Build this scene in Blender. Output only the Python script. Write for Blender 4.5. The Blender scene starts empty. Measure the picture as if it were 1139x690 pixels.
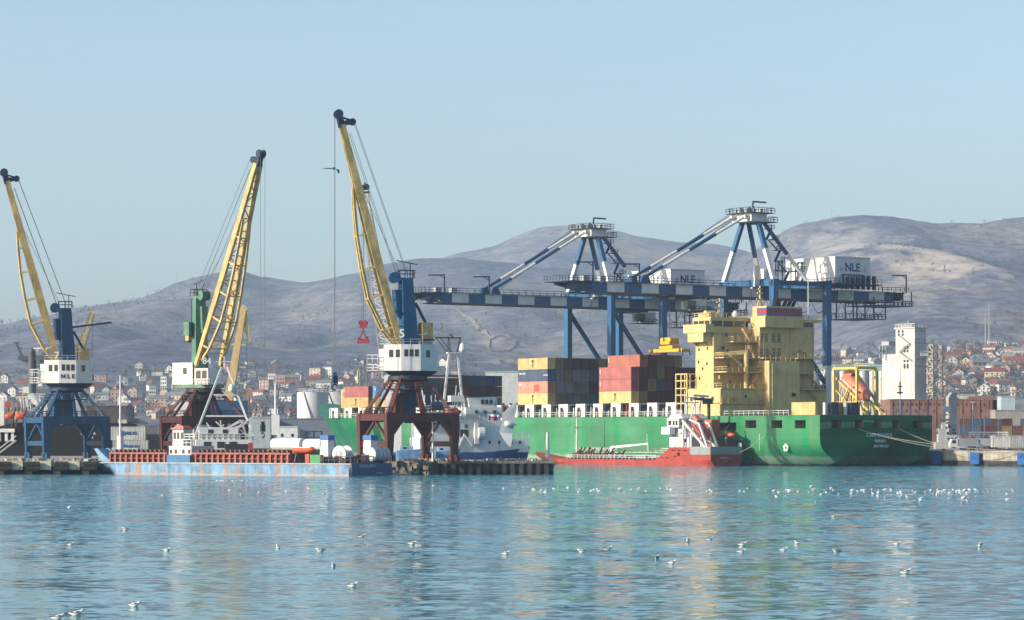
import bpy, bmesh, math, random
from mathutils import Vector, Matrix, noise

R = math.radians
rnd = random.Random(7)
S = bpy.context.scene
COL = S.collection

# ------------------------------------------------------------------ camera, sky, sun, exposure
F = 3300.0            # focal length in pixels of the 1139 px wide photograph
EYE = 6.0             # camera height over the water
HOR = 489.0           # image row of the horizon
cam_d = bpy.data.cameras.new('camera')
cam = bpy.data.objects.new('camera', cam_d)
COL.objects.link(cam)
cam_d.sensor_width = 36.0
cam_d.sensor_fit = 'HORIZONTAL'
cam_d.lens = 36.0 * F / 1139.0
cam_d.shift_y = (HOR - 345.0) / 1139.0
cam_d.clip_start = 1.0
cam_d.clip_end = 30000.0
cam.location = (0, 0, EYE)
cam.rotation_euler = (R(90), 0, 0)
S.camera = cam

SUN_DIR = Vector((-0.92, -0.39, 0.0)).normalized()
SUN_EL = R(21)
world = bpy.data.worlds.new('World')
S.world = world
world.use_nodes = True
wn = world.node_tree
for n in list(wn.nodes):
    wn.nodes.remove(n)
w_out = wn.nodes.new('ShaderNodeOutputWorld')
w_bg = wn.nodes.new('ShaderNodeBackground')
w_sky = wn.nodes.new('ShaderNodeTexSky')
w_sky.sky_type = 'NISHITA'
w_sky.sun_disc = False
w_sky.sun_elevation = SUN_EL
w_sky.sun_rotation = math.atan2(SUN_DIR.x, SUN_DIR.y)
w_sky.altitude = 0
w_sky.air_density = 1.0
w_sky.dust_density = 2.2
w_sky.ozone_density = 2.0
w_bg.inputs['Strength'].default_value = 0.138
wn.links.new(w_sky.outputs[0], w_bg.inputs['Color'])
wn.links.new(w_bg.outputs[0], w_out.inputs['Surface'])

sun_d = bpy.data.lights.new('sun', 'SUN')
sun_d.energy = 5.0
sun_d.angle = R(0.5)
sun_d.color = (1.0, 0.89, 0.74)
sun = bpy.data.objects.new('sun', sun_d)
COL.objects.link(sun)
sv = Vector((SUN_DIR.x * math.cos(SUN_EL), SUN_DIR.y * math.cos(SUN_EL), math.sin(SUN_EL)))
sun.rotation_euler = sv.to_track_quat('Z', 'Y').to_euler()
sun.location = (-200, -100, 300)

S.render.engine = 'CYCLES'
S.view_settings.view_transform = 'Standard'
S.view_settings.look = 'None'
S.view_settings.exposure = 0.62
S.view_settings.gamma = 1.0
S.view_settings.use_curve_mapping = False
S.cycles.use_denoising = True
S.cycles.max_bounces = 6
S.cycles.caustics_reflective = False
S.cycles.caustics_refractive = False
HAZE_D = 0.000092
HAZE_COL = (0.56, 0.78, 1.0)

# ------------------------------------------------------------------ helpers
def P(px, py, Y):
    return Vector(((px - 569.5) * Y / F, Y, EYE + (HOR - py) * Y / F))
def PX(px, Y):
    return (px - 569.5) * Y / F
def PZ(py, Y):
    return EYE + (HOR - py) * Y / F

class MB:
    """collects boxes, bars, tubes and prisms and links them as ONE mesh object"""
    def __init__(self):
        self.v = []; self.f = []
    def add(self, vs, fs):
        n = len(self.v)
        self.v += [tuple(p) for p in vs]
        self.f += [tuple(i + n for i in q) for q in fs]
        return self
    def box(self, x0, x1, y0, y1, z0, z1):
        vs = [(x0,y0,z0),(x1,y0,z0),(x1,y1,z0),(x0,y1,z0),(x0,y0,z1),(x1,y0,z1),(x1,y1,z1),(x0,y1,z1)]
        return self.add(vs, [(0,3,2,1),(4,5,6,7),(0,1,5,4),(1,2,6,5),(2,3,7,6),(3,0,4,7)])
    def cbox(self, c, s, rz=0.0):
        ca, sa = math.cos(rz), math.sin(rz)
        vs = []
        for dz in (-.5, .5):
            for dx, dy in ((-.5,-.5),(.5,-.5),(.5,.5),(-.5,.5)):
                x, y = dx*s[0], dy*s[1]
                vs.append((c[0]+x*ca-y*sa, c[1]+x*sa+y*ca, c[2]+dz*s[2]))
        return self.add(vs, [(0,3,2,1),(4,5,6,7),(0,1,5,4),(1,2,6,5),(2,3,7,6),(3,0,4,7)])
    def frame(self, a, b):
        a, b = Vector(a), Vector(b)
        d = (b - a).normalized()
        up = Vector((0,0,1)) if abs(d.z) < 0.95 else Vector((1,0,0))
        s = d.cross(up).normalized()
        return a, b, s, s.cross(d).normalized()
    def bar(self, a, b, w, h=None, w2=None, h2=None):
        h = w if h is None else h
        w2 = w if w2 is None else w2
        h2 = h if h2 is None else h2
        a, b, s, u = self.frame(a, b)
        vs = []
        for p, ww, hh in ((a, w, h), (b, w2, h2)):
            for i, j in ((-1,-1),(1,-1),(1,1),(-1,1)):
                vs.append(p + s*(i*ww/2) + u*(j*hh/2))
        return self.add(vs, [(3,2,1,0),(4,5,6,7),(0,1,5,4),(1,2,6,5),(2,3,7,6),(3,0,4,7)])
    def tube(self, a, b, r, r2=None, n=8, caps=True):
        r2 = r if r2 is None else r2
        a, b, s, u = self.frame(a, b)
        vs = []
        for p, rr in ((a, r), (b, r2)):
            for k in range(n):
                t = 2*math.pi*k/n
                vs.append(p + s*(rr*math.cos(t)) + u*(rr*math.sin(t)))
        fs = [(k, (k+1) % n, n+(k+1) % n, n+k) for k in range(n)]
        if caps:
            fs += [tuple(range(n-1, -1, -1)), tuple(range(n, 2*n))]
        return self.add(vs, fs)
    def path(self, pts, r, n=5):
        for a, b in zip(pts, pts[1:]):
            self.tube(a, b, r, n=n)
        return self
    def prism(self, pts, axis, d0, d1):
        """pts: 2-D outline in the two other axes, extruded along axis (0,1,2)"""
        def mk(p, d):
            q = list(p); q.insert(axis, d); return tuple(q)
        n = len(pts)
        vs = [mk(p, d0) for p in pts] + [mk(p, d1) for p in pts]
        fs = [tuple(range(n-1, -1, -1)), tuple(range(n, 2*n))]
        fs += [(k, (k+1) % n, n+(k+1) % n, n+k) for k in range(n)]
        return self.add(vs, fs)
    def lathe(self, c, prof, n=24):
        """prof: list of (radius, z)"""
        vs = []
        for r, z in prof:
            for k in range(n):
                t = 2*math.pi*k/n
                vs.append((c[0]+r*math.cos(t), c[1]+r*math.sin(t), c[2]+z))
        fs = []
        for i in range(len(prof)-1):
            for k in range(n):
                fs.append((i*n+k, i*n+(k+1) % n, (i+1)*n+(k+1) % n, (i+1)*n+k))
        fs.append(tuple(range(n-1, -1, -1)))
        m = (len(prof)-1)*n
        fs.append(tuple(range(m, m+n)))
        return self.add(vs, fs)
    def loft(self, rings, caps=True, closed=True):
        n = len(rings[0])
        vs = [p for r in rings for p in r]
        fs = []
        for i in range(len(rings)-1):
            for k in range(n if closed else n-1):
                fs.append((i*n+k, i*n+(k+1) % n, (i+1)*n+(k+1) % n, (i+1)*n+k))
        if caps:
            fs.append(tuple(range(n-1, -1, -1)))
            m = (len(rings)-1)*n
            fs.append(tuple(range(m, m+n)))
        return self.add(vs, fs)
    def rail(self, pts, h=1.1, r=0.045, step=2.2, mid=True):
        """hand rail with posts along a polyline of deck points"""
        for a, b in zip(pts, pts[1:]):
            a, b = Vector(a), Vector(b)
            L = (b-a).length
            if L < 0.05: continue
            u = Vector((0,0,h))
            self.bar(a+u, b+u, r*2)
            if mid:
                self.bar(a+u*0.52, b+u*0.52, r*1.5)
            k = max(1, int(round(L/step)))
            for i in range(k+1):
                p = a.lerp(b, i/k)
                self.bar(p, p+u, r*1.8)
        return self
    def truss(self, a0, a1, b0, b1, n, r, rb=None):
        """plane lattice between two chords a0-a1 and b0-b1"""
        a0, a1, b0, b1 = map(Vector, (a0, a1, b0, b1))
        rb = rb or r*0.6
        self.bar(a0, a1, r); self.bar(b0, b1, r)
        for i in range(n):
            t0, t1 = i/n, (i+1)/n
            self.bar(a0.lerp(a1, t0), b0.lerp(b1, t0), rb)
            if i % 2: self.bar(a0.lerp(a1, t0), b0.lerp(b1, t1), rb)
            else: self.bar(b0.lerp(b1, t0), a0.lerp(a1, t1), rb)
        self.bar(a1, b1, rb)
        return self
    def build(self, name, mat, parent=None, smooth=None):
        me = bpy.data.meshes.new(name)
        me.from_pydata(self.v, [], self.f)
        bm = bmesh.new(); bm.from_mesh(me)
        bmesh.ops.recalc_face_normals(bm, faces=bm.faces)
        bm.to_mesh(me); bm.free()
        for m in (mat if isinstance(mat, (list, tuple)) else [mat]):
            me.materials.append(m)
        if smooth is not None:
            for p in me.polygons: p.use_smooth = True
            me.set_sharp_from_angle(angle=R(smooth))
        o = bpy.data.objects.new(name, me)
        COL.objects.link(o)
        if parent is not None: o.parent = parent
        return o

def tag(o, label=None, cat=None, group=None, kind=None):
    if label: o['label'] = label
    if cat: o['category'] = cat
    if group: o['group'] = group
    if kind: o['kind'] = kind
    return o
def thing(name, label, cat, loc=(0,0,0), rz=0.0, group=None):
    o = bpy.data.objects.new(name, None)
    COL.objects.link(o)
    o.location = loc; o.rotation_euler = (0, 0, rz)
    o.empty_display_size = 1.0
    return tag(o, label, cat, group)
def kids(o):
    return [c for c in COL.objects if c.parent == o]
def copy_tree(o, label=None, group=None, loc=None, rz=None, scale=None):
    c = o.copy(); COL.objects.link(c)
    def rec(src, dst):
        for ch in list(src.children):
            d = ch.copy(); COL.objects.link(d); d.parent = dst
            rec(ch, d)
    rec(o, c)
    if label: c['label'] = label
    if group: c['group'] = group
    if loc is not None: c.location = loc
    if rz is not None: c.rotation_euler = (0, 0, rz)
    if scale is not None: c.scale = scale
    return c

def letter(text, size, mat, parent, loc, rot, depth=0.02, align='CENTER', name='lettering', sx=1.0, bold=0.0):
    cu = bpy.data.curves.new('txt', 'FONT')
    cu.body = text; cu.size = size; cu.extrude = depth
    cu.align_x = align; cu.align_y = 'CENTER'; cu.offset = bold
    cu.resolution_u = 3
    t = bpy.data.objects.new('txt', cu); COL.objects.link(t)
    dg = bpy.context.evaluated_depsgraph_get()
    me = bpy.data.meshes.new_from_object(t.evaluated_get(dg))
    bpy.data.objects.remove(t); bpy.data.curves.remove(cu)
    me.name = name
    me.transform(Matrix.Diagonal((sx, 1, 1, 1)))
    me.materials.clear(); me.materials.append(mat)
    o = bpy.data.objects.new(name, me); COL.objects.link(o)
    o.parent = parent; o.location = loc; o.rotation_euler = rot
    return o

# ------------------------------------------------------------------ materials
MATS = {}
ALB = 0.74
def nodes(mat):
    mat.use_nodes = True
    nt = mat.node_tree
    b = nt.nodes.get('Principled BSDF')
    return nt, b
def paint(name, col, rough=0.55, wear=0.12, rust=0.0, scale=0.6, metal=0.0, streak=1.0, stain=(0.16, 0.07, 0.03), spec=0.4, corr=None):
    """painted or weathered surface: patchy fade, vertical streaks, rust"""
    if name in MATS: return MATS[name]
    col = tuple(ALB*q for q in col)
    m = bpy.data.materials.new(name)
    nt, b = nodes(m)
    N = nt.nodes.new; L = nt.links.new
    tc = N('ShaderNodeTexCoord')
    n1 = N('ShaderNodeTexNoise'); n1.inputs['Scale'].default_value = scale; n1.inputs['Detail'].default_value = 6
    n1.inputs['Roughness'].default_value = 0.65
    L(tc.outputs['Object'], n1.inputs['Vector'])
    mp = N('ShaderNodeMapping'); mp.inputs['Scale'].default_value = (1.6, 1.6, 0.10)
    L(tc.outputs['Object'], mp.inputs['Vector'])
    n2 = N('ShaderNodeTexNoise'); n2.inputs['Scale'].default_value = 1.1; n2.inputs['Detail'].default_value = 5
    L(mp.outputs[0], n2.inputs['Vector'])
    hsv = N('ShaderNodeHueSaturation'); hsv.inputs['Color'].default_value = (*col, 1)
    mr = N('ShaderNodeMapRange'); mr.inputs['To Min'].default_value = 1-wear*1.6; mr.inputs['To Max'].default_value = 1+wear*1.3
    mr.inputs['From Min'].default_value = 0.3; mr.inputs['From Max'].default_value = 0.7
    L(n1.outputs['Fac'], mr.inputs['Value']); L(mr.outputs[0], hsv.inputs['Value'])
    mr2 = N('ShaderNodeMapRange'); mr2.inputs['To Min'].default_value = 1-wear*0.8*streak; mr2.inputs['To Max'].default_value = 1.0+wear*0.4
    mr2.inputs['From Min'].default_value = 0.35; mr2.inputs['From Max'].default_value = 0.62
    L(n2.outputs['Fac'], mr2.inputs['Value'])
    mul = N('ShaderNodeMix'); mul.data_type = 'RGBA'; mul.blend_type = 'MULTIPLY'; mul.inputs[0].default_value = 1
    L(hsv.outputs[0], mul.inputs[6]); L(mr2.outputs[0], mul.inputs[7])
    last = mul.outputs[2]
    if rust > 0:
        n3 = N('ShaderNodeTexNoise'); n3.inputs['Scale'].default_value = 0.45; n3.inputs['Detail'].default_value = 8; n3.inputs['Roughness'].default_value = 0.7
        mp3 = N('ShaderNodeMapping'); mp3.inputs['Scale'].default_value = (1.5, 1.5, 0.35); mp3.inputs['Location'].default_value = (3.1, 7.7, 1.3)
        L(tc.outputs['Object'], mp3.inputs['Vector']); L(mp3.outputs[0], n3.inputs['Vector'])
        cr = N('ShaderNodeMapRange'); cr.inputs['From Min'].default_value = 0.70-rust*0.3; cr.inputs['From Max'].default_value = 0.80-rust*0.3
        L(n3.outputs['Fac'], cr.inputs['Value'])
        mx = N('ShaderNodeMix'); mx.data_type = 'RGBA'; mx.inputs[7].default_value = (*stain, 1)
        L(cr.outputs[0], mx.inputs[0]); L(last, mx.inputs[6]); last = mx.outputs[2]
    L(last, b.inputs['Base Color'])
    b.inputs['Roughness'].default_value = rough
    b.inputs['Metallic'].default_value = metal
    b.inputs['Specular IOR Level'].default_value = spec
    if corr:   # pressed corrugation: axis, wavelength
        wv = N('ShaderNodeTexWave'); wv.wave_type = 'BANDS'; wv.bands_direction = corr[0]; wv.inputs['Scale'].default_value = 0.314/corr[1]*1.0
        L(tc.outputs['Object'], wv.inputs['Vector'])
        bp = N('ShaderNodeBump'); bp.inputs['Strength'].default_value = 0.5; bp.inputs['Distance'].default_value = 0.05
        L(wv.outputs['Fac'], bp.inputs['Height']); L(bp.outputs[0], b.inputs['Normal'])
    MATS[name] = m
    return m
def glass(name='dark_glass', col=(0.02, 0.03, 0.04)):
    if name in MATS: return MATS[name]
    m = bpy.data.materials.new(name); nt, b = nodes(m)
    b.inputs['Base Color'].default_value = (*col, 1); b.inputs['Roughness'].default_value = 0.08
    MATS[name] = m
    return m

W = paint('white_paint', (0.78, 0.78, 0.76), wear=0.07, rust=0.08)
WD = paint('white_worn', (0.72, 0.71, 0.67), wear=0.12, rust=0.28)
GREY = paint('grey_paint', (0.42, 0.44, 0.46), wear=0.1)
DARK = paint('dark_steel', (0.03, 0.033, 0.038), wear=0.2, rust=0.15)
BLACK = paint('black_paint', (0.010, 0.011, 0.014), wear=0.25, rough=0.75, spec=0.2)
NAVY = paint('navy_steel', (0.012, 0.03, 0.075), wear=0.15)
BLUE = paint('crane_blue', (0.008, 0.068, 0.18), wear=0.12, rust=0.05)
BLUE7 = paint('faded_blue', (0.009, 0.07, 0.17), wear=0.16, rust=0.1)
RED = paint('oxide_red', (0.115, 0.026, 0.022), wear=0.22, rust=0.2, stain=(0.07, 0.03, 0.02))
MAROON = paint('maroon_paint', (0.07, 0.014, 0.015), wear=0.22, rust=0.2, stain=(0.05, 0.02, 0.015))
GREENC = paint('crane_green', (0.10, 0.24, 0.16), wear=0.18, rust=0.15)
YEL = paint('crane_yellow', (0.62, 0.44, 0.17), wear=0.24, rust=0.24, stain=(.26, .15, .07))
YELS = paint('cream_yellow', (0.72, 0.535, 0.235), wear=0.12, rust=0.12, scale=0.25, stain=(.50, .33, .13))
YELB = paint('bright_yellow', (0.80, 0.45, 0.02), wear=0.12, rust=0.12)
ORANGE = paint('lifeboat_orange', (0.72, 0.10, 0.025), wear=0.12)
SALMON = paint('faded_orange', (0.62, 0.20, 0.12), wear=0.12)
GLASS = glass()
ROPE = paint('pale_rope', (0.42, 0.38, 0.30), wear=0.1)
CABLE = paint('steel_cable', (0.10, 0.11, 0.13), wear=0.1)
CONC = paint('weathered_concrete', (0.40, 0.36, 0.30), rough=0.9, wear=0.3, rust=0.25, stain=(0.10, 0.085, 0.07), scale=0.35)
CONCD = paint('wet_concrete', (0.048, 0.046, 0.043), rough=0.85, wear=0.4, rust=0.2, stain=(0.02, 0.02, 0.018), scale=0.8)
TYRE = paint('tyre_rubber', (0.016, 0.016, 0.017), rough=0.9, wear=0.2)

# ------------------------------------------------------------------ water
def water_material():
    m = bpy.data.materials.new('sea_water'); nt, b = nodes(m)
    N = nt.nodes.new; L = nt.links.new
    geo = N('ShaderNodeNewGeometry')
    def slope(scale, k, detail, stretch, off):
        mp = N('ShaderNodeMapping'); mp.inputs['Scale'].default_value = stretch; mp.inputs['Location'].default_value = off
        L(geo.outputs['Position'], mp.inputs['Vector'])
        n = N('ShaderNodeTexNoise'); n.inputs['Scale'].default_value = scale; n.inputs['Detail'].default_value = detail
        n.inputs['Roughness'].default_value = 0.6
        L(mp.outputs[0], n.inputs['Vector'])
        s = N('ShaderNodeVectorMath'); s.operation = 'SUBTRACT'; s.inputs[1].default_value = (0.5, 0.5, 0.5)
        L(n.outputs['Color'], s.inputs[0])
        q = N('ShaderNodeVectorMath'); q.operation = 'MULTIPLY'; q.inputs[1].default_value = (k, k, 0)
        L(s.outputs[0], q.inputs[0])
        return q.outputs[0]
    a = slope(0.38, WAT[0], 2.0, (0.6, 1.0, 1), (0, 0, 0))
    c = slope(1.5, WAT[1], 3.0, (0.55, 1.0, 1), (31, 17, 3))
    add = N('ShaderNodeVectorMath'); add.operation = 'ADD'
    L(a, add.inputs[0]); L(c, add.inputs[1])
    # wind patches and slicks: wide bands where the ripples are weaker or stronger
    mp = N('ShaderNodeMapping'); mp.inputs['Scale'].default_value = (0.012, 0.06, 1)
    L(geo.outputs['Position'], mp.inputs['Vector'])
    pn = N('ShaderNodeTexNoise'); pn.inputs['Scale'].default_value = 1.0; pn.inputs['Detail'].default_value = 4
    L(mp.outputs[0], pn.inputs['Vector'])
    pr = N('ShaderNodeMapRange'); pr.inputs['From Min'].default_value = 0.36; pr.inputs['From Max'].default_value = 0.64
    pr.inputs['To Min'].default_value = 0.6; pr.inputs['To Max'].default_value = 1.25
    L(pn.outputs['Fac'], pr.inputs['Value'])
    # the breeze freshens away from the sheltered near shore
    sy = N('ShaderNodeSeparateXYZ'); L(geo.outputs['Position'], sy.inputs[0])
    wy = N('ShaderNodeMapRange'); wy.inputs['From Min'].default_value = 120; wy.inputs['From Max'].default_value = 260
    wy.inputs['To Min'].default_value = 0.34; wy.inputs['To Max'].default_value = 2.0; L(sy.outputs['Y'], wy.inputs['Value'])
    wm = N('ShaderNodeMath'); wm.operation = 'MULTIPLY'; L(pr.outputs[0], wm.inputs[0]); L(wy.outputs[0], wm.inputs[1])
    sc = N('ShaderNodeVectorMath'); sc.operation = 'SCALE'
    L(add.outputs[0], sc.inputs[0]); L(wm.outputs[0], sc.inputs['Scale'])
    up = N('ShaderNodeVectorMath'); up.operation = 'ADD'; up.inputs[1].default_value = (0, 0, 1)
    L(sc.outputs[0], up.inputs[0])
    nm = N('ShaderNodeVectorMath'); nm.operation = 'NORMALIZE'
    L(up.outputs[0], nm.inputs[0]); L(nm.outputs[0], b.inputs['Normal'])
    b.inputs['Base Color'].default_value = (*WATCOL, 1)
    b.inputs['Roughness'].default_value = 0.06
    b.inputs['IOR'].default_value = 1.33
    return m
WAT = (0.34, 0.85)
WATCOL = (0.005, 0.18, 0.25)
def build_water():
    """one sheet of real wind waves: finer near the viewer's shore, coarser out to the far quay"""
    import numpy as np
    rg_ = np.random.RandomState(11)
    ys = [34.0]
    while ys[-1] < 720: ys.append(ys[-1]*(1+0.0019))
    ys = np.array(ys); nx = 1040
    us = np.linspace(-1, 1, nx)
    X = us[None, :]*(ys[:, None]*0.215+34); Y = np.repeat(ys[:, None], nx, 1)
    Z = np.zeros_like(X)
    main = math.radians(-62)           # the breeze comes in from the side
    for k in range(70):
        lam = 0.32*(3.6/0.32)**rg_.rand()
        th = main+rg_.normal(0, 0.55)
        kk = 2*math.pi/lam
        amp = WAVE*0.0118*lam**0.6
        fade = np.clip((lam/(Y*0.0019)-1.0)/2.0, 0.0, 1.0)
        Z += amp*fade*np.sin(kk*(X*math.cos(th)+Y*math.sin(th))+rg_.rand()*6.28)
    # gusts: broad patches of livelier and calmer water
    G = np.zeros_like(X)
    for k in range(14):
        l1 = 25+90*rg_.rand(); l2 = 9+26*rg_.rand()
        G += np.sin(X*2*math.pi/l1*rg_.choice([-1, 1])+Y*2*math.pi/l2+rg_.rand()*6.28)
    Z *= np.clip(0.95+0.16*G, 0.35, 1.6)
    Z *= np.clip((1-np.abs(us))[None, :]*14, 0, 1)*np.clip((Y-34)/8, 0, 1)*np.clip((720-Y)/40, 0, 1)
    me = bpy.data.meshes.new('water')
    ny = len(ys); n = ny*nx
    co = np.stack([X, Y, Z], -1).reshape(-1).astype(np.float32)
    i = (np.arange(ny-1)[:, None]*nx+np.arange(nx-1)[None, :]).reshape(-1)
    q = np.stack([i, i+1, i+nx+1, i+nx], -1).reshape(-1).astype(np.int32)
    nf = len(i)
    # the rest of the harbour: a flat skirt round the rippled part
    x0, x1 = float(X[0, -1]), float(X[-1, -1]); y0, y1 = float(ys[0]), float(ys[-1])
    big = np.array([-4000, -60, 0, 4000, -60, 0, 4000, y0, 0, x0, y0, 0, -x0, y0, 0, -4000, y0, 0, -4000, y1, 0, -x1, y1, 0, x1, y1, 0, 4000, y1, 0, 4000, 1300, 0, -4000, 1300, 0], np.float32)
    skirt = [(0, 1, 2, 5), (5, 4, 7, 6), (3, 2, 9, 8), (6, 9, 10, 11)]
    co = np.concatenate([co, big]); q = np.concatenate([q]+[np.array(f, np.int32)+n for f in skirt])
    me.vertices.add(n+12); me.vertices.foreach_set('co', co)
    me.loops.add(len(q)); me.loops.foreach_set('vertex_index', q)
    me.polygons.add(nf+4); me.polygons.foreach_set('loop_start', np.arange(0, 4*(nf+4), 4, dtype=np.int32))
    me.polygons.foreach_set('loop_total', np.full(nf+4, 4, np.int32))
    me.polygons.foreach_set('use_smooth', np.ones(nf+4, bool))
    me.update(calc_edges=True); me.validate()
    me.materials.append(water_material())
    o = bpy.data.objects.new('water', me); COL.objects.link(o); return o
WAVE = 0.095
water = build_water()
tag(water, 'rippled blue green harbour water', 'water', kind='structure')

# ------------------------------------------------------------------ hills
def interp(pts, x):
    if x <= pts[0][0]: return pts[0][1]
    for (x0, y0), (x1, y1) in zip(pts, pts[1:]):
        if x <= x1:
            t = (x-x0)/(x1-x0); t = t*t*(3-2*t)*0.4 + t*0.6
            return y0+(y1-y0)*t
    return pts[-1][1]
RIDGES = [
    (6600.0, [(-400,420),(300,345),(430,312),(480,294),(520,280),(545,274),(575,262),(605,252),(630,250),(650,251),(690,259),(720,265),(745,267),(790,272),(840,282),(900,290),(1500,300)]),
    (5200.0, [(-500,420),(-100,386),(0,371),(60,352),(100,341),(160,331),(200,315),(228,308),(250,305),(270,306),(290,312),(330,317),(345,316),(365,312),(400,304),(435,296),(480,290),(510,288),(560,292),(640,300),(720,320),(820,345),(1500,380)]),
    (4500.0, [(-500,470),(500,420),(640,372),(720,340),(770,320),(800,303),(830,284),(860,265),(880,255),(905,249),(930,244),(960,240),(988,240),(1018,247),(1042,250),(1080,247),(1115,245),(1150,243),(1300,262),(1600,330)]),
]
Y_FOOT = 1030.0
def crest(k, x):
    Yc, pts = RIDGES[k]
    px = 569.5 + x*F/Yc
    return EYE + (HOR-interp(pts, px))*Yc/F
def hill_z(x, y):
    z = 0.0
    for k, (Yc, _) in enumerate(RIDGES):
        hc = crest(k, x)
        if y <= Yc:
            t = max(0.0, (y-Y_FOOT)/(Yc-Y_FOOT))
            p = 1.72
            f = t**p
            gul = noise.fractal(Vector((x*0.0021+k*9, y*0.0007, k*3.3)), 1.0, 2.1, 5)
            g2 = noise.noise(Vector((x*0.0062+k*5, y*0.0011, k*7.7)))
            f *= 1.0 + (0.20*gul-0.10*(1-abs(g2))**3+0.04)*math.sin(min(1.0, t*1.02)*math.pi)
        else:
            f = max(0.0, 1.0-((y-Yc)/2600.0)**1.5*0.6)
        z = max(z, hc*f)
    if y > Y_FOOT:
        n = noise.fractal(Vector((x*0.006, y*0.004, 1.7)), 1.0, 2.0, 5)
        z += n*min(10.0, (y-Y_FOOT)*0.004)
    return max(z, 0.0)+2.6
def on_hill(px, py):
    y = 1100.0
    while y < 6500:
        x = PX(px, y)
        if hill_z(x, y) >= PZ(py, y): return (x, y)
        y += 12.0
    return (PX(px, 6400), 6400)
def build_hills():
    nx, ny = 230, 250
    xs = [-1700+3400*i/nx for i in range(nx+1)]
    ys = [930+6700*((j/ny)**1.25) for j in range(ny+1)]
    vs = [(x, y, hill_z(x, y)) for y in ys for x in xs]
    fs = [(j*(nx+1)+i, j*(nx+1)+i+1, (j+1)*(nx+1)+i+1, (j+1)*(nx+1)+i) for j in range(ny) for i in range(nx)]
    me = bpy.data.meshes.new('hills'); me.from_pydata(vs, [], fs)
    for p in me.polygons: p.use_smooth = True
    m = bpy.data.materials.new('haze_tinted_slope'); nt, b = nodes(m)
    N = nt.nodes.new; L = nt.links.new
    geo = N('ShaderNodeNewGeometry')
    def nz(scale, st, det=6):
        mp = N('ShaderNodeMapping'); mp.inputs['Scale'].default_value = st
        L(geo.outputs['Position'], mp.inputs['Vector'])
        n = N('ShaderNodeTexNoise'); n.inputs['Scale'].default_value = scale; n.inputs['Detail'].default_value = det; n.inputs['Roughness'].default_value = 0.62
        L(mp.outputs[0], n.inputs['Vector']); return n.outputs['Fac']
    def ramp(v, pts):
        r = N('ShaderNodeValToRGB')
        e = r.color_ramp.elements
        e[0].position, e[0].color = pts[0][0], (*pts[0][1], 1)
        e[1].position, e[1].color = pts[1][0], (*pts[1][1], 1)
        for p_, c_ in pts[2:]:
            q = e.new(p_); q.color = (*c_, 1)
        L(v, r.inputs['Fac']); return r.outputs['Color']
    base = ramp(nz(0.0032, (1, 0.45, 1)), [(0.40, (0.082, 0.094, 0.135)), (0.50, (0.118, 0.126, 0.168)), (0.60, (0.18, 0.17, 0.178))])  # blue-grey ramp paints distance haze into the slope colour
    fine = ramp(nz(0.05, (1, 0.6, 1.2), 8), [(0.36, (0.62, 0.62, 0.64)), (0.62, (1.32, 1.28, 1.2))])
    mul = N('ShaderNodeMix'); mul.data_type = 'RGBA'; mul.blend_type = 'MULTIPLY'; mul.inputs[0].default_value = 1
    L(base, mul.inputs[6]); L(fine, mul.inputs[7])
    # pale quarry faces and clearings: bounded patches broken up by noise
    def patch(cx, cy, rx, ry, thr, soft, col, prev, nsc=0.006, nst=(1, 0.5, 1)):
        mp = N('ShaderNodeMapping'); mp.vector_type = 'TEXTURE'
        mp.inputs['Location'].default_value = (cx, cy, 0); mp.inputs['Scale'].default_value = (rx, ry, 100000)
        L(geo.outputs['Position'], mp.inputs['Vector'])
        ln = N('ShaderNodeVectorMath'); ln.operation = 'LENGTH'; L(mp.outputs[0], ln.inputs[0])
        nn = nz(nsc, nst, 7)
        s1 = N('ShaderNodeMath'); s1.operation = 'MULTIPLY_ADD'; s1.inputs[1].default_value = 2.4
        L(nn, s1.inputs[0])
        s2 = N('ShaderNodeMath'); s2.operation = 'SUBTRACT'
        L(ln.outputs['Value'], s2.inputs[1]); s2.inputs[0].default_value = 0.0
        L(s2.outputs[0], s1.inputs[2])
        mr = N('ShaderNodeMapRange'); mr.inputs['From Min'].default_value = thr; mr.inputs['From Max'].default_value = thr+soft
        L(s1.outputs[0], mr.inputs['Value'])
        mx = N('ShaderNodeMix'); mx.data_type = 'RGBA'; mx.inputs[7].default_value = (*col, 1)
        L(mr.outputs[0], mx.inputs[0]); L(prev, mx.inputs[6]); return mx.outputs[2]
    c = mul.outputs[2]
    qx, qy = on_hill(935, 276); c = patch(qx, qy, 100, 420, 0.42, 0.7, (0.32, 0.31, 0.30), c, 0.03, (1, 0.35, 1))
    qx, qy = on_hill(1035, 283); c = patch(qx, qy, 70, 560, 0.36, 0.6, (0.44, 0.37, 0.30), c, 0.02, (1, 0.3, 1)); qx, qy = on_hill(1010, 300); c = patch(qx, qy, 66, 480, 0.48, 0.6, (0.44, 0.37, 0.30), c, 0.02, (1, 0.3, 1))
    qx, qy = on_hill(985, 325); c = patch(qx, qy, 60, 420, 0.55, 0.4, (0.26, 0.235, 0.21), c, 0.03, (1, 0.2, 1))
    c = patch(PX(560, 3000), 3050, 60, 240, 0.55, 0.35, (0.32, 0.29, 0.25), c, 0.03, (1, 0.3, 1))
    c = patch(PX(300, 3600), 3500, 420, 500, 0.85, 0.3, (0.24, 0.20, 0.16), c, 0.008, (1, 0.18, 1))
    c = patch(PX(720, 6000), 6000, 260, 420, 0.75, 0.4, (0.22, 0.17, 0.13), c, 0.006, (1, 0.4, 1))
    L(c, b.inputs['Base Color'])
    b.inputs['Roughness'].default_value = 1.0; b.inputs['Specular IOR Level'].default_value = 0.0
    bp = N('ShaderNodeBump'); bp.inputs['Strength'].default_value = 0.9; bp.inputs['Distance'].default_value = 9.0
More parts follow.
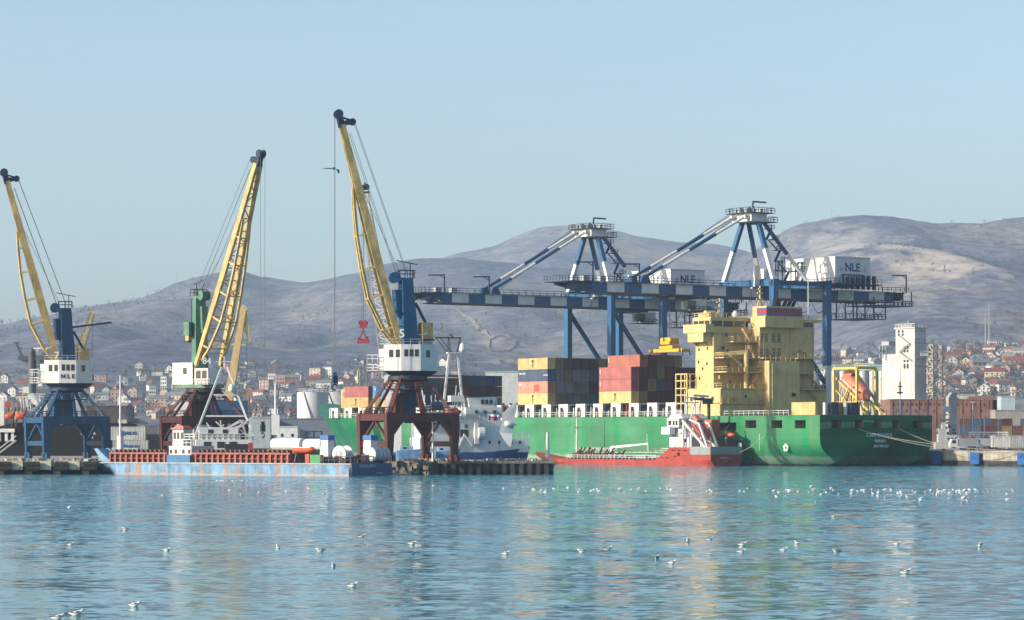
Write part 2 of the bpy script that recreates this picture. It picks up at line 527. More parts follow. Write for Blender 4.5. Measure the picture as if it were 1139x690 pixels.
    L(nz(0.022, (1, 0.8, 1), 8), bp.inputs['Height']); L(bp.outputs[0], b.inputs['Normal'])
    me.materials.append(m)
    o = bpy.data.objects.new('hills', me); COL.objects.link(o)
    return tag(o, 'haze tinted blue grey winter hills with a pale quarry scar', 'hills', kind='structure')
build_hills()

# pale dirt track winding down the middle slope
def drape(name, label, pts, width, col):
    mb = MB(); prev = None
    P2 = []
    for a, b in zip(pts, pts[1:]):
        for k in range(10):
            t = k/10; P2.append((a[0]+(b[0]-a[0])*t, a[1]+(b[1]-a[1])*t))
    P2.append(pts[-1])
    vs = []; fs = []
    for i, (x, y) in enumerate(P2):
        q = P2[min(i+1, len(P2)-1)]; p = P2[max(i-1, 0)]
        d = Vector((q[0]-p[0], q[1]-p[1])).normalized(); s = Vector((-d.y, d.x))*width/2
        for sg in (-1, 1):
            X, Yv = x+s.x*sg, y+s.y*sg
            vs.append((X, Yv, hill_z(X, Yv)+1.6))
        if i: fs.append((2*i-2, 2*i, 2*i+1, 2*i-1))
    mb.add(vs, fs)
    o = mb.build(name, paint('track_'+name, col, rough=1.0, wear=0.25, scale=0.02, spec=0.0))
    return tag(o, label, 'track', kind='structure')
drape('dirt_track', 'pale dirt track running down the middle slope', [on_hill(*q) for q in ((503,343),(515,352),(528,362),(540,374),(548,379))], 5.5, (0.30, 0.265, 0.23))
drape('dirt_track', 'pale looped dirt track round the terraces', [on_hill(*q) for q in ((541,388),(543,379),(550,375),(562,374),(572,380),(570,388),(560,391),(548,392),(541,388))], 4.0, (0.28, 0.25, 0.22))
# ------------------------------------------------------------------ ship frame: t along the hull from the stern, a from port to starboard
SX, SY = 68.9, 664.0
AX = Vector((-0.5736, 0.8192)); AC = Vector((0.8192, 0.5736))
SHIP_RZ = R(125)
QUAY_A = 36.6
def t_of(px, a):
    k = (px-569.5)/F
    return (SX+AC.x*a-k*(SY+AC.y*a))/(k*AX.y-AX.x)
def a_of(px, t):
    k = (px-569.5)/F
    return (k*(SY+AX.y*t)-SX-AX.x*t)/(AC.x-k*AC.y)
def swp(t, a, z=0.0):
    return Vector((SX+AX.x*t+AC.x*a, SY+AX.y*t+AC.y*a, z))
def SB(mb, t0, t1, a0, a1, z0, z1):
    return mb.box(t0, t1, -a1, -a0, z0, z1)
def SP(t, a, z):
    return (t, -a, z)

# ------------------------------------------------------------------ land and quay
q0, q1 = swp(-190, QUAY_A), swp(330, QUAY_A)
land_out = [(q0.x, q0.y), (q1.x, q1.y), (-1700, q1.y+30), (-1700, 1180), (1700, 1180), (1700, q0.y)]
lm = MB(); lm.prism(land_out, 2, -2, 3.2)
tag(lm.build('port_ground', paint('yard_asphalt', (0.16, 0.15, 0.14), rough=0.95, wear=0.3, scale=0.05)), 'grey asphalt of the port yard', 'ground', kind='structure')
qd = q1-q0
qw = thing('quay_wall', 'pale concrete quay wall at the stern of the green ship', 'quay wall', (q0.x, q0.y, 0), SHIP_RZ)
qm = MB(); qm.box(0, 520, 0.0, 0.5, 1.15, 3.45)
for k in range(26): qm.box(k*20+0.1, k*20+19.9, 0.5, 0.62, 1.4, 3.3)
qm.build('concrete_face', CONC, qw)
qm = MB(); qm.box(0, 520, 0.02, 0.42, -2, 1.15); qm.build('dark_footing', CONCD, qw)
FEND = paint('fender_blue', (0.01, 0.10, 0.33), wear=0.15)
for i, px in enumerate((1047, 1090, 1143)):
    tq = t_of(px, QUAY_A)
    fx = tq+190
    f = thing('quay_fender', ('blue fender panel on the quay wall close to the dark transom', 'blue fender panel alone in the middle of the pale quay wall', 'blue fender panel at the far end of the visible quay wall')[i], 'fender',
              tuple(swp(tq, QUAY_A)), SHIP_RZ, 'blue fenders along the quay wall')
    m_ = MB(); m_.box(-1.5, 1.5, 1.3, 1.75, 0.4, 3.3); m_.build('panel', FEND, f)
    for zc, rc in ((1.4, .7), (2.5, .5)):
        m_ = MB(); m_.tube((0, 0.62, zc), (0, 1.3, zc), rc, n=12); m_.build('rubber_cone', TYRE, f)

# ------------------------------------------------------------------ finger pier with its piles
PZT = 2.3
def pier():
    r = thing('pier', 'concrete pier on dark piles under the slewing cranes', 'pier', (0, 0, 0))
    d = MB()
    d.box(-220, PX(107, 512), 511, 700, 1.3, PZT)
    d.box(PX(107, 512)+0.0, PX(398, 512), 548, 700, 1.3, PZT-0.004)
    d.box(PX(398, 512), PX(617, 508), 508, 540, 1.35, PZT-0.002)
    d.box(PX(398, 512), -24.0, 540, 700, 1.35, PZT-0.006)
    d.build('deck', CONC, r)
    # pale front edge in blocks with tyre fenders between them
    x = -102.0
    e = MB()
    while x < PX(107, 512)-3.4:
        e.box(x, x+3.1, 510.45, 511, 0.75, PZT+0.05)
        e.box(x+0.4, x+2.6, 510.25, 510.45, 0.95, 1.35)
        x += 4.9
    e.build('edge_block', paint('pale_concrete', (0.62, 0.55, 0.43), rough=0.9, wear=0.25, rust=0.3, stain=(0.07, 0.055, 0.04)), r)
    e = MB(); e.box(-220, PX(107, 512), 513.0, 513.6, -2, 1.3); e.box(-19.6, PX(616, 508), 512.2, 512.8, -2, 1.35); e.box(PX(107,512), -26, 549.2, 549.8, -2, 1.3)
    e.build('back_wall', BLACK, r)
    x = -101.0
    while x < PX(107, 512)-3.6:
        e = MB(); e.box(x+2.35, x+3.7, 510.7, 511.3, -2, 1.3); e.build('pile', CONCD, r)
        t = MB()
        for zz in (1.0, 1.75):
            t.tube((x+2.9, 510.0, zz), (x+5.1, 510.0, zz), 0.46, n=12)
        t.build('tyre_fender', TYRE, r)
        x += 4.9
    # head of the pier: dark sheet piles in bays
    x = PX(483, 508)
    while x < PX(614, 508):
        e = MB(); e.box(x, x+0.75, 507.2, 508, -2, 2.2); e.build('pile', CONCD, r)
        e = MB(); e.box(x+0.75, x+1.45, 507.95, 508.3, 0.55, 1.9); e.build('wall_panel', paint('algae_concrete', (0.075, 0.08, 0.075), rough=0.9, wear=0.4), r)
        x += 1.45
    e = MB(); e.box(PX(480, 508), PX(617, 508), 507.1, 508.1, 1.9, PZT+0.03); e.build('cap_beam', paint('dirty_cap', (0.22, 0.20, 0.17), rough=0.9, wear=0.35, rust=0.3, stain=(0.05, 0.045, 0.04)), r)
    # broken corner with rubble between the barge and the sheet piles
    e = MB(); rr = random.Random(4)
    for k in range(60):
        cx = rr.uniform(PX(441, 507), PX(482, 507)); s = rr.uniform(0.4, 1.1)
        e.cbox((cx, 507.6+rr.uniform(-0.6, 0.5), rr.uniform(0.2, 2.0)), (s*1.4, s, s*0.7), rr.uniform(0, 3))
    e.build('broken_masonry', paint('rubble_stone', (0.24, 0.21, 0.17), rough=0.95, wear=0.4), r)
    return r
pier()

# ------------------------------------------------------------------ container ship
def hull_material():
    m = bpy.data.materials.new('green_hull'); nt, b = nodes(m)
    N = nt.nodes.new; L = nt.links.new
    tc = N('ShaderNodeTexCoord')
    def nz(scale, st, det=5):
        mp = N('ShaderNodeMapping'); mp.inputs['Scale'].default_value = st
        L(tc.outputs['Object'], mp.inputs['Vector'])
        n = N('ShaderNodeTexNoise'); n.inputs['Scale'].default_value = scale; n.inputs['Detail'].default_value = det
        L(mp.outputs[0], n.inputs['Vector']); return n.outputs['Fac']
    def mr(v, a, c, x, y):
        q = N('ShaderNodeMapRange'); q.inputs['From Min'].default_value = a; q.inputs['From Max'].default_value = c
        q.inputs['To Min'].default_value = x; q.inputs['To Max'].default_value = y; L(v, q.inputs['Value']); return q.outputs[0]
    def mix(f, a, col):
        x = N('ShaderNodeMix'); x.data_type = 'RGBA'; L(f, x.inputs[0]); L(a, x.inputs[6])
        x.inputs[7].default_value = (*col, 1); return x.outputs[2]
    hs = N('ShaderNodeHueSaturation'); hs.inputs['Color'].default_value = (0.015, 0.178, 0.066, 1)
    L(mr(nz(0.09, (1, 1, 1.5)), .35, .65, .82, 1.2), hs.inputs['Value'])
    L(mr(nz(0.3, (1, 1, .12)), .4, .65, .85, 1.05), hs.inputs['Saturation'])
    sep = N('ShaderNodeSeparateXYZ'); L(tc.outputs['Object'], sep.inputs[0])
    ad = N('ShaderNodeMath'); ad.operation = 'MULTIPLY_ADD'; ad.inputs[1].default_value = 1.6
    L(nz(0.5, (1, 1, .5)), ad.inputs[0]); L(sep.outputs['Z'], ad.inputs[2])
    c = hs.outputs[0]
    # rust specks and scuffs
    c = mix(mr(nz(0.7, (1, 1, .4), 8), .68, .76, 0, .55), c, (0.16, 0.10, 0.05))
    # pale scum belt over the waterline, then the dark red boot topping
    c = mix(mr(ad.outputs[0], 3.3, 2.7, 0, .62), c, (0.30, 0.36, 0.26))
    c = mix(mr(ad.outputs[0], 1.35, 1.15, 0, .9), c, (0.10, 0.028, 0.022))
    # shell plating: weld seams and slightly different plates
    cx = N('ShaderNodeCombineXYZ'); L(sep.outputs['X'], cx.inputs[0]); L(sep.outputs['Z'], cx.inputs[1])
    bt = N('ShaderNodeTexBrick'); bt.inputs['Scale'].default_value = 1.0; bt.inputs['Brick Width'].default_value = 9.0; bt.inputs['Row Height'].default_value = 2.3
    bt.inputs['Mortar Size'].default_value = 0.05; bt.inputs['Color1'].default_value = (0.95, 0.95, 0.95, 1); bt.inputs['Color2'].default_value = (1.06, 1.06, 1.06, 1); bt.inputs['Mortar'].default_value = (0.72, 0.74, 0.72, 1)
    L(cx.outputs[0], bt.inputs['Vector'])
    pm = N('ShaderNodeMix'); pm.data_type = 'RGBA'; pm.blend_type = 'MULTIPLY'; pm.inputs[0].default_value = 1.0
    L(c, pm.inputs[6]); L(bt.outputs['Color'], pm.inputs[7]); c = pm.outputs[2]
    # rust runs and black fender scuffs
    c = mix(mr(nz(0.55, (1, 1, .06), 7), .63, .70, 0, .5), c, (0.20, 0.11, 0.045))
    c = mix(mr(nz(0.35, (.25, 1, 1.6), 6), .66, .72, 0, .45), c, (0.012, 0.06, 0.035))
    L(c, b.inputs['Base Color']); b.inputs['Roughness'].default_value = 0.45
    bp = N('ShaderNodeBump'); bp.inputs['Strength'].default_value = 0.35; bp.inputs['Distance'].default_value = 0.12
    L(nz(0.8, (1, 1, 1), 3), bp.inputs['Height']); L(bp.outputs[0], b.inputs['Normal'])
    return m
HULLM = hull_material()
OPENM = paint('hull_inside', (0.30, 0.25, 0.12), wear=0.2)
SHIP = thing('container_ship', 'green container ship with a cream yellow deckhouse moored at the quay', 'ship', (SX, SY, 0), SHIP_RZ)
LOA, HB = 240.0, 17.0
def deck_z(t):
    z = 11.5 + 0.8*(t/LOA)**2
    if t > 212: z += 4.4*min(1.0, (t-212)/26.0)**1.6
    return z
def hull():
    def hb(t, z):
        zz = max(0.0, min(1.0, z/14.0))
        stem = 229+11*zz**0.8; Le = 82-42*zz; p = 1.55+0.9*zz
        h = HB
        if t > stem-Le: h = HB*max(0.0, 1-((t-(stem-Le))/Le)**p)
        if z < 6: h -= 7.0*((6-z)/6)**2.2*max(0.0, 1-t/45)
        return max(h, 0.12)
    us = [0, .01, .02, .04, .07, .11, .16, .22, .3, .45, .6, .68, .74, .79, .83, .86, .89, .915, .94, .96, .975, .988, .996, 1.0]
    lv = [1.0, .86, .72, .58, .44, .32, .22, .14, .07, .0, -.12, -.28]
    rings = []
    for u in us:
        pt = []
        for q in lv:
            dz = deck_z(u*LOA)
            z = q*dz
            ts0 = 0.0 if z > 0.9 else (0.9-z)*5.5
            zz = max(0.0, min(1.0, z/14.0))
            ts1 = 229+11*zz**0.8+(0 if z < 14 else (z-14)*0.4)
            t = ts0+(ts1-ts0)*u
            pt.append((t, z, hb(t, min(z, 14.0))))
        ring = [(t, -HB+h, z) for t, z, h in pt] + [(t, -HB-h, z) for t, z, h in reversed(pt)]
        rings.append(ring)
    mb = MB(); mb.loft(rings)
    o = mb.build('hull', [HULLM, OPENM], SHIP)
    c = MB()
    for p0, p1, y0, y1, dp in ((829, 841, 467.7, 476.3, 4), (858, 870, 467.7, 476.3, 4), (884, 896, 467.5, 476.5, 4), (790, 819, 470.2, 479, 5)):
        ta, tb = t_of(p1, 0), t_of(p0, 0); s = F/swp((ta+tb)/2, 0).y
        c.box(ta, tb, -dp, 1, EYE+(HOR-y1)/s, EYE+(HOR-y0)/s)
    for p0, p1 in ((925, 937), (951, 960), (972, 980.5), (992.5, 1001), (1016, 1028)):
        aa, ab = a_of(p0, 0), a_of(p1, 0)
        c.box(-1, 4.5, -ab, -aa, 8.6, 10.4)
    cu = c.build('cut', OPENM)
    cu.matrix_world = Matrix.Translation((SX, SY, 0)) @ Matrix.Rotation(SHIP_RZ, 4, 'Z')
    bpy.context.view_layer.update()
    md = o.modifiers.new('openings', 'BOOLEAN'); md.operation = 'DIFFERENCE'; md.solver = 'EXACT'; md.object = cu; md.material_mode = 'TRANSFER'
    dg = bpy.context.evaluated_depsgraph_get()
    me = bpy.data.meshes.new_from_object(o.evaluated_get(dg), depsgraph=dg)
    o.modifiers.clear(); old = o.data; o.data = me; me.name = 'hull'
    bpy.data.meshes.remove(old); bpy.data.objects.remove(cu)
    for p in me.polygons: p.use_smooth = True
    me.set_sharp_from_angle(angle=R(28))
    return o
hull()
WHITEM = paint('ship_white', (0.70, 0.70, 0.68), wear=0.12, rust=0.12)
# five small bitts and a light inside each opening
m_ = MB()
for px in (835, 864, 890):
    t = t_of(px, 0)
    for d in (-.6, .6): m_.tube(SP(t+d, 1.6, 8.6), SP(t+d, 1.6, 9.7), 0.28, n=10)
for px in (931, 955, 976, 997, 1022):
    a = a_of(px, 0)
    for d in (-.5, .5): m_.tube(SP(1.4, a+d, 8.6), SP(1.4, a+d, 9.7), 0.25, n=10)
m_.build('mooring_bitts', BLACK, SHIP)
# rubbing lip of the transom top, flower emblem, name
m_ = MB(); SB(m_, -0.12, 0.0, 0.0, 2*HB, 11.2, 11.55); m_.build('transom_lip', paint('dark_green', (0.010, 0.11, 0.05), wear=0.1), SHIP)
LET = paint('letter_white', (0.72, 0.74, 0.72), wear=0.03)
def on_transom(text, px, py, size, sx=1.0):
    a = a_of(px, 0); z = PZ(py, SY+AC.y*a)
    letter(text, size, LET, SHIP, SP(-0.05, a, z), (R(90), 0, R(-90)), 0.02, bold=0.02, sx=sx)
on_transom('CAPE MANILA', 978, 484.3, 1.25, 1.0)
on_transom('MAJURO', 979, 490.6, 0.85, 1.0)
on_transom('IMO 9571313', 980, 496.5, 0.85, 0.92)
m_ = MB(); tt, zz = t_of(874, 0), PZ(498, 675)
for k in range(5):
    an = k*2*math.pi/5+0.3
    m_.tube(SP(tt+0.62*math.cos(an), -0.03, zz+0.62*math.sin(an)), SP(tt+0.62*math.cos(an), -0.05, zz+0.62*math.sin(an)), 0.36, n=10)
m_.build('flower_emblem', LET, SHIP)
m_ = MB()
for px in (560, 640, 720, 845):
    t = t_of(px, 0)
    for k in range(7): SB(m_, t, t+0.18, -0.04, 0.0, 3.6+k*0.55, 3.9+k*0.55)
m_.build('draught_marks', LET, SHIP)

# hatch coaming and the white container supports on the port deck edge
m_ = MB(); SB(m_, 52, 206, 3.4, 30.5, 11.0, 14.6); m_.build('hatch_coaming', paint('coaming_grey', (0.10, 0.11, 0.11), wear=0.25, rust=0.3), SHIP)
rs = random.Random(3)
t = 52.5
while t < 206:
    m_ = MB()
    z0 = deck_z(t)-0.05
    w = 1.7
    SB(m_, t, t+w, 0.35, 0.95, z0, 14.85)
    SB(m_, t+w+1.5, t+w+2.2, 0.35, 0.95, z0, 14.85)
    SB(m_, t+w, t+w+1.5, 0.37, 0.93, 14.0, 14.83)
    SB(m_, t, t+2.2+w, 0.95, 3.4, 14.45, 14.85)
    m_.prism([(t+w, 13.2), (t+w+.5, 14.0), (t+w, 14.0)], 1, -0.9, -0.4)
    m_.build('container_support', WHITEM, SHIP)
    g = MB()
    tt = t+w+2.9
    for k in range(3):
        SB(g, tt+k*0.9, tt+k*0.9+0.28, 1.6, 1.9, z0, z0+rs.uniform(1.4, 3.0))
    SB(g, tt, tt+1.1, 2.2, 3.0, z0, z0+1.3)
    g.build('deck_fitting', [W, YEL, paint('rescue_red', (0.55, 0.04, 0.03))][rs.randrange(3)] if rs.random() < .6 else GREY, SHIP)
    t += 7.3
m_ = MB()
for a, b in ((50, 130), (130, 208)):
    m_.rail([SP(a, 0.15, deck_z(a)), SP(b, 0.15, deck_z(b))], 1.1, 0.05, 2.4)
m_.build('deck_rail', WHITEM, SHIP)
# ---- deckhouse
def zy(py, t, a=4.0):
    return PZ(py, SY+AX.y*t+AC.y*a)
DK = 11.5
def deckhouse():
    h = MB()
    SB(h, 36, 49, 0.6, 33.4, DK-0.1, 18.0)
    SB(h, 41.4, 48.2, 2.9, 31.1, 18.0, 32.0)
    hb = h.build('deckhouse', YELS, SHIP)
    c = MB()
    SB(c, 38, 41.4, 14.2, 31.1, 18.0, 32.6); SB(c, 36.0, 41.4, 14.2, 26.0, 32.6, 35.2)
    SB(c, 33.8, 38.0, 13.6, 23.0, DK-0.1, 24.6); SB(c, 34.6, 36.0, 23.0, 31.5, DK-0.1, 14.2)
    c.build('engine_casing', YELS, SHIP)
    # bridge deck with wings, wheelhouse, roof
    b = MB()
    SB(b, 41.0, 49.5, 0.2, 33.8, 31.2, 32.2)
    SB(b, 41.6, 48.8, 2.9, 8.8, 30.2, 31.2)
    SB(b, 41.0, 49.5, 0.2, 0.45, 32.2, 33.2); SB(b, 41.0, 41.25, 0.45, 2.8, 32.2, 33.2)
    SB(b, 42.2, 49.0, 2.6, 31.4, 34.1, 34.8)
    SB(b, 42.4, 48.8, 3.0, 14.2, 34.8, 35.0)
    for a0 in (2.8, 6.2, 9.6, 13.0):
        SB(b, 42.25, 42.55, a0, a0+0.35, 32.2, 34.1)
    SB(b, 42.3, 48.9, 2.65, 2.95, 32.2, 32.75); SB(b, 42.25, 42.5, 2.95, 14.2, 32.2, 32.75)
    for t0 in (42.3, 44.4, 46.6, 48.6): SB(b, t0, t0+0.3, 2.65, 2.95, 32.7, 34.1)
    SB(b, 42.0, 45.6, 27.5, 33.6, 32.2, 32.9); SB(b, 38.2, 42.0, 29.0, 33.6, 34.1, 34.8)
    b.build('bridge_deck', YELS, SHIP)
    # solid brackets under the wing
    w = MB()
    w.prism([(-0.4, 31.2), (-3.0, 31.2), (-3.0, 28.0), (-1.9, 28.9)], 0, 47.6, 48.1)
    w.prism([(-0.4, 31.2), (-3.0, 31.2), (-3.0, 28.0), (-1.9, 28.9)], 0, 42.2, 42.7)
    SB(w, 42.2, 48.1, 0.4, 1.3, 29.0, 31.2)
    w.build('wing_bracket', YELS, SHIP)
    g = MB()
    SB(g, 42.65, 48.5, 2.8, 2.9, 32.75, 34.1)
    SB(g, 42.38, 42.46, 3.1, 14.2, 32.75, 34.1)
    g.build('bridge_window', GLASS, SHIP)
    g = MB(); SB(g, 37.93, 38.0, 26.4, 30.2, 32.9, 34.1); 
    g2 = MB(); SB(g2, 37.9, 38.0, 24.9, 31.1, 32.6, 32.9); SB(g2, 37.9, 38.5, 25.6, 31.6, 34.1, 34.5)
    c2 = MB(); SB(c2, 38.0, 41.4, 24.6, 31.1, 32.6, 34.2); c2.build('wheelhouse_end', YELS, SHIP)
    gw = MB()
    for k in range(4): SB(gw, 37.9, 37.98, 26.2+k*1.15, 27.2+k*1.15, 32.85, 34.0)
    gw.build('bridge_window', GLASS, SHIP); g2.build('window_ledge', YELS, SHIP)
    # two rows of four louvred vents on the casing
    for row, z0 in enumerate((31.05, 27.6)):
        for k in range(4):
            a0 = a_of(845.5+k*6.0+(1.2 if k > 1 else 0), 38)
            v = MB(); SB(v, 37.94, 37.99, a0, a0+1.0, z0-2.0, z0+0.15)
            o = v.build('louvre_vent', DARK, SHIP)
            f = MB()
            for q in range(6): SB(f, 37.86, 37.94, a0, a0+1.0, z0-1.9+q*0.36, z0-1.75+q*0.36)
            f.build('slats', YELS, o)
    # galleries round the recess aft of the house, each with its rail and door
    for i, (z, aL, aR, t0) in enumerate(((29.2, 6.6, 14.2, 38.6), (25.4, 3.2, 20.5, 38.0), (22.0, 3.0, 22.8, 36.6), (18.1, 0.6, 22.0, 35.6), (14.6, 0.6, 13.6, 35.4))):
        gd = MB(); SB(gd, t0, 41.6 if z > 18 else 41.0, aL, min(aR, 14.2), z-0.25, z)
        if aR > 14.2: SB(gd, t0-1.6, t0+1.6, 14.2, aR, z-0.25, z)
        o = gd.build('gallery_deck', YELS, SHIP)
        rr = MB(); rr.rail([SP(t0+0.1, aL+0.1, z), SP(t0+0.1, min(aR, 14.0), z)], 1.1, 0.05, 1.8)
        rr.rail([SP(t0+0.1, aL+0.1, z), SP(41.5, aL+0.1, z)], 1.1, 0.05, 1.8)
        rr.build('gallery_rail', YELS, o)
        d = MB(); a0 = 9.8 + i*0.35
        SB(d, 41.30 if z > 18 else 35.93, 41.38 if z > 18 else 35.99, a0, a0+0.95, z+0.15, z+2.2); d.build('door', paint('pale_door', (0.62, 0.58, 0.42)), SHIP)
        d = MB(); SB(d, 41.32 if z > 18 else 35.93, 41.39 if z > 18 else 35.99, a0-3.3, a0-2.7, z+1.1, z+1.9); d.build('porthole', GLASS, SHIP)
    m = MB(); SB(m, 34.4, 38.0, 24.0, 32.6, 17.8, 18.05); SB(m, 35, 38.0, 23.5, 32.4, 25.2, 25.4); SB(m, 35, 38.0, 24, 31.4, 21.6, 21.8)
    m.build('gallery_deck', YELS, SHIP)
    m = MB()
    for z in (18.05, 21.8, 25.4): m.rail([SP(35.1, 23.6, z), SP(35.1, 31.6, z)], 1.1, 0.05, 1.8)
    m.rail([SP(35.2, 13.7, 24.6), SP(35.2, 22.9, 24.6)], 1.1, 0.05, 1.6)
    m.build('gallery_rail', YELS, SHIP)
    # stairs zigzag
    for (a0, z0, a1, z1, t) in ((12.8, 14.6, 10.2, 18.1, 36.2), (10.6, 18.1, 13.2, 22.0, 37.2), (13.4, 25.4, 11.2, 29.2, 39.2), (12.4, 29.2, 10.0, 32.2, 39.4), (26.5, 21.8, 30.8, 18.1, 35.3), (27, 18.0, 31, 14.2, 35.4)):
        s = MB(); s.bar(SP(t, a0, z0), SP(t, a1, z1), 0.8, 0.14)
        for d in (-.4, .4): s.bar(SP(t+d, a0, z0+1), SP(t+d, a1, z1+1), 0.09)
        s.build('stair', YELS, SHIP)
    for (t, a, z) in ((45, 0.6, 20), ):
        pass
    # portholes and doors of the lit port side
    for (t0, z0, w_, h_) in ((44.0, 30.0, .6, .8), (46.6, 27.4, .5, .7), (43.6, 24.0, .5, .7), (46.4, 20.6, .5, .7)):
        d = MB(); SB(d, t0, t0+w_, 2.83, 2.9, z0-.4, z0-.4+h_); d.build('porthole', GLASS, SHIP)
    for (t0, z0) in ((38.5, 14.9), (42.0, 14.9), (46.5, 14.9), (39.6, 11.9), (44.5, 11.9)):
        d = MB(); SB(d, t0, t0+0.8, 0.53, 0.6, z0+.2, z0+2.1 if z0 < 12 else z0+1.2); d.build('door' if z0 < 12 else 'porthole', GLASS if z0 > 12 else paint('pale_door', (0.62, 0.58, 0.42)), SHIP)
    # port side open gallery tower (frame in front of the house)
    f = MB()
    for t0 in (48.4, 50.6, 52.6):
        for a0 in (0.5, 3.2): f.bar(SP(t0, a0, DK), SP(t0, a0, 21.6), 0.28)
    for z in (14.4, 16.4, 18.0, 19.8, 21.4):
        SB(f, 48.3, 52.8, 0.4, 0.65, z, z+0.28); SB(f, 48.3, 48.55, 0.4, 3.3, z, z+0.28)
    for z in (14.5, 18.1): SB(f, 48.3, 52.8, 0.65, 3.3, z, z+0.12)
    f.build('side_gallery', YELS, SHIP)
    # provision crane on the port quarter
    f = MB(); f.tube(SP(37.0, 9.2, 18.0), SP(37.0, 9.2, 26.4), 0.55, n=14); f.build('provision_crane', YELS, SHIP)
    f = MB(); f.bar(SP(37.0, 9.6, 26.6), SP(40.6, 2.2, 26.0), 1.0, 1.1, 0.6, 0.7); f.bar(SP(37.4, 8.2, 23.4), SP(38.6, 5.4, 26.0), 0.4)
    f.build('provision_crane_arm', YELS, SHIP)
    f = MB(); f.rail([SP(36.2, 8.4, 27.2), SP(36.2, 10.2, 27.2), SP(37.8, 10.2, 27.2)], 1.0, 0.05, 0.9); f.build('gallery_rail', YELS, SHIP)
    # roof fittings
    f = MB(); f.rail([SP(42.5, 3.0, 35.0), SP(42.5, 14.0, 35.0)], 1.0, 0.05, 1.5); f.rail([SP(42.5, 3.0, 35.0), SP(48.8, 3.0, 35.0)], 1.0, 0.05, 1.5)
    f.rail([SP(38.1, 25, 34.8), SP(38.1, 33.4, 34.8)], 0.9, 0.08, 0.8); f.build('roof_rail', YELS, SHIP)
    f = MB(); SB(f, 44.5, 48.5, 4.0, 7.0, 35.0, 35.9); f.tube(SP(46, 4.0, 35.9), SP(46, 7.0, 35.9), 0.7, n=10); f.build('roof_locker', YELS, SHIP)
    ma = MB(); c0 = SP(45.0, 7.6, 35)
    ma.tube(c0, (c0[0], c0[1], 39.6), 0.28, 0.14)
    ma.bar((c0[0], c0[1]-1.3, 37.4), (c0[0], c0[1]+1.3, 37.4), 0.2); ma.bar((c0[0], c0[1]-0.8, 38.6), (c0[0], c0[1]+0.8, 38.6), 0.3)
    for s_ in (-1, 1): ma.bar((c0[0], c0[1]+s_*1.0, 35), (c0[0], c0[1]+s_*0.1, 37.6), 0.14)
    ma.build('signal_mast', YELS, SHIP)
    d = MB(); prof = [(0.2, 0)]+[(0.85*math.sin(math.pi*k/10), 0.75-0.85*math.cos(math.pi*k/10)) for k in range(2, 10)]
    d.lathe(SP(44, 11.6, 35.0), prof, 16); d.build('radome', W, SHIP, smooth=60)
    # funnel with blue and red bands
    fn = MB(); SB(fn, 36.0, 41.2, 14.6, 25.6, 35.2, 37.6); fo = fn.build('funnel', YELS, SHIP)
    fn = MB(); SB(fn, 35.95, 39.5, 14.55, 25.65, 35.3, 35.75); fn.build('funnel_band', paint('band_blue', (0.10, 0.10, 0.30)), fo)
    fn = MB(); SB(fn, 35.95, 39.5, 14.55, 25.65, 36.75, 37.2); fn.build('funnel_band', paint('band_blue', (0.10, 0.10, 0.30)), fo)
    fn = MB(); SB(fn, 35.94, 39.49, 14.54, 25.66, 35.75, 36.75); fn.build('funnel_band', paint('band_red', (0.36, 0.045, 0.05)), fo)
    for k, a in enumerate((19.2, 21.4, 22.8, 24.2)):
        p = MB(); p.tube(SP(38, a, 37.6), SP(37.6-(.6 if k else 0), a, 38.9 if k else 39.6), 0.45 if k else 0.95, n=12); p.build('exhaust_pipe', BLACK, fo)
    ma = MB(); c0 = SP(39.6, 15.6, 37.6)
    ma.tube(c0, (c0[0], c0[1], 42.5), 0.35, 0.16)
    for z, q in ((39.4, 1.1), (40.8, 0.8), (41.8, .5)): ma.bar((c0[0], c0[1]-q, z), (c0[0], c0[1]+q, z), 0.3)
    for s_ in (-1, 1): ma.bar((c0[0], c0[1]+s_*0.8, 37.6), (c0[0], c0[1], 40), 0.2)
    ma.build('radar_mast', YELS, fo)
    p = MB(); p.tube(SP(38.4, 29.6, 34.8), SP(38.4, 29.6, 45.5), 0.09); p.build('whip_aerial', W, SHIP)
    # stern deck rail
    m = MB(); m.rail([SP(0.1, 33.8, 11.5), SP(0.1, 20, 11.5)], 1.1, 0.05, 1.8); m.rail([SP(11, .2, 11.5), SP(34, .2, 11.5)], 1.1, 0.05, 1.8)
    m.build('deck_rail', W, SHIP)
deckhouse()
# deck edges, pipes, vents, lifebuoys and lockers on the after faces
m_ = MB()
for z in (21.7, 25.2, 28.6): SB(m_, 37.9, 38.0, 14.2, 31.1, z, z+.12)
for z in (15.0, 18.2, 21.4): SB(m_, 33.72, 33.8, 13.6, 23.0, z, z+.1)
for z in (21.6, 25.0, 28.4): SB(m_, 41.32, 48.25, 2.82, 2.9, z, z+.12)
m_.build('deck_ledge', YELS, SHIP)
rv = random.Random(17)
for (t, a, z0, z1) in ((37.85, 15.2, 18, 30), (37.85, 23.6, 24.8, 35), (37.85, 30.6, 18, 34), (41.2, 6.0, 18.2, 31), (41.2, 12.8, 18.2, 30), (33.65, 14.4, 12, 24)):
    m_ = MB(); m_.tube(SP(t, a, z0), SP(t, a, z1), .13, n=6); m_.build('pipe', YELS, SHIP)
for (t, a, z) in ((37.8, 17.2, 26.2), (37.8, 27.6, 26.0), (37.8, 28.6, 30.2), (37.8, 24.6, 26.4), (33.6, 16, 22.0), (33.6, 20.6, 16.2), (41.1, 4.2, 20.2), (41.1, 7.4, 24.0), (41.1, 5.2, 27.2)):
    m_ = MB(); SB(m_, t-.3, t+.2, a, a+rv.uniform(.5, .9), z, z+rv.uniform(.5, 1.0)); m_.build('vent_box', rv.choice([YELS, GREY, DARK]), SHIP)
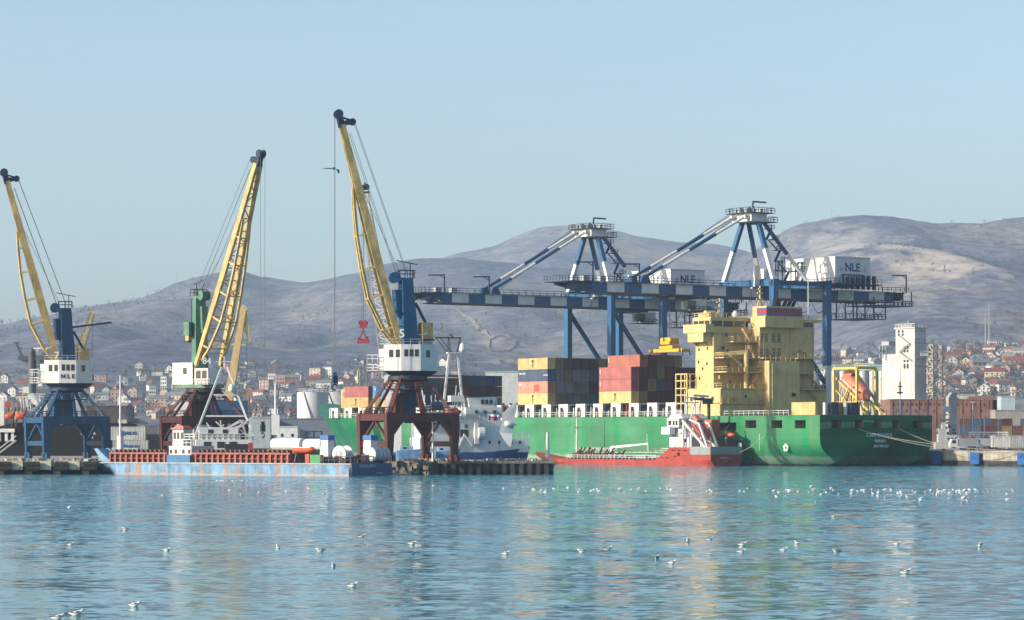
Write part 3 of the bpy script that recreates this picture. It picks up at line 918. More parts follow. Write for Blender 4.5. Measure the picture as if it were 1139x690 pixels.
for (t, a, z) in ((37.84, 26.6, 27.0), (38.4, 9.2, 23.2), (35.4, 4.4, 15.6), (35.4, 10.6, 19.2), (38.3, 12.2, 33.0)):
    m_ = MB()
    for k in range(10): m_.tube(SP(t, a+.4*math.cos(k*.628), z+.4*math.sin(k*.628)), SP(t, a+.4*math.cos((k+1)*.628), z+.4*math.sin((k+1)*.628)), .1, n=5)
    m_.build('lifebuoy', ORANGE, SHIP)
for (a, z) in ((25.4, 23.0), (27.8, 19.2), (29.4, 15.0), (16.6, 28.9), (26.4, 29.0)):
    m_ = MB(); SB(m_, 37.92, 37.98, a, a+.85, z, z+2.0) if z > 17.8 else SB(m_, 34.52, 34.58, a, a+.85, 11.7, 13.7); m_.build('door', paint('pale_door', (0.62, 0.58, 0.42)), SHIP)
for (t0, z) in ((45.2, 22.4), (43.4, 27.2), (46.8, 24.0), (47.0, 30.4)):
    m_ = MB(); SB(m_, t0, t0+.5, 2.83, 2.9, z, z+.7); m_.build('porthole', GLASS, SHIP)
# stern ventilators and bulwark posts
for px, col in ((919, W), (942, W)):
    m_ = MB(); a = a_of(px, 1.0); m_.tube(SP(1.5, a, 11.5), SP(1.5, a, 14.3), 0.42, n=12); m_.build('ventilator', col, SHIP)
for px in (927, 949): 
    m_ = MB(); a = a_of(px, 1.0); SB(m_, 0.6, 3.0, a-1.0, a+1.2, 11.5, 14.4); m_.build('mooring_winch_house', NAVY, SHIP)
# forecastle: foremast, windlass
m_ = MB(); m_.tube(SP(222, 17, 13), SP(222, 17, 26), 0.45, 0.2); m_.bar(SP(222, 15, 22), SP(222, 19, 22), 0.3); m_.bar(SP(226, 17, 13), SP(222, 17, 21), 0.3); m_.build('foremast', YELS, SHIP)
m_ = MB(); SB(m_, 206.0, 207.6, 2.5, 31, 12, 20); m_.build('breakwater', YEL, SHIP)
# free-fall lifeboat and its yellow launching frame
fl = MB()
T0, T1, A0, A1, ZT = 1.0, 8.8, 11.9, 17.6, 22.2
for t in (T0, T1):
    for a in (A0, A1): fl.bar(SP(t, a, 11.5), SP(t, a, ZT), 0.5)
for a in (A0, A1): fl.bar(SP(T0, a, ZT), SP(T1, a, ZT), 0.55)
for t in (T0, T1): fl.bar(SP(t, A0, ZT), SP(t, A1, ZT), 0.55)
for a in (13.0, 16.4):
    fl.bar(SP(9.6, a, 20.2), SP(-1.6, a, 12.6), 0.4)
    for k in range(4):
        t = 8-k*2.2; z = 20.2-(9.6-t)*0.68
        fl.bar(SP(t, a, 11.5), SP(t, a, z), 0.26); fl.bar(SP(t, a, z), SP(t-2.0, a, 11.6), 0.2)
for k in range(5):
    fl.bar(SP(8.5-k*2, 13.0, 19.4-k*1.36), SP(8.5-k*2, 16.4, 19.4-k*1.36), 0.24)
for a in (12.2,): 
    fl.bar(SP(T1, a, 14.5), SP(T0, a, 14.5), 0.22); fl.bar(SP(T1, a, 11.5), SP(T0+3, a, 18), 0.25); fl.bar(SP(T1, a, 17.5), SP(T0, a, 11.6), 0.22)
fl.bar(SP(8.8, 17.8, ZT), SP(-2.2, 17.8, 11.6), 0.45)
fl.rail([SP(8.6, 12, ZT+.2), SP(8.6, 17.5, ZT+.2), SP(3, 17.5, ZT+.2)], 0.9, 0.05, 1.2)
fl.build('lifeboat_frame', paint('frame_yellow', (0.72, 0.52, 0.12), wear=0.1, rust=0.05), SHIP)
lb = thing('freefall_lifeboat', 'faded orange enclosed lifeboat tilted in a yellow frame on the stern', 'lifeboat', tuple(swp(4.4, 14.7, 17.9)), 0)
lb.rotation_euler = (0, R(34), SHIP_RZ+math.pi)
def boat_shell(L, Wd, H, n=14, top=1.0):
    rings = []
    for i in range(n+1):
        u = i/n; x = (u-.5)*L
        e = max(0.03, (1-abs(2*u-1)**3.2))
        w, hh = Wd/2*e**0.6, H/2*e**0.5
        ring = []
        for k in range(16):
            an = 2*math.pi*k/16
            cy, cz = math.cos(an), math.sin(an)
            ring.append((x, w*math.copysign(abs(cy)**0.7, cy), hh*math.copysign(abs(cz)**0.8, cz)*(top if cz > 0 else 0.8)))
        rings.append(ring)
    return MB().loft(rings)
boat_shell(10.4, 3.3, 3.5).build('boat_hull', SALMON, lb, smooth=50)
m_ = MB(); m_.box(-4.6, -2.2, -0.9, 0.9, 1.2, 2.3); m_.build('conning_tower', SALMON, lb)
m_ = MB(); m_.box(-3.2, 3.4, -1.72, 1.72, -0.2, 0.05); m_.build('rubbing_strake', W, lb)
m_ = MB()
for k in range(3): m_.box(0.5+k*1.1, 1.1+k*1.1, -1.62, 1.62, 0.35, 0.8)
m_.build('window', GLASS, lb)

# ------------------------------------------------------------------ containers on the ship
CL, CW, CH = 13.0, 2.44, 2.88
CPAL = {
    'ochre': (0.66, 0.47, 0.20), 'mustard': (0.26, 0.19, 0.075), 'navy blue': (0.085, 0.12, 0.20), 'coral': (0.62, 0.27, 0.19), 'dusty red': (0.40, 0.13, 0.12),
    'brick red': (0.42, 0.15, 0.10), 'dark maroon': (0.10, 0.025, 0.025), 'slate grey': (0.23, 0.225, 0.22), 'royal blue': (0.02, 0.085, 0.25), 'sky blue': (0.10, 0.30, 0.60),
    'teal': (0.03, 0.17, 0.15), 'brown': (0.14, 0.075, 0.05), 'white': (0.68, 0.68, 0.66), 'light grey': (0.42, 0.44, 0.45), 'orange red': (0.50, 0.10, 0.05),
}
def cmat(c):
    key = 'box_'+c.replace(' ', '_')
    new = key not in MATS
    m = paint(key, CPAL[c], wear=0.16, rust=0.16, scale=0.3, corr=('X', 0.55))
    if new:   # every box has faded a little differently
        nt = m.node_tree; b = nt.nodes['Principled BSDF']; src = b.inputs['Base Color'].links[0].from_socket
        oi = nt.nodes.new('ShaderNodeObjectInfo'); mr = nt.nodes.new('ShaderNodeMapRange'); mr.inputs['To Min'].default_value = .72; mr.inputs['To Max'].default_value = 1.22
        nt.links.new(oi.outputs['Random'], mr.inputs['Value'])
        x = nt.nodes.new('ShaderNodeMix'); x.data_type = 'RGBA'; x.blend_type = 'MULTIPLY'; x.inputs[0].default_value = 1
        nt.links.new(src, x.inputs[6]); nt.links.new(mr.outputs[0], x.inputs[7]); nt.links.new(x.outputs[2], b.inputs['Base Color'])
    return m
ROD = paint('galvanised_rod', (0.30, 0.30, 0.30), wear=0.1)
def container_proto(L):
    b = MB()
    b.box(0.06, L-0.1, -CW+0.05, -0.05, 0.12, CH-0.06)
    for x in (0, L-0.2):
        for y in (-CW, -0.2): b.box(x, x+0.2, y, y+0.2, 0, CH)
    for y in (-CW, -0.14): b.box(0.2, L-0.2, y+.0, y+0.14, 0.0, 0.16); b.box(0.2, L-0.2, y, y+0.14, CH-0.12, CH)
    for x in (0, L-0.14): b.box(x, x+0.14, -CW+0.2, -0.2, 0, 0.16); b.box(x, x+0.14, -CW+0.2, -0.2, CH-0.12, CH)
    # pressed ribs of the long side
    n = int(L/0.62)
    for k in range(n):
        x = 0.35+k*(L-0.7)/n
        b.box(x, x+0.3, -0.05, -0.01, 0.16, CH-0.12)
    d = MB()
    for y in (-CW+0.25, -CW/2+0.02): d.box(0.02, 0.06, y, y+CW/2-0.3, 0.2, CH-0.16)
    for y in (-CW+0.55, -CW/2-0.25, -CW/2+0.25, -0.55): d.tube((-0.02, y, 0.15), (-0.02, y, CH-0.12), 0.045, n=6)
    return b, d
_c1 = container_proto(CL); _c2 = container_proto(8.2)
CB = {}
def container(col, loc, rz, label, group, L=CL):
    key = (L,)
    if key not in CB:
        pb, pd = (_c1 if L == CL else _c2)
        ob = pb.build('shipping_container', cmat('white')); od = pd.build('doors', cmat('white'), ob)
        CB[key] = (ob, od); first = True
        o, d = ob, od
    else:
        o = CB[key][0].copy(); COL.objects.link(o); d = CB[key][1].copy(); COL.objects.link(d); d.parent = o
    for q in (o, d):
        q.material_slots[0].link = 'OBJECT'; q.material_slots[0].material = cmat(col)
    o.location = loc; o.rotation_euler = (0, 0, rz)
    tag(o, label, 'container', group)
    return o
ORD = ['lowest', 'second lowest', 'third', 'fourth', 'fifth']
ROWN = ['outermost row', 'second row', 'third row', 'fourth row', 'fifth row', 'sixth row', 'seventh row', 'eighth row', 'ninth row', 'tenth row', 'eleventh row', 'twelfth row', 'thirteenth row']
PITCH = 2.66
def stack(name, group, t, cols, z0, a0=0.4):
    """cols[row] = colours from the lowest tier up"""
    out = {}
    for r_, cs in enumerate(cols):
        for k, c in enumerate(cs):
            if not c: continue
            tt, aa, z = t, a0+r_*PITCH, z0+k*(CH+0.09)
            o = container(c, tuple(swp(tt, aa, z)), SHIP_RZ, f'{c} container, {ORD[k]} tier of the {ROWN[r_]}, {name}', group)
            out[(r_, k)] = o
    return out
ZC = 14.9
O, M, N_, C_, D, B_, K, G, RB, SK, T, BR = 'ochre', 'mustard', 'navy blue', 'coral', 'dusty red', 'brick red', 'dark maroon', 'slate grey', 'royal blue', 'sky blue', 'teal', 'brown'
mid = stack('middle stack', 'containers stacked on the green ship', 105.0, [
    [O, C_, N_, O], [M, G, G, M], [G, G, M, BR], [G, G, G, K], [G, G, G, K], [T, K, N_, K], [K, BR, K, M], [BR, K, M, K]], ZC)
aft = stack('stack before the yellow deckhouse', 'containers stacked on the green ship', 70.2, [
    [O, D, D], [M, K, K, B_], [K, M, K, K], [K, N_, M, BR], [K, K, K, BR], [T, K, K, M], [BR, M, K], [K, BR, K], [M, K, N_], [K, K]], ZC)
bow = stack('forward stack behind the white ship', 'containers stacked on the green ship', 174.6, [
    [O, SK], [RB, RB], [K, T, D], [RB, K, T], [K, N_, N_], [M, K, M], [K, BR, BR], [T, K, M], [K, K, K], [BR, K, RB], [RB, K, N_], [K, K, RB], [M, BR, N_]], ZC)
fore = stack('foremost stack at the bow', 'containers stacked on the green ship', 190.6, [[O, D], [BR, K], [K, K]], ZC, a0=0.8)
BOXL = paint('box_dark_letter', (0.055, 0.045, 0.035)); 
def on_box(o, text, x, z, size, mat, sx=1.0, stackd=False):
    if stackd:
        for i, ch in enumerate(text): letter(ch, size, mat, o, (x, 0.02, z-i*size*0.78+size*0.78), (R(90), 0, R(180)), 0.01, bold=0.03, sx=1.35)
    else: letter(text, size, mat, o, (x, 0.02, z), (R(90), 0, R(180)), 0.01, sx=sx, bold=0.02)
for o in (mid[(0, 0)], mid[(0, 3)], aft[(0, 0)], bow[(0, 0)], fore[(0, 0)]): on_box(o, 'MSC', CL*0.5, CH*0.5, 0.85, BOXL, stackd=True)
on_box(mid[(0, 2)], 'CMA CGM', CL*0.86, CH*0.68, 0.62, LET)
on_box(mid[(0, 2)], 'CMA CGM', CL*0.07, CH*0.5, 0.4, LET)
m_ = MB(); m_.box(CL*0.28, CL*0.46, 0.0, 0.012, 0.3, 2.0); m_.build('red_panel', paint('panel_red', (0.62, 0.09, 0.06)), mid[(0, 1)])
m_ = MB(); m_.box(CL*0.88, CL*0.96, 0.0, 0.012, 1.9, 2.4); m_.build('logo_plate', LET, mid[(0, 1)])
for o in (aft[(0, 1)], aft[(0, 2)], fore[(0, 1)], aft[(1, 3)]):
    m_ = MB(); m_.box(CL*0.955, CL*0.975, 0.0, 0.012, 1.2, 2.4); m_.build('code_mark', LET, o)
m_ = MB()
m_.prism([(CL*.90, 2.3), (CL*.87, 1.7), (CL*.93, 1.7)], 1, 0.0, 0.012); m_.build('logo_mark', LET, bow[(0, 1)])
# yellow boxes on the stern deck
for i, (t, a, c, L) in enumerate(((3.2, 1.4, O, 8.2), (3.4, 8.2, O, 8.2))):
    container(c, tuple(swp(t, a, 11.55)), SHIP_RZ, ('ochre container at the hull edge aft of the yellow deckhouse', 'ochre container on the stern deck beside the lifeboat frame')[i], 'boxes on the stern deck', L)
# ------------------------------------------------------------------ ship-to-shore gantry cranes
def stripe_mat():
    m = bpy.data.materials.new('girder_blocks'); nt, b = nodes(m)
    N = nt.nodes.new; L = nt.links.new
    tc = N('ShaderNodeTexCoord'); sp = N('ShaderNodeSeparateXYZ'); L(tc.outputs['Object'], sp.inputs[0])
    a = N('ShaderNodeMath'); a.operation = 'DIVIDE'; a.inputs[1].default_value = 10.5; L(sp.outputs['X'], a.inputs[0])
    f = N('ShaderNodeMath'); f.operation = 'FRACT'; L(a.outputs[0], f.inputs[0])
    g = N('ShaderNodeMath'); g.operation = 'GREATER_THAN'; g.inputs[1].default_value = 0.5; L(f.outputs[0], g.inputs[0])
    n = N('ShaderNodeTexNoise'); n.inputs['Scale'].default_value = 0.5; n.inputs['Detail'].default_value = 5; L(tc.outputs['Object'], n.inputs['Vector'])
    mr = N('ShaderNodeMapRange'); mr.inputs['From Min'].default_value = .3; mr.inputs['From Max'].default_value = .7; mr.inputs['To Min'].default_value = .88; mr.inputs['To Max'].default_value = 1.1
    L(n.outputs['Fac'], mr.inputs['Value'])
    mx = N('ShaderNodeMix'); mx.data_type = 'RGBA'; mx.inputs[6].default_value = (0.008, 0.07, 0.19, 1); mx.inputs[7].default_value = (0.60, 0.60, 0.58, 1)
    L(g.outputs[0], mx.inputs[0])
    mu = N('ShaderNodeMix'); mu.data_type = 'RGBA'; mu.blend_type = 'MULTIPLY'; mu.inputs[0].default_value = 1
    L(mx.outputs[2], mu.inputs[6]); L(mr.outputs[0], mu.inputs[7]); L(mu.outputs[2], b.inputs['Base Color']); b.inputs['Roughness'].default_value = .5
    return m
GIRD = stripe_mat()
LBLUE = paint('gantry_blue', (0.02, 0.125, 0.29), wear=0.1)
def gantry(tc, label, trolley_x, tip):
    z0 = 3.2
    o = swp(tc, 38.0, z0)
    r = thing('gantry_crane', label, 'gantry crane', tuple(o), R(35), 'blue and white gantry cranes over the container ship')
    H = lambda z: z-z0
    GX, GY = 17.4, 9.8
    for x in (0, GX):
        for y in (-GY, GY):
            m = MB(); m.bar((x, y, 1.2), (x, y, H(24.5)), 1.75, 1.5); m.build('leg_foot', W, r)
            m = MB(); m.bar((x, y, H(24.5)), (x, y, H(45.2)), 1.75, 1.5); m.build('leg', LBLUE, r)
            m = MB()
            for d in (-3, -1, 1, 3): m.cbox((x, y+d*0.9, 0.45), (0.7, 1.3, 0.9))
            m.build('bogie', NAVY, r)
    m = MB()
    for x in (0, GX): m.bar((x, -GY-1, 2.0), (x, GY+1, 2.0), 1.4, 1.6)
    for y in (-GY, GY): m.bar((0, y, H(19)), (GX, y, H(19)), 1.1, 1.3)
    m.build('sill_beam', LBLUE, r)
    m = MB()
    for y in (-GY, GY):
        m.bar((0.4, y, H(40.6)), (GX-0.6, y, H(20.0)), 0.9)
        m.bar((-1.2, y, H(45.0)), (GX+1.1, y, H(45.0)), 1.0, 1.1)
    m.build('leg_brace', BLUE, r)
    m = MB()
    for x in (0, GX): m.bar((x, -GY-1, H(45.0)), (x, GY+1, H(45.0)), 1.8, 1.7)
    m.build('portal_beam', LBLUE, r)
    # twin girders, landside part and hinged boom
    XT, XR = tip, 49.0
    for y in (-3.3, 3.3):
        m = MB(); m.box(-2.0, XR-4, y-0.65, y+0.65, H(41.5), H(43.9)); m.build('girder', GIRD, r)
        m = MB(); m.box(XT+6, -2.6, y-0.65, y+0.65, H(41.5), H(43.9)); m.build('boom', GIRD, r)
        m = MB(); m.bar((XT+6, y, H(43.0)), (XT+0.5, y, H(43.6)), 1.2, 1.6, 0.8, 0.7); m.build('boom_tip', BLUE, r)
        m = MB(); m.box(XT+4, XR-4, y-0.85, y+0.85, H(41.25), H(41.5)); m.build('trolley_rail', paint('rail_brown', (0.13, 0.10, 0.085)), r)
    m = MB()
    for x in (XT+3, XT+16, XT+29, XT+42, 8, 26, 40): m.box(x, x+0.6, -2.65, 2.65, H(42.2), H(43.5))
    m.build('cross_tie', BLUE, r)
    # walkways and rails
    m = MB()
    for y in (-4.3, 4.3): m.box(XT+4, XR-6, y-0.4, y+0.4, H(43.95), H(44.05))
    m.box(XT-1.5, XT+6, -5.0, 5.0, H(43.7), H(43.9))
    m.build('walkway', NAVY, r)
    m = MB()
    for y in (-4.65, 4.65): m.rail([(XT+6, y, H(44.0)), (XR-6, y, H(44.0))], 1.2, 0.055, 2.3)
    m.rail([(XT-1.5, -5, H(43.9)), (XT+6, -5, H(43.9)), ], 1.3, 0.06, 1.3); m.rail([(XT-1.5, 5, H(43.9)), (XT-1.5, -5, H(43.9))], 1.3, 0.06, 1.3)
    m.build('walkway_rail', NAVY, r)
    # tip lamp arms
    for x in (XT+1, XT+15, 44):
        m = MB(); m.bar((x+5, -4.6, H(43.9)), (x+5, -4.6, H(48.6)), 0.28); m.bar((x+5, -4.6, H(48.5)), (x, -4.6, H(48.3)), 0.3); m.bar((x+5, -4.6, H(47.6)), (x+3.4, -4.6, H(48.4)), 0.15)
        m.build('lamp_arm', NAVY, r)
    for x in (XT+3.4, XT+8.5, XT+18): 
        m = MB(); m.box(x, x+1.6, -4.4, -2.9, H(44), H(45.3)); m.build('winch_box', BLUE if x > XT+9 else GREY, r)
    # A frame
    AX_, AZ = 0.6, H(62.3)
    for y in (-1, 1):
        foot = Vector((0, y*GY, H(45.6))); top = Vector((AX_, y*2.3, AZ))
        k = foot.lerp(top, 0.47)
        m = MB(); m.bar(foot, k, 1.05); m.build('frame_leg_white', W, r)
        m = MB(); m.bar(k, top, 1.05); m.build('frame_leg', LBLUE, r)
        b0 = Vector((11.5, y*GY*0.93, H(45.5))); b1 = Vector((AX_+1, y*2.3, AZ-0.5)); k = b0.lerp(b1, 0.42)
        m = MB(); m.bar(b0, k, 0.95); m.build('back_stay_white', W, r)
        m = MB(); m.bar(k, b1, 0.95); m.build('back_stay', BLUE, r)
    m = MB(); m.box(-2.2, 2.8, -3.8, 3.8, AZ-1.8, AZ+0.2); m.bar((-3.6, -2.6, AZ-.8), (-1, -2.6, AZ-.8), 1.0); m.bar((-3.6, 2.6, AZ-.8), (-1, 2.6, AZ-.8), 1.0); m.build('apex_head', W, r)
    m = MB(); m.box(-3.4, 4.6, -4.8, 4.8, AZ+0.25, AZ+0.4); m.box(2.6, 5.6, -4.6, 4.6, AZ-2.0, AZ-1.8)
    m.rail([(-3.4, -4.8, AZ+.4), (4.6, -4.8, AZ+.4), (4.6, 4.8, AZ+.4), (-3.4, 4.8, AZ+.4), (-3.4, -4.8, AZ+.4)], 1.2, 0.06, 1.3)
    m.rail([(2.7, -4.6, AZ-1.8), (5.6, -4.6, AZ-1.8), (5.6, 4.6, AZ-1.8)], 1.2, 0.06, 1.3)
    m.build('apex_platform', NAVY, r)
    m = MB(); rr = random.Random(5)
    for k in range(9):
        x, y = rr.uniform(-3, 3.4), rr.uniform(-4, 4); m.cbox((x, y, AZ+0.4+0.5), (0.8, 0.8, rr.uniform(.7, 1.4)))
    o_ = m.build('rope_gear', GREY, r); o_['kind'] = 'stuff'
    for y in (-1.6, 1.6):
        m = MB(); m.tube((-1.2, y-0.3, AZ+0.9), (-1.2, y+0.3, AZ+0.9), 0.9, n=14); m.build('sheave_wheel', GREY, r)
    m = MB(); m.bar((0.6, -1, AZ+.3), (0.6, -1, AZ+3.4), .3); m.bar((0.6, -1, AZ+3.3), (3.6, -2.6, AZ+3.1), .4); m.build('apex_jib', NAVY, r)
    # forestays: two pairs of jointed tubes
    for y in (-2.5, 2.5):
        a = Vector((-3.0, y, AZ-0.6)); b = Vector((XT+23, y, H(45.4)))
        for i, (u0, u1, mt, nm) in enumerate(((0, .30, W, 'forestay_white'), (.30, .56, BLUE, 'forestay'), (.56, .82, W, 'forestay_white'), (.82, 1, BLUE, 'forestay'))):
            m = MB(); m.tube(a.lerp(b, u0), a.lerp(b, u1), 0.36 if mt is W else 0.43, n=8); m.build(nm, mt, r)
        m = MB(); m.tube(a+Vector((0, 0.9, 0.6)), b+Vector((1.5, 0.9, 0.4)), 0.08, n=5); m.tube(a+Vector((0, 1.4, 0.9)), b+Vector((3, 1.4, 0.2)), 0.08, n=5); m.build('hoist_rope', CABLE, r)
        m = MB(); m.prism([(XT+21.6, H(43.9)), (XT+25, H(43.9)), (XT+24, H(46)), (XT+22.6, H(46))], 1, y-0.5, y+0.5); m.build('stay_bracket', BLUE, r)
    # zigzag stairs down the A frame
    m = MB()
    for k in range(5):
        z = AZ-3.6-k*2.7; x = 2.6+k*0.75; s = -1 if k % 2 else 1
        m.box(x, x+2.2, -4.4-k*0.8, -2.2-k*0.8, z, z+0.12)
        m.bar((x+1, -3.2-s*1.4-k*.8, z), (x+1.6, -3.2+s*1.4-k*.8, z-2.7), 0.7, 0.12)
        m.rail([(x, -4.4-k*.8, z), (x+2.2, -4.4-k*.8, z), (x+2.2, -2.2-k*.8, z)], 1.0, .06, 1.1)
    m.build('ladder_stair', BLUE, r)
    # service towers on the girder
    for x in (4.0, 10.5):
        m = MB()
        for dx in (0, 2.2):
            for dy in (0, 1.8): m.bar((x+dx, -5.8+dy, H(45)), (x+dx, -5.8+dy, H(50.6)), 0.2)
        m.box(x-0.3, x+2.6, -6.1, -3.7, H(48.2), H(48.4)); m.rail([(x-.3, -6.1, H(48.4)), (x+2.6, -6.1, H(48.4)), (x+2.6, -3.7, H(48.4))], 1.2, .06, 1)
        m.rail([(x-.3, -6.1, H(49.9)), (x+2.6, -6.1, H(49.9)), (x+2.6, -3.7, H(49.9))], .7, .06, 1)
        m.build('service_tower', NAVY, r)
    m = MB(); m.box(-1.4, 1.0, -7.6, -5.2, H(45.9), H(48.4)); m.build('electric_house', W, r)
    m = MB()
    for x in (-2.8, -2.0): m.box(x, x+.45, -5.8, -5.3, H(44), H(49.3))
    m.build('cable_reel_post', W, r)
    # machinery house
    hs = MB(); hs.box(19.5, 31.2, -10.5, 8.6, H(45.3), H(51.9)); hs.box(19.3, 31.4, -10.7, 8.8, H(51.9), H(52.15))
    mh = hs.build('machinery_house', paint('house_white', (0.76, 0.77, 0.77), wear=0.05), r)
    m = MB()
    for y in (-4.4, 1.6): m.box(19.15, 19.5, y-.6, y+.6, H(48.3), H(50.3))
    m.build('vent', W, mh)
    m = MB(); m.box(17.6, 33.8, -12.4, 9.6, H(45.05), H(45.3)); m.build('house_deck', NAVY, r)
    m = MB(); m.rail([(17.7, 9.5, H(45.3)), (17.7, -12.3, H(45.3)), (33.7, -12.3, H(45.3))], 1.2, .06, 1.6); m.build('house_rail', NAVY, r)
    m = MB()
    for k in range(7): m.box(20.4+k*1.8, 20.9+k*1.8, -12.2, -11.2, H(43.9), H(47.4))
    m.build('cable_tray', NAVY, r)
    letter('NLE', 2.9, paint('sign_blue', (0.01, 0.09, 0.28)), r, (25.3, -10.53, H(49.4)), (R(90), 0, 0), 0.03, bold=0.07)
    m = MB(); m.box(21.6, 29.2, -10.56, -10.5, H(47.35), H(47.75)); m.build('sign_underline', NAVY, mh)
    m = MB()
    for sx_, w_ in ((-1, 1.3), (1, 1.3)):
        cx = 25.3+sx_*3.9
        m.prism([(cx-.9, H(48.5)), (cx+.9, H(48.5)), (cx+.7, H(48.72)), (cx-.7, H(48.72))], 1, -10.55, -10.5)
        m.prism([(cx-.2, H(48.7)), (cx+.15, H(48.7)), (cx+.15, H(50.0)), (cx-.05, H(50.0))], 1, -10.55, -10.5)
        m.prism([(cx+.4, H(48.7)), (cx+.6, H(48.7)), (cx+.6, H(49.5)), (cx+.4, H(49.5))], 1, -10.55, -10.5)
    m.build('sign_emblem', GREY, mh)
    # rear platforms under the girder end
    m = MB()
    for (x0, x1, z) in ((37, XR+1.5, 40.4), (30, 41, 36.8)):
        m.box(x0, x1, -5.6, 5.6, H(z), H(z)+.15)
        m.rail([(x0, -5.6, H(z)+.15), (x1, -5.6, H(z)+.15), (x1, 5.6, H(z)+.15)], 1.2, .07, 1.4); m.rail([(x0, 5.6, H(z)+.15), (x0, -5.6, H(z)+.15)], 1.2, .07, 1.4)
    for x in (30, 34, 37, 41): 
        for y in (-5.5, 5.5): m.bar((x, y, H(36.8)), (x, y, H(42.6 if x > 36 else 41.4)), .26)
    for x in (44, 47, XR+1): m.bar((x, -5.5, H(40.4)), (x, -5.5, H(44.2)), .22)
    m.rail([(37, -5.6, H(44)), (XR, -5.6, H(44))], 1.2, .06, 1.5); m.box(XR-6, XR, -4, 4, H(43.6), H(44)); m.tube((XR-1, -3.5, H(43)), (XR-1, 3.5, H(43)), 1.0, n=12)
    m.build('rear_platform', NAVY, r)
    # festoon cables hanging below the girder
    m = MB(); x = trolley_x+4.5
    while x < XR-8:
        pts = []
        for i in range(9):
            u = i/8; pts.append((x+u*5.0, -4.3, H(41.2)-3.2*(1-(2*u-1)**2)))
        m.path(pts, 0.09, 4); x += 5.0
    m.build('festoon_cable', CABLE, r)
    # trolley with the driver's cab
    m = MB(); m.box(trolley_x-3, trolley_x+3.4, -3.9, 3.9, H(40.4), H(41.1)); m.tube((trolley_x, -3, H(41.6)), (trolley_x, 3, H(41.6)), .8); m.build('trolley', NAVY, r)
    m = MB(); m.box(trolley_x+1.4, trolley_x+4.6, -5.6, -2.6, H(37.6), H(40.4)); cb = m.build('driver_cab', paint('cab_grey', (0.62, 0.60, 0.55), wear=.1), r)
    m = MB(); m.box(trolley_x-1.2, trolley_x+1.4, -5.4, -2.8, H(37.9), H(40.0)); m.build('cab_window', glass('tinted_glass', (0.05, 0.08, 0.06)), cb)
    m = MB(); m.box(trolley_x-2, trolley_x+5.4, -6.4, -2.2, H(37.3), H(37.5)); m.rail([(trolley_x-2, -6.4, H(37.5)), (trolley_x+5.4, -6.4, H(37.5))], 1.1, .06, 1.3); m.build('cab_platform', NAVY, r)
    return r
ga = gantry(138, 'farther gantry crane whose boom tip reaches toward the slewing crane numbered five', 13.5, -56.0)
gb = gantry(71, 'nearer gantry crane standing behind the yellow deckhouse with its lettered white house', -22.5, -58.0)
# yellow spreader under the nearer crane
sp_t, sp_a = 75.0, 38.0-22.0
spd = thing('container_spreader', 'yellow container spreader hanging on ropes over the stacked containers', 'spreader', tuple(swp(sp_t, sp_a, 27.6)), SHIP_RZ)
m = MB()
for y in (-.8, .8): m.box(-5, 5, y-.25, y+.25, 0, .8)
m.box(-6.4, 6.4, -.42, .42, .1, .62)
for x in (-6.6, 6.2): m.box(x, x+.4, -1.25, 1.25, -.1, .7)
m.build('beam', YELB, spd)
m = MB(); m.box(-2.6, 2.6, -1.2, 1.2, .8, 1.6); m.box(-1.9, 1.9, -1.5, 1.5, 1.9, 2.7); m.box(-1.0, 1.0, -.8, .8, 2.7, 3.6); m.build('headblock', YELB, spd)
m = MB()
for x in (-1.5, 1.5): m.tube((x, -1.3, 3.0), (x, 1.3, 3.0), .62, n=14)
m.build('sheave', YELB, spd)
for x in (-6.5, 6.4):
    for y in (-1.15, 1.15):
        m = MB(); m.bar((x, y, .2), (x+(.3 if x > 0 else -.3), y, -.9), .22); m.build('corner_guide', DARK, spd)
m = MB()
for x in (-1.7, 1.7):
    for y in (-1.2, 1.2): m.tube((x, y, 3.0), (x*.9, y, 13.4), .055, n=5)
m.build('hoist_rope', CABLE, spd)

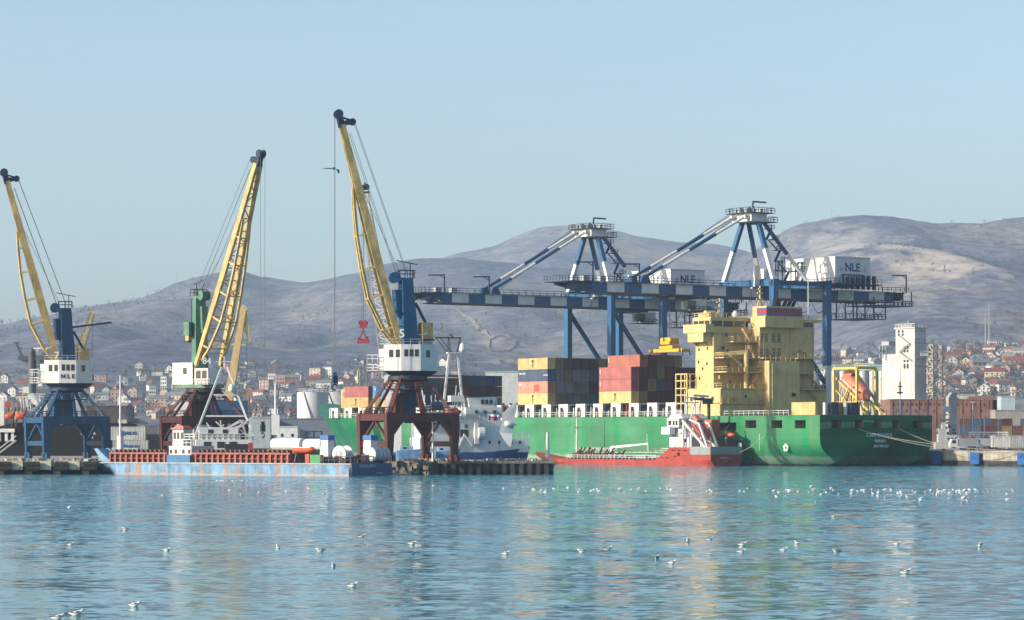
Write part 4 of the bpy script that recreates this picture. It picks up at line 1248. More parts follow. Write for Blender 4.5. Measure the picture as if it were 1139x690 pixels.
# ------------------------------------------------------------------ slewing portal cranes
def portal_crane(label, px_near, Y_near, size, pal, house, boom_dir, foot_h, tip, number, ropes, truss_side=1.0, tower=None, extra=None, boomw=1.0):
    """pal: portal, column, tower, boom, house materials. tip: world point of the boom head"""
    rz = R(25.4)
    near = Vector((PX(px_near, Y_near), Y_near, PZT))
    ex = Vector((math.cos(rz), math.sin(rz), 0)); ey = Vector((-math.sin(rz), math.cos(rz), 0))
    ctr = near + ex*size/2 + ey*size/2
    r = thing('slewing_crane', label, 'harbour crane', tuple(ctr), rz, 'yellow boomed slewing cranes on the pier')
    inv = Matrix.Rotation(-rz, 4, 'Z') @ Matrix.Translation(-ctr)
    loc = lambda p: inv @ Vector(p)
    h = size/2; k = size/12.0
    PZ0, PZ1 = 6.7*k, 8.2*k           # portal beam
    tapers = {}
    for sx in (-1, 1):
        for sy in (-1, 1):
            m = MB()
            m.bar((sx*h, sy*h, 0.9), (sx*h, sy*h, PZ0), 1.0*k, 1.0*k, 1.5*k, 1.5*k); m.build('leg', pal['portal'], r)
            m = MB()
            for d in (-1.1, 1.1): m.cbox((sx*h+d*0, sy*h+d, .45), (.7, 1.4, .9))
            m.cbox((sx*h, sy*h, 1.0), (.8, 3.4, .35))
            m.build('bogie', pal['portal'], r)
    m = MB()
    for s in (-1, 1):
        m.box(-h-.7*k, h+.7*k, s*h-.6*k, s*h+.6*k, PZ0, PZ1)
        m.box(s*h-.6*k, s*h+.6*k, -h+.6*k, h-.6*k, PZ0+.2, PZ1-.15)
    m.build('portal_frame', pal['portal'], r)
    for s in (-1, 1): 
        m = MB(); m.box(s*h-.35, s*h+.35, -h+.5, h-.5, 2.5*k, 3.4*k)
        for q in (-1, 1): m.bar((s*h, q*0.3, PZ0), (s*h, q*(h-.4), 3.5*k), .42*k)
        m.build('lower_tie', pal['portal'], r)
    # knees along the long faces
    m = MB()
    for s in (-1, 1):
        for q in (-1, 1):
            m.prism([(q*(h-.5), PZ0), (q*(h-2.4*k), PZ0), (q*(h-.5), PZ0-2.6*k)], 1, s*h-.4*k, s*h+.4*k)
    m.build('knee_plate', pal['portal'], r)
    # deck rail
    m = MB(); m.rail([(-h, -h, PZ1), (h, -h, PZ1), (h, h, PZ1), (-h, h, PZ1), (-h, -h, PZ1)], 1.0, .05, 2.0); m.build('portal_rail', pal['portal'], r)
    # pyramid of struts up to the slewing ring
    RZ = foot_h-PZT-6.6*k*1.0 if house is None else house['z0']-PZT-.9
    m = MB(); tr = 2.6*k
    for sx in (-1, 1):
        for sy in (-1, 1):
            m.bar((sx*(h-.3), sy*(h-.3), PZ1), (sx*tr*.8, sy*tr*.8, RZ), .5*k)
    m.bar((0, -h, PZ1), (0.3, -tr*.9, RZ), .5*k); m.bar((-h*.2, h, PZ1), (-.3, tr*.9, RZ), .5*k); m.bar((-h, 0, PZ1), (-tr*.9, 0, RZ), .45*k)
    m.build('strut', pal['portal'], r)
    m = MB(); m.lathe((0, 0, RZ-.9), [(tr*1.15, 0), (tr*1.3, .3), (tr*1.3, .9), (tr*1.15, 1.0)], 20); m.build('slewing_ring', pal['ring'], r)
    m = MB(); m.rail([(tr*1.7*math.cos(a*.785), tr*1.7*math.sin(a*.785), RZ-2.2) for a in range(9)], 1.0, .05, 2); m.lathe((0, 0, RZ-2.3), [(tr*.9, 0), (tr*1.72, 0), (tr*1.72, .12), (tr*.9, .12)], 16)
    m.build('ring_platform', pal['portal'], r)
    m = MB(); m.bar((0, 0, PZ0-.2), (0, 0, RZ-.8), 2.1*k, 2.1*k); m.build('centre_column', pal['column'], r)
    m = MB(); m.bar((-2.3*k, -1.0*k, PZ1), (-2.3*k, -1.0*k, PZ1+3.4*k), 1.6*k, 1.6*k); m.build('stair_house', pal['portal'], r)
    # slewing superstructure, built round the boom direction u
    u = Vector((boom_dir[0], boom_dir[1], 0)).normalized(); ul = (Matrix.Rotation(-rz, 3, 'Z') @ u); vl = Vector((-ul.y, ul.x, 0)); Zv = Vector((0, 0, 1))
    def Q(a, b, c): return ul*a + vl*b + Zv*c
    tz0 = RZ; 
    tb = tower or {}
    ttop = tb['top']-PZT; off = tb.get('off', -.6); lean = tb.get('lean', -.4)
    m = MB(); m.bar(Q(off, 0, tz0+.1), Q(off+lean*.55, 0, tz0+(ttop-tz0)*.55), 2.5*k, 2.7*k, 2.5*k, 2.4*k); m.bar(Q(off+lean*.55, 0, tz0+(ttop-tz0)*.55), Q(off+lean, 0, ttop), 2.5*k, 2.4*k, 2.1*k, 1.9*k)
    tw = m.build('tower', pal['tower'], r)
    m = MB(); m.bar(Q(off+1.55*k+lean*.7, 0, tz0+(ttop-tz0)*.62), Q(off+1.6*k+lean*.9, 0, ttop-1.6), 1.5*k, .9*k, 1.5*k, 1.2*k); m.build('tower_shroud', pal['tower'], r)
    m = MB()
    for q in (-.7, 0, .7): m.tube(Q(off+lean+1.9*k, q-.22, ttop+.5), Q(off+lean+1.9*k, q+.22, ttop+.5), .95*k, n=14)
    m.bar(Q(off+lean-1.2, 0, ttop+.2), Q(off+lean+2.2*k, 0, ttop+.2), 1.9, .5)
    m.build('tower_sheave', pal['tower'], tw)
    m = MB(); zt = ttop+.45; a0 = off+lean-1.4
    m.rail([Q(a0, -1.1, zt), Q(a0+2.6, -1.1, zt), Q(a0+2.6, 1.1, zt), Q(a0, 1.1, zt), Q(a0, -1.1, zt)], 1.3, .055, 1.2)
    m.bar(Q(a0+.6, 0, zt), Q(a0+.6, 0, zt+2.5), .14); m.bar(Q(a0-.7, 0, zt+2.3), Q(a0+3.0, 0, zt+3.0), .14)
    m.build('tower_rail', pal['dark'], tw)
    m = MB()
    for q in range(12):
        zz = tz0+1+q*(ttop-tz0-2)/12; m.bar(Q(off-1.35*k, -.9, zz), Q(off-1.35*k, -.5, zz), .08)
    m.bar(Q(off-1.35*k, -.9, tz0+1), Q(off+lean-1.3*k, -.9, ttop), .1); m.bar(Q(off-1.35*k, -.5, tz0+1), Q(off+lean-1.3*k, -.5, ttop), .1)
    m.build('ladder', pal['dark'], tw)
    # counterweight on its rocker and the tail rod
    cw = tb.get('cw', (-4.0, 8.0)); 
    m = MB(); c0 = Q(off+cw[0], 0, cw[1]-PZT)
    m.bar(c0-Zv*1.4*k, c0+Zv*1.4*k, 1.9*k, 2.0*k); cwo = m.build('counterweight', pal['boom'], r)
    m = MB(); m.bar(c0-Zv*1.7*k, c0-Zv*1.4*k, 2.3*k, 2.3*k); m.build('counterweight_tray', pal['dark'], r); m = MB(); m.bar(c0+Zv*1.4*k, Q(off-.8*k, 0, cw[1]-PZT+4.8*k), .45); m.build('rocker_arm', pal['dark'], r)
    if tb.get('rod'): 
        m = MB(); m.bar(Q(off-.6, .4, tb['rod'][0]-PZT), Q(off+tb['rod'][1], .4, tb['rod'][0]-PZT+tb['rod'][2]), .36); m.build('tail_rod', pal['dark'], r)
    # boom
    foot = Q(tb.get('boomfoot', 1.6), 0, foot_h-PZT); tipl = loc(tip)
    bd = (tipl-foot); BL = bd.length; bd.normalize()
    side = vl.copy(); nrm = bd.cross(side).normalized()
    if nrm.dot(ul) < 0: nrm = -nrm               # underside, facing outwards
    def BP(s, lat, n): return foot + bd*(BL*s) + side*lat + nrm*n
    bw = boomw
    head0 = .955
    def lat(s): return bw*(1.75*(1-s)**1.1+.30)
    for sg in (-1, 1):
        m = MB()
        prev = None
        for i in range(9):
            s = head0*i/8; d = (.75+.95*math.sin(min(1, s*1.5+.12)*math.pi*.62))*(1.0-.42*max(0, s-.45))
            ring = []
            for ii, jj in ((-1,-1),(1,-1),(1,1),(-1,1)): ring.append(BP(s, sg*lat(s)+ii*.27, jj*d*.42*k))
            if prev: pass
            m.v += [tuple(p) for p in ring]; prev = ring
        for i in range(8):
            for q in range(4): m.f.append((i*4+q, i*4+(q+1) % 4, i*4+4+(q+1) % 4, i*4+4+q))
        m.f.append((0, 1, 2, 3)); m.f.append((35, 34, 33, 32))
        m.build('boom_girder', pal['boom'], r)
    kn = [(.03, .25), (.10, 1.6), (.24, 2.75), (.36, 2.55), (.50, 2.0), (.62, 1.15), (.70, .45)]
    m = MB()
    for sg in (-1, 1):
        for (s0, n0), (s1, n1) in zip(kn, kn[1:]):
            m.bar(BP(s0, sg*lat(s0)*.8, n0*k*truss_side+.3), BP(s1, sg*lat(s1)*.8, n1*k*truss_side+.3), .40)
    m.build('boom_chord', pal['boom'], r)
    m = MB()
    for i, (s0, n0) in enumerate(kn[1:-1]):
        for sg in (-1, 1):
            m.bar(BP(s0, sg*lat(s0), .2), BP(s0, sg*lat(s0)*.8, n0*k*truss_side+.3), .34)
        m.bar(BP(s0, -lat(s0)*.8, n0*k*truss_side+.3), BP(s0, lat(s0)*.8, n0*k*truss_side+.3), .24)
    for i in range(15):
        s0, s1 = .06+i*.058, .06+(i+1)*.058
        m.bar(BP(s0, -lat(s0), 0), BP(s0, lat(s0), 0), .2)
        sg = 1 if i % 2 else -1
        m.bar(BP(s0, sg*lat(s0), 0), BP(s1, -sg*lat(s1), 0), .16)
    m.build('boom_bracing', pal['boom'], r)
    m = MB()
    for sg in (-1, 1):
        m.bar(BP(head0-.01, sg*.33, 0), BP(1.0, sg*.33, .1), .32, 1.3, .32, .9)
    for sg in (-.5, .5): m.tube(BP(1.0, sg-.16, .1), BP(1.0, sg+.16, .1), .78*k, n=14)
    m.tube(BP(head0+.0, -.3, -1.9), BP(head0+.0, .3, -1.9), .62*k, n=12); m.bar(BP(head0+.005, 0, -.3), BP(head0+.0, 0, -1.9), .5, .8); m.bar(BP(head0+.03, 0, -.3), BP(head0+.0, 0, -2.2), .3, .3)
    m.build('boom_head', pal['head'], r)
    # ropes from the head back to the tower
    m = MB(); tt = Q(off+lean-.2, 0, ttop+1.3)
    for q in (-.5, .5):
        m.tube(BP(head0, q, -2.2), tt+vl*q, .045, n=4); m.tube(BP(head0-.04, q*1.6, -1.0), tt+vl*q+ul*1.8, .045, n=4)
    m.tube(BP(.72, 0, -.5), tt+ul*1.2, .045, n=4)
    m.build('luffing_rope', CABLE, r)
    # hoist ropes and hook
    if ropes:
        m = MB(); hz = ropes-PZT; top = BP(1.0, 0, .75*k)
        for q in (-.5, .5): m.tube(top+vl*q, Vector((top.x, top.y, hz+1.2))+vl*q*.8, .042, n=4)
        m.build('hoist_rope', CABLE, r)
        hk = MB(); c = Vector((top.x, top.y, hz)); hk.cbox(c+Zv*.6, (.8, .8, 1.3)); hk.cbox(c+Zv*1.5, (.5, .5, .7))
        for i in range(7):
            a0, a1 = math.pi*(.9-i*.22), math.pi*(.9-(i+1)*.22)
            hk.tube(c+ul*.5*math.cos(a0)+Zv*(.5*math.sin(a0)-.7), c+ul*.5*math.cos(a1)+Zv*(.5*math.sin(a1)-.7), .14, n=6)
        hk.build('hook_block', pal['dark'], r)
    if extra: extra(r, Q, RZ, loc)
    # painted number
    for (txt, sz, a, b, z, ang) in number:
        p = Q(a, b, z-PZT) if not isinstance(a, tuple) else loc(a)
        letter(txt, sz, LET, r, tuple(p), (R(90), 0, ang-rz), .02, bold=.03)
    return r

def poly_house(r, Q, z0, z1, outline, name='machine_house', mat=W, base=NAVY):
    """outline in (u, v) of the slewing frame"""
    m = MB(); n = len(outline)
    lo = [Q(a, b, z0) for a, b in outline]; hi = [Q(a, b, z1) for a, b in outline]
    m.add([tuple(p) for p in lo+hi], [tuple(range(n-1, -1, -1)), tuple(range(n, 2*n))]+[(k, (k+1) % n, n+(k+1) % n, n+k) for k in range(n)])
    o = m.build(name, mat, r)
    c = Vector((sum(a for a, b in outline)/n, sum(b for a, b in outline)/n))
    m = MB(); lo = [Q(c.x+(a-c.x)*1.02, c.y+(b-c.y)*1.02, z0) for a, b in outline]; hi = [Q(c.x+(a-c.x)*.72, c.y+(b-c.y)*.72, z0-.95) for a, b in outline]
    m.add([tuple(p) for p in hi+lo], [tuple(range(n-1, -1, -1)), tuple(range(n, 2*n))]+[(k, (k+1) % n, n+(k+1) % n, n+k) for k in range(n)])
    m.build('house_base', base, r)
    return o
def wall_window(parent, p0, p1, zc, w, h, us, mat=GLASS, name='window', out=0.05):
    """windows on the wall p0->p1 (local points) at fractions us"""
    p0, p1 = Vector(p0), Vector(p1); d = (p1-p0); L = d.length; d.normalize(); nn = Vector((d.y, -d.x, 0))
    for u in us:
        c = p0+d*(L*u); c.z = zc
        m = MB()
        vs = []
        for off in (-.02, out):
            for a, b in ((-1,-1),(1,-1),(1,1),(-1,1)):
                vs.append(c+d*(a*w/2)+Vector((0,0,b*h/2))+nn*off)
        m.add(vs, [(0,1,2,3),(7,6,5,4),(0,4,5,1),(1,5,6,2),(2,6,7,3),(3,7,4,0)])
        m.build(name, mat, parent)

def house57(has_nle, k):
    def ex(r, Q, RZ, loc):
        z0, z1 = RZ+.9, RZ+.9+4.5*k
        # world-aligned house: the wide faces look at the camera as in the photograph
        cr = Vector((0, 0, 0)); rz = R(25.4)
        wx = Vector((math.cos(-rz), math.sin(-rz), 0)); wy = Vector((-math.sin(-rz), math.cos(-rz), 0))
        def H(a, b, c): return wx*a+wy*b+Vector((0, 0, c))
        out = [(-4.0*k, -2.6*k), (-1.0*k, -3.4*k), (2.3*k, -3.0*k), (5.0*k, -.6*k), (5.0*k, 2.0*k), (2.5*k, 3.6*k), (-4.0*k, 3.2*k)]
        o = poly_house(r, H, z0, z1, out)
        m = MB(); m.add([tuple(H(a, b, c)) for c in (z0, z1-.75) for a, b in ((-4.9*k, -1.9*k), (-3.98*k, -2.2*k), (-3.98*k, 2.6*k), (-4.9*k, 2.2*k))], [(3,2,1,0),(4,5,6,7),(0,1,5,4),(1,2,6,5),(2,3,7,6),(3,0,4,7)])
        m.build('side_cabin', W, r)
        m = MB(); q = [H(-5.0*k, -2.6*k, z0), H(-6.9*k, -2.2*k, z0), H(-6.9*k, 1.6*k, z0), H(-5*k, 1.6*k, z0)]
        m.rail(q, 1.1, .06, 1.1); m.rail([p+Vector((0,0,1.4)) for p in q[:3]], 1.3, .06, 1.1)
        m.add([tuple(p) for p in q]+[tuple(p+Vector((0,0,.12))) for p in q], [(3,2,1,0),(4,5,6,7),(0,1,5,4),(1,2,6,5),(2,3,7,6),(3,0,4,7)])
        m.build('balcony', W, r)
        P_ = [H(a, b, 0) for a, b in out]
        wall_window(o, P_[0], P_[1], z1-1.55*k, .72*k, 1.25*k, (.42, .8))
        wall_window(o, P_[1], P_[2], z1-1.45*k, .62*k, 1.2*k, (.25, .52, .79))
        wall_window(o, P_[2], P_[3], z1-1.6*k, .8*k, 1.2*k, (.45,))
        wall_window(o, P_[3], P_[4], z1-2.0*k, .7*k, 1.2*k, (.5,))
        m = MB(); m.rail([H(-3.9*k, -2.4*k, z1), H(-1*k, -3.2*k, z1), H(2.2*k, -2.8*k, z1)], .9, .05, 1.4); m.build('roof_rail', GREY, r); m = MB(); m.cbox(H(3.2*k, .6*k, z1+.3), (1.6*k, 1.4*k, .6)); m.build('roof_hatch', GREY, r); m = MB(); m.bar(H(2.6*k, -1.6*k, z1), H(2.6*k, -1.6*k, z1+1.8), .1); m.bar(H(1.9*k, -1.6*k, z1+1.7), H(3.4*k, -1.6*k, z1+1.9), .1)
        m.build('roof_aerial', GREY, r)
        if has_nle:
            a, b = P_[1], P_[2]; d = (b-a); an = math.atan2(d.y, d.x); c = a+d*.5; nn = Vector((d.y, -d.x, 0)).normalized()
            letter('N L E', 1.15, NAVY, r, tuple(c+nn*.06+Vector((0, 0, z1-3.2*k))), (R(90), 0, an), .02, bold=.03)
            a, b = P_[3], P_[4]; d = (b-a); an = math.atan2(d.y, d.x); c = a+d*.55; nn = Vector((d.y, -d.x, 0)).normalized()
            m = MB(); cc = c+nn*.03
            for q in (-1, 1): m.bar(cc+d.normalized()*(-.5*q)+Vector((0,0,z1-3.9*k)), cc+d.normalized()*(.5*q)+Vector((0,0,z1-2.9*k)), .25, .06)
            m.build('emblem', NAVY, r)
    return ex
PAL5 = dict(portal=RED, column=BLUE, tower=paint('tower_blue', (0.010, 0.105, 0.25), wear=.12, rust=.05), boom=YEL, ring=DARK, dark=NAVY, head=NAVY)
crane5 = portal_crane('slewing crane numbered five on a rust red portal, yellow boom, blue tower', 433, 500, 12.0, PAL5, dict(z0=17.7), (-1.0, -.22), 21.3,
    P(377, 127, 500), [('5', 2.0, P(447, 371.5, 504.5).to_tuple(), 0, 0, 0)], 15.5, tower=dict(top=33.2, off=-.5, lean=.9, cw=(-2.6, 24.6), boomfoot=1.5, rod=(30.0, -4.2, 1.2)), extra=house57(False, 1.0))
PAL7 = dict(portal=BLUE7, column=BLUE, tower=BLUE7, boom=YEL, ring=NAVY, dark=NAVY, head=NAVY)
crane7 = portal_crane('slewing crane numbered seven on a blue portal beside the black ship', 51, 574, 12.0, PAL7, dict(z0=17.0), (-1.0, -.2), 20.4,
    P(5, 192, 574), [('7', 2.0, P(63, 396, 578.6).to_tuple(), 0, 0, 0)], None, tower=dict(top=31.3, off=-.5, lean=.9, cw=(-2.7, 22.4), boomfoot=1.5, rod=(28.0, -8.2, 1.0)), extra=house57(True, 1.0))
def house84(r, Q, RZ, loc):
    rz = R(25.4)
    wx = Vector((math.cos(-rz), math.sin(-rz), 0)); wy = Vector((-math.sin(-rz), math.cos(-rz), 0))
    ca, sa = math.cos(R(-25)), math.sin(R(-25))
    def H(a, b, c): return wx*(a*ca-b*sa)+wy*(a*sa+b*ca)+Vector((0, 0, c))
    z0 = RZ+.9
    for nm, (x0, x1, y0, y1, za, zb), mt in (('machine_house', (-6.4, -1.9, -1.0, 3.4, z0, z0+4.2), W), ('operator_cab', (.6, 3.6, -4.4, -1.2, z0-.1, z0+3.0), W)):
        m = MB(); c4 = [(x0, y0), (x1, y0), (x1, y1), (x0, y1)]
        m.add([tuple(H(a, b, c)) for c in (za, zb) for a, b in c4], [(3,2,1,0),(4,5,6,7),(0,1,5,4),(1,2,6,5),(2,3,7,6),(3,0,4,7)])
        o = m.build(nm, mt, r); P_ = [H(a, b, 0) for a, b in c4]
        if nm == 'machine_house':
            wall_window(o, P_[3], P_[0], za+2.6, .55, 1.2, (.3, .5, .7)); wall_window(o, P_[0], P_[1], za+2.6, .8, 1.2, (.62,))
        else:
            wall_window(o, P_[0], P_[1], za+1.9, 1.0, 1.5, (.28, .72)); wall_window(o, P_[3], P_[0], za+1.9, .9, 1.4, (.7,))
            m = MB(); m.rail([H(x0, y0-.6, za), H(x1+.7, y0-.6, za), H(x1+.7, y1, za)], 1.0, .06, 1); m.build('cab_rail', WD, o)
    m = MB(); m.add([tuple(H(a, b, c)) for c in (z0-.7, z0) for a, b in ((-5.4, -.9), (3.2, -2.4), (3.2, 2.4), (-5.4, 2.8))], [(3,2,1,0),(4,5,6,7),(0,1,5,4),(1,2,6,5),(2,3,7,6),(3,0,4,7)]); m.build('turntable', GREENC, r)
    m = MB(); m.add([tuple(H(a, b, c)) for c in (z0+9.4, z0+12.0) for a, b in ((-3.6, -1.5), (-2.4, -1.5), (-2.4, .2), (-3.6, .2))], [(3,2,1,0),(4,5,6,7),(0,1,5,4),(1,2,6,5),(2,3,7,6),(3,0,4,7)]); m.build('winch_house', GREENC, r)
PAL84 = dict(portal=MAROON, column=paint('column_green', (0.03, 0.085, 0.075), wear=.15), tower=GREENC, boom=YEL, ring=DARK, dark=DARK, head=NAVY)
crane84 = portal_crane('slewing crane numbered 84 on a maroon portal with a green tower', 205, 563, 12.0, PAL84, dict(z0=16.6), (.62, -.78), 20.2,
    P(290, 171, 555), [('84', 1.7, P(230, 402, 560.5).to_tuple(), 0, 0, R(2))], 7.5, tower=dict(top=33.2, off=-1.2, lean=-.5, cw=(-3.0, 26.5), boomfoot=1.6), extra=house84, boomw=1.35)
# ------------------------------------------------------------------ generic ship hull: x forward, y to port, stern at x=0
def simple_hull(L, B, deck, bow_deck=None, sheer_from=.8, entr=.22, stern_r=.06, zlow=-1.5, rake=.02, stern_low=.0, mono=None):
    bow_deck = deck if bow_deck is None else bow_deck
    rings = []
    for u in (0, .01, .03, .06, .12, .25, .45, .6, .7, .76, .82, .87, .91, .94, .965, .985, 1.0):
        dz = deck + (bow_deck-deck)*max(0, (u-sheer_from)/(1-sheer_from))**1.4
        ring = []
        for q in (1, .75, .5, .25, 0, -.3):
            z = q*dz if q >= 0 else zlow*(-q/.3)
            qq = max(0, q)
            x0 = stern_low*(1-qq)
            x1 = L*(1-rake*(1-qq)*2)
            x = x0+(x1-x0)*u
            e = entr*(1.25-.4*qq)
            h = B/2
            if u > 1-e: h *= max(0.0, 1-((u-(1-e))/e)**(1.6+.8*qq))
            if u < stern_r: h *= 1-.22*(1-qq)*(1-u/stern_r)
            ring.append((x, max(h, .06), z))
        rings.append([(x, h, z) for x, h, z in ring]+[(x, -h, z) for x, h, z in reversed(ring)])
    return MB().loft(rings)

# ------------------------------------------------------------------ red tanker alongside the green hull
TK_T, TK_A = 24.0, -7.3
TANK = thing('tanker', 'small red tanker with white deckhouse alongside the green hull', 'tanker', tuple(swp(TK_T, TK_A)), SHIP_RZ)
TRED = paint('tanker_red', (0.42, 0.052, 0.034), wear=.2, rust=.12, stain=(.30, .16, .12))
simple_hull(75, 9.4, 1.25, 3.0, sheer_from=.86, entr=.18, stern_low=-0.0).build('hull', TRED, TANK, smooth=30)
m = MB()
# raised poop with a sloping front
m.prism([(0.05, 1.25), (20.5, 1.25), (15.0, 4.2), (0.05, 4.2)], 1, -4.65, 4.65); m.build('poop', TRED, TANK)
m = MB(); m.box(0.1, 7.4, -4.6, 4.6, 4.2, 4.35); m.box(0.0, 0.16, -4.62, 4.62, 2.6, 4.25); m.box(0.16, 7.6, 4.655, 4.72, 2.5, 4.22); m.box(0.1, 7, -4.6, -4.5, 4.2, 5.2); m.build('grey_bulwark', paint('bulwark_grey', (.30, .34, .36), wear=.1, rust=.1), TANK)
letter('ROMAN 2', .62, LET, TANK, (-0.05, .6, 1.75), (R(90), 0, R(-90)), .01)
letter('MALAKAL', .3, LET, TANK, (-0.05, .4, 1.05), (R(90), 0, R(-90)), .01)
m = MB()
for x, z in ((8.8, 3.35), (11, 3.35), (13.2, 3.35), (12.5, 2.0), (15.5, 1.6), (17.4, 1.6)): m.box(x, x+1.2, 4.66, 4.70, z, z+.22)
m.tube((11.8, 4.6, 2.6), (11.8, 4.74, 2.6), .45, n=12); m.build('scupper', BLACK, TANK)
m = MB(); m.box(9.2, 16.6, -3.8, 3.6, 4.2, 6.5); m.box(11.2, 16.4, -3.4, 3.2, 6.5, 8.8); m.box(12.4, 16.8, -4.4, 4.2, 8.8, 10.9); tk_h = m.build('deckhouse', W, TANK)
m = MB(); m.prism([(11.8, 10.9), (17.2, 10.9), (16.2, 11.9), (12.8, 11.9)], 1, -3.6, 3.4); m.build('wheelhouse_roof', W, tk_h)
for (x0, x1, z0, z1) in ((12.8, 13.5, 9.3, 10.4), (13.9, 14.6, 9.3, 10.4), (15.2, 16.2, 9.3, 10.4)):
    m = MB(); m.box(x0, x1, 4.2, 4.26, z0, z1); m.build('window', GLASS, tk_h)
for y in (-3.6, -2.2, -.8, .6, 2.0, 3.2):
    m = MB(); m.box(12.33, 12.4, y-.4, y+.4, 9.4, 10.4); m.build('window', GLASS, tk_h)
for x in (10.2, 12.6, 14.6):
    m = MB(); m.box(x, x+.8, 3.6, 3.66, 4.5, 6.2) if x < 11 else m.tube((x, 3.2, 5.6+1.9), (x, 3.27, 7.5), .3, n=10); m.build('porthole', GLASS, tk_h)
m = MB(); m.box(14.2, 17.4, 3.8, 5.4, 7.2, 8.9); m.build('bridge_wing', W, TANK)
m = MB(); m.rail([(9.3, 3.5, 6.5), (16.5, 3.5, 6.5)], 1, .05, 1.2); m.rail([(11.2, 3.1, 8.8), (9.4, 3.1, 8.8), (9.4, -3.6, 8.8)], 1, .05, 1.2); m.rail([(12.4, 3.2, 11.9), (16.5, 3.2, 11.9)], .9, .05, 1.0); m.rail([(15.0, 4.5, 4.2), (8.0, 4.5, 4.2)], 1, .05, 1.4); m.build('rail', W, TANK)
m = MB()
for (x, y, h_) in ((13.4, 1.0, 4.8), (13.4, -1.4, 4.6), (15.2, 0, 3.0)): m.bar((x, y, 11.9), (x, y, 11.9+h_), .26)
m.bar((13.4, -2.6, 14.6), (13.4, 2.4, 14.6), .24); m.bar((13.4, -2.0, 15.8), (13.4, 1.6, 15.8), .18); m.bar((13.4, 1.0, 13.2), (13.4, -1.4, 14.6), .16)
m.bar((9.4, -2.2, 16.0), (9.4, 2.4, 16.2), .45); m.bar((10.0, 0, 11.9), (9.4, 0, 16), .3); m.bar((11.2, 1.5, 10.9), (9.4, 1.5, 15.8), .22)
m.build('mast', W, TANK)
m = MB(); m.bar((8.9, -2.8, 15.2), (8.9, 2.6, 15.4), .5, .6); m.box(8.2, 9.6, -2.6, -.6, 14.2, 15.1); m.bar((9, -2, 8.8), (9, -2, 14.6), .5); m.build('radar_scanner', DARK, TANK)
m = MB(); m.box(7.0, 9.6, -3.6, -1.2, 4.2, 10.6); m.build('funnel', paint('funnel_orange', (.55, .12, .03), wear=.1), TANK)
# free-fall lifeboat on its white ramp
m = MB()
for y in (1.5, 4.4):
    m.bar((10.6, y, 10.4), (.6, y, 3.0), .55, .5); m.bar((10.2, y, 10.2), (10.6, y, 4.2), .4); m.bar((7.4, y, 8.0), (7.4, y, 4.2), .35); m.bar((3.6, y, 5.2), (3.6, y, 4.2), .35)
    m.bar((4.5, y, 9.6), (.9, y, 3.2), .42); m.bar((8.0, y, 10.6), (4.5, y, 9.6), .4)
for t_ in (.1, .4, .7, .95): m.bar((10.6-10*t_, 1.5, 10.4-7.4*t_), (10.6-10*t_, 4.4, 10.4-7.4*t_), .35)
m.build('lifeboat_ramp', W, TANK)
tb_ = thing('freefall_lifeboat', 'dark orange lifeboat on the white ramp at the stern of the red tanker', 'lifeboat', (0, 0, 0))
loc_ = Matrix.Translation(swp(TK_T, TK_A)) @ Matrix.Rotation(SHIP_RZ, 4, 'Z') @ Vector((5.9, 2.95, 8.3))
tb_.location = loc_; tb_.rotation_euler = (0, R(36), SHIP_RZ+math.pi)
boat_shell(7.4, 2.4, 2.6).build('boat_hull', paint('boat_rust_orange', (.36, .085, .05), wear=.2), tb_, smooth=50)
m = MB(); m.box(-3.4, -1.5, -.7, .7, .9, 1.7); m.build('conning_tower', SALMON, tb_)
m = MB(); m.box(-1, 2.4, -1.22, 1.22, .3, .55); m.build('window', GLASS, tb_)
ra = thing('rescue_boat', 'small orange rescue boat on a davit at the tanker stern', 'boat', tuple(Matrix.Translation(swp(TK_T, TK_A)) @ Matrix.Rotation(SHIP_RZ, 4, 'Z') @ Vector((3.0, -3.2, 7.0))), SHIP_RZ)
boat_shell(3.8, 1.6, 1.2).build('boat_hull', ORANGE, ra, smooth=50)
m = MB(); m.box(-.8, .6, -.4, .4, .4, .9); m.build('console', DARK, ra)
m = MB(); m.bar((3.0, -1.6, 4.3), (3.0, -1.6, 8.0), .35); m.bar((3.0, -1.6, 8.0), (3.2, -3.6, 9.4), .3); m.bar((3, -3.2, 4.3), (3, -3.2, 6.4), .6, .5); m.box(1.5, 7, -4.4, -1.2, 4.35, 6.2); m.build('davit', DARK, TANK)
# cargo deck: pipes, manifold, white hose crane, walkway
m = MB()
for y in (-1.6, -.8, 0, .8, 1.6): m.tube((21, y, 1.9), (58, y, 1.9), .16, n=6)
for x in range(22, 58, 3): m.box(x, x+.25, -2.2, 2.2, 1.25, 1.8)
for x in (33, 35, 37, 39): m.tube((x, -4.2, 2.1), (x, 4.2, 2.1), .22, n=8); m.tube((x, 3.9, 2.1), (x, 4.3, 2.1), .4, n=10)
m.build('deck_pipe', GREY, TANK)
m = MB(); m.rail([(20.5, 4.45, 1.25), (56, 4.45, 1.25)], 1.0, .06, 1.5); m.rail([(21, -.6, 3.0), (58, -.6, 3.0)], .9, .06, 2); m.box(21, 58, -1.2, -.6, 2.9, 3.0); m.build('rail', WD, TANK)
hx0 = t_of(690, -6)-TK_T; hx1 = t_of(725, -9)-TK_T
m = MB(); m.tube((hx0, 1.2, 1.2), (hx0, 1.2, 4.2), .5, n=12); m.bar((hx0+.6, 1.0, 4.1), (hx1, 2.6, 5.0), .6, .6, .36, .36); m.bar((hx1+.2, 2.6, 4.9), (hx1+.2, 2.6, 3.0), .16); m.bar((hx0, 1.2, 2.8), (hx0-3, 1.5, 4.3), .24); m.bar((hx0+1, 1.4, 1.3), (hx0-1.6, 1.6, 3.6), .2); m.build('hose_crane', W, TANK)
m = MB()
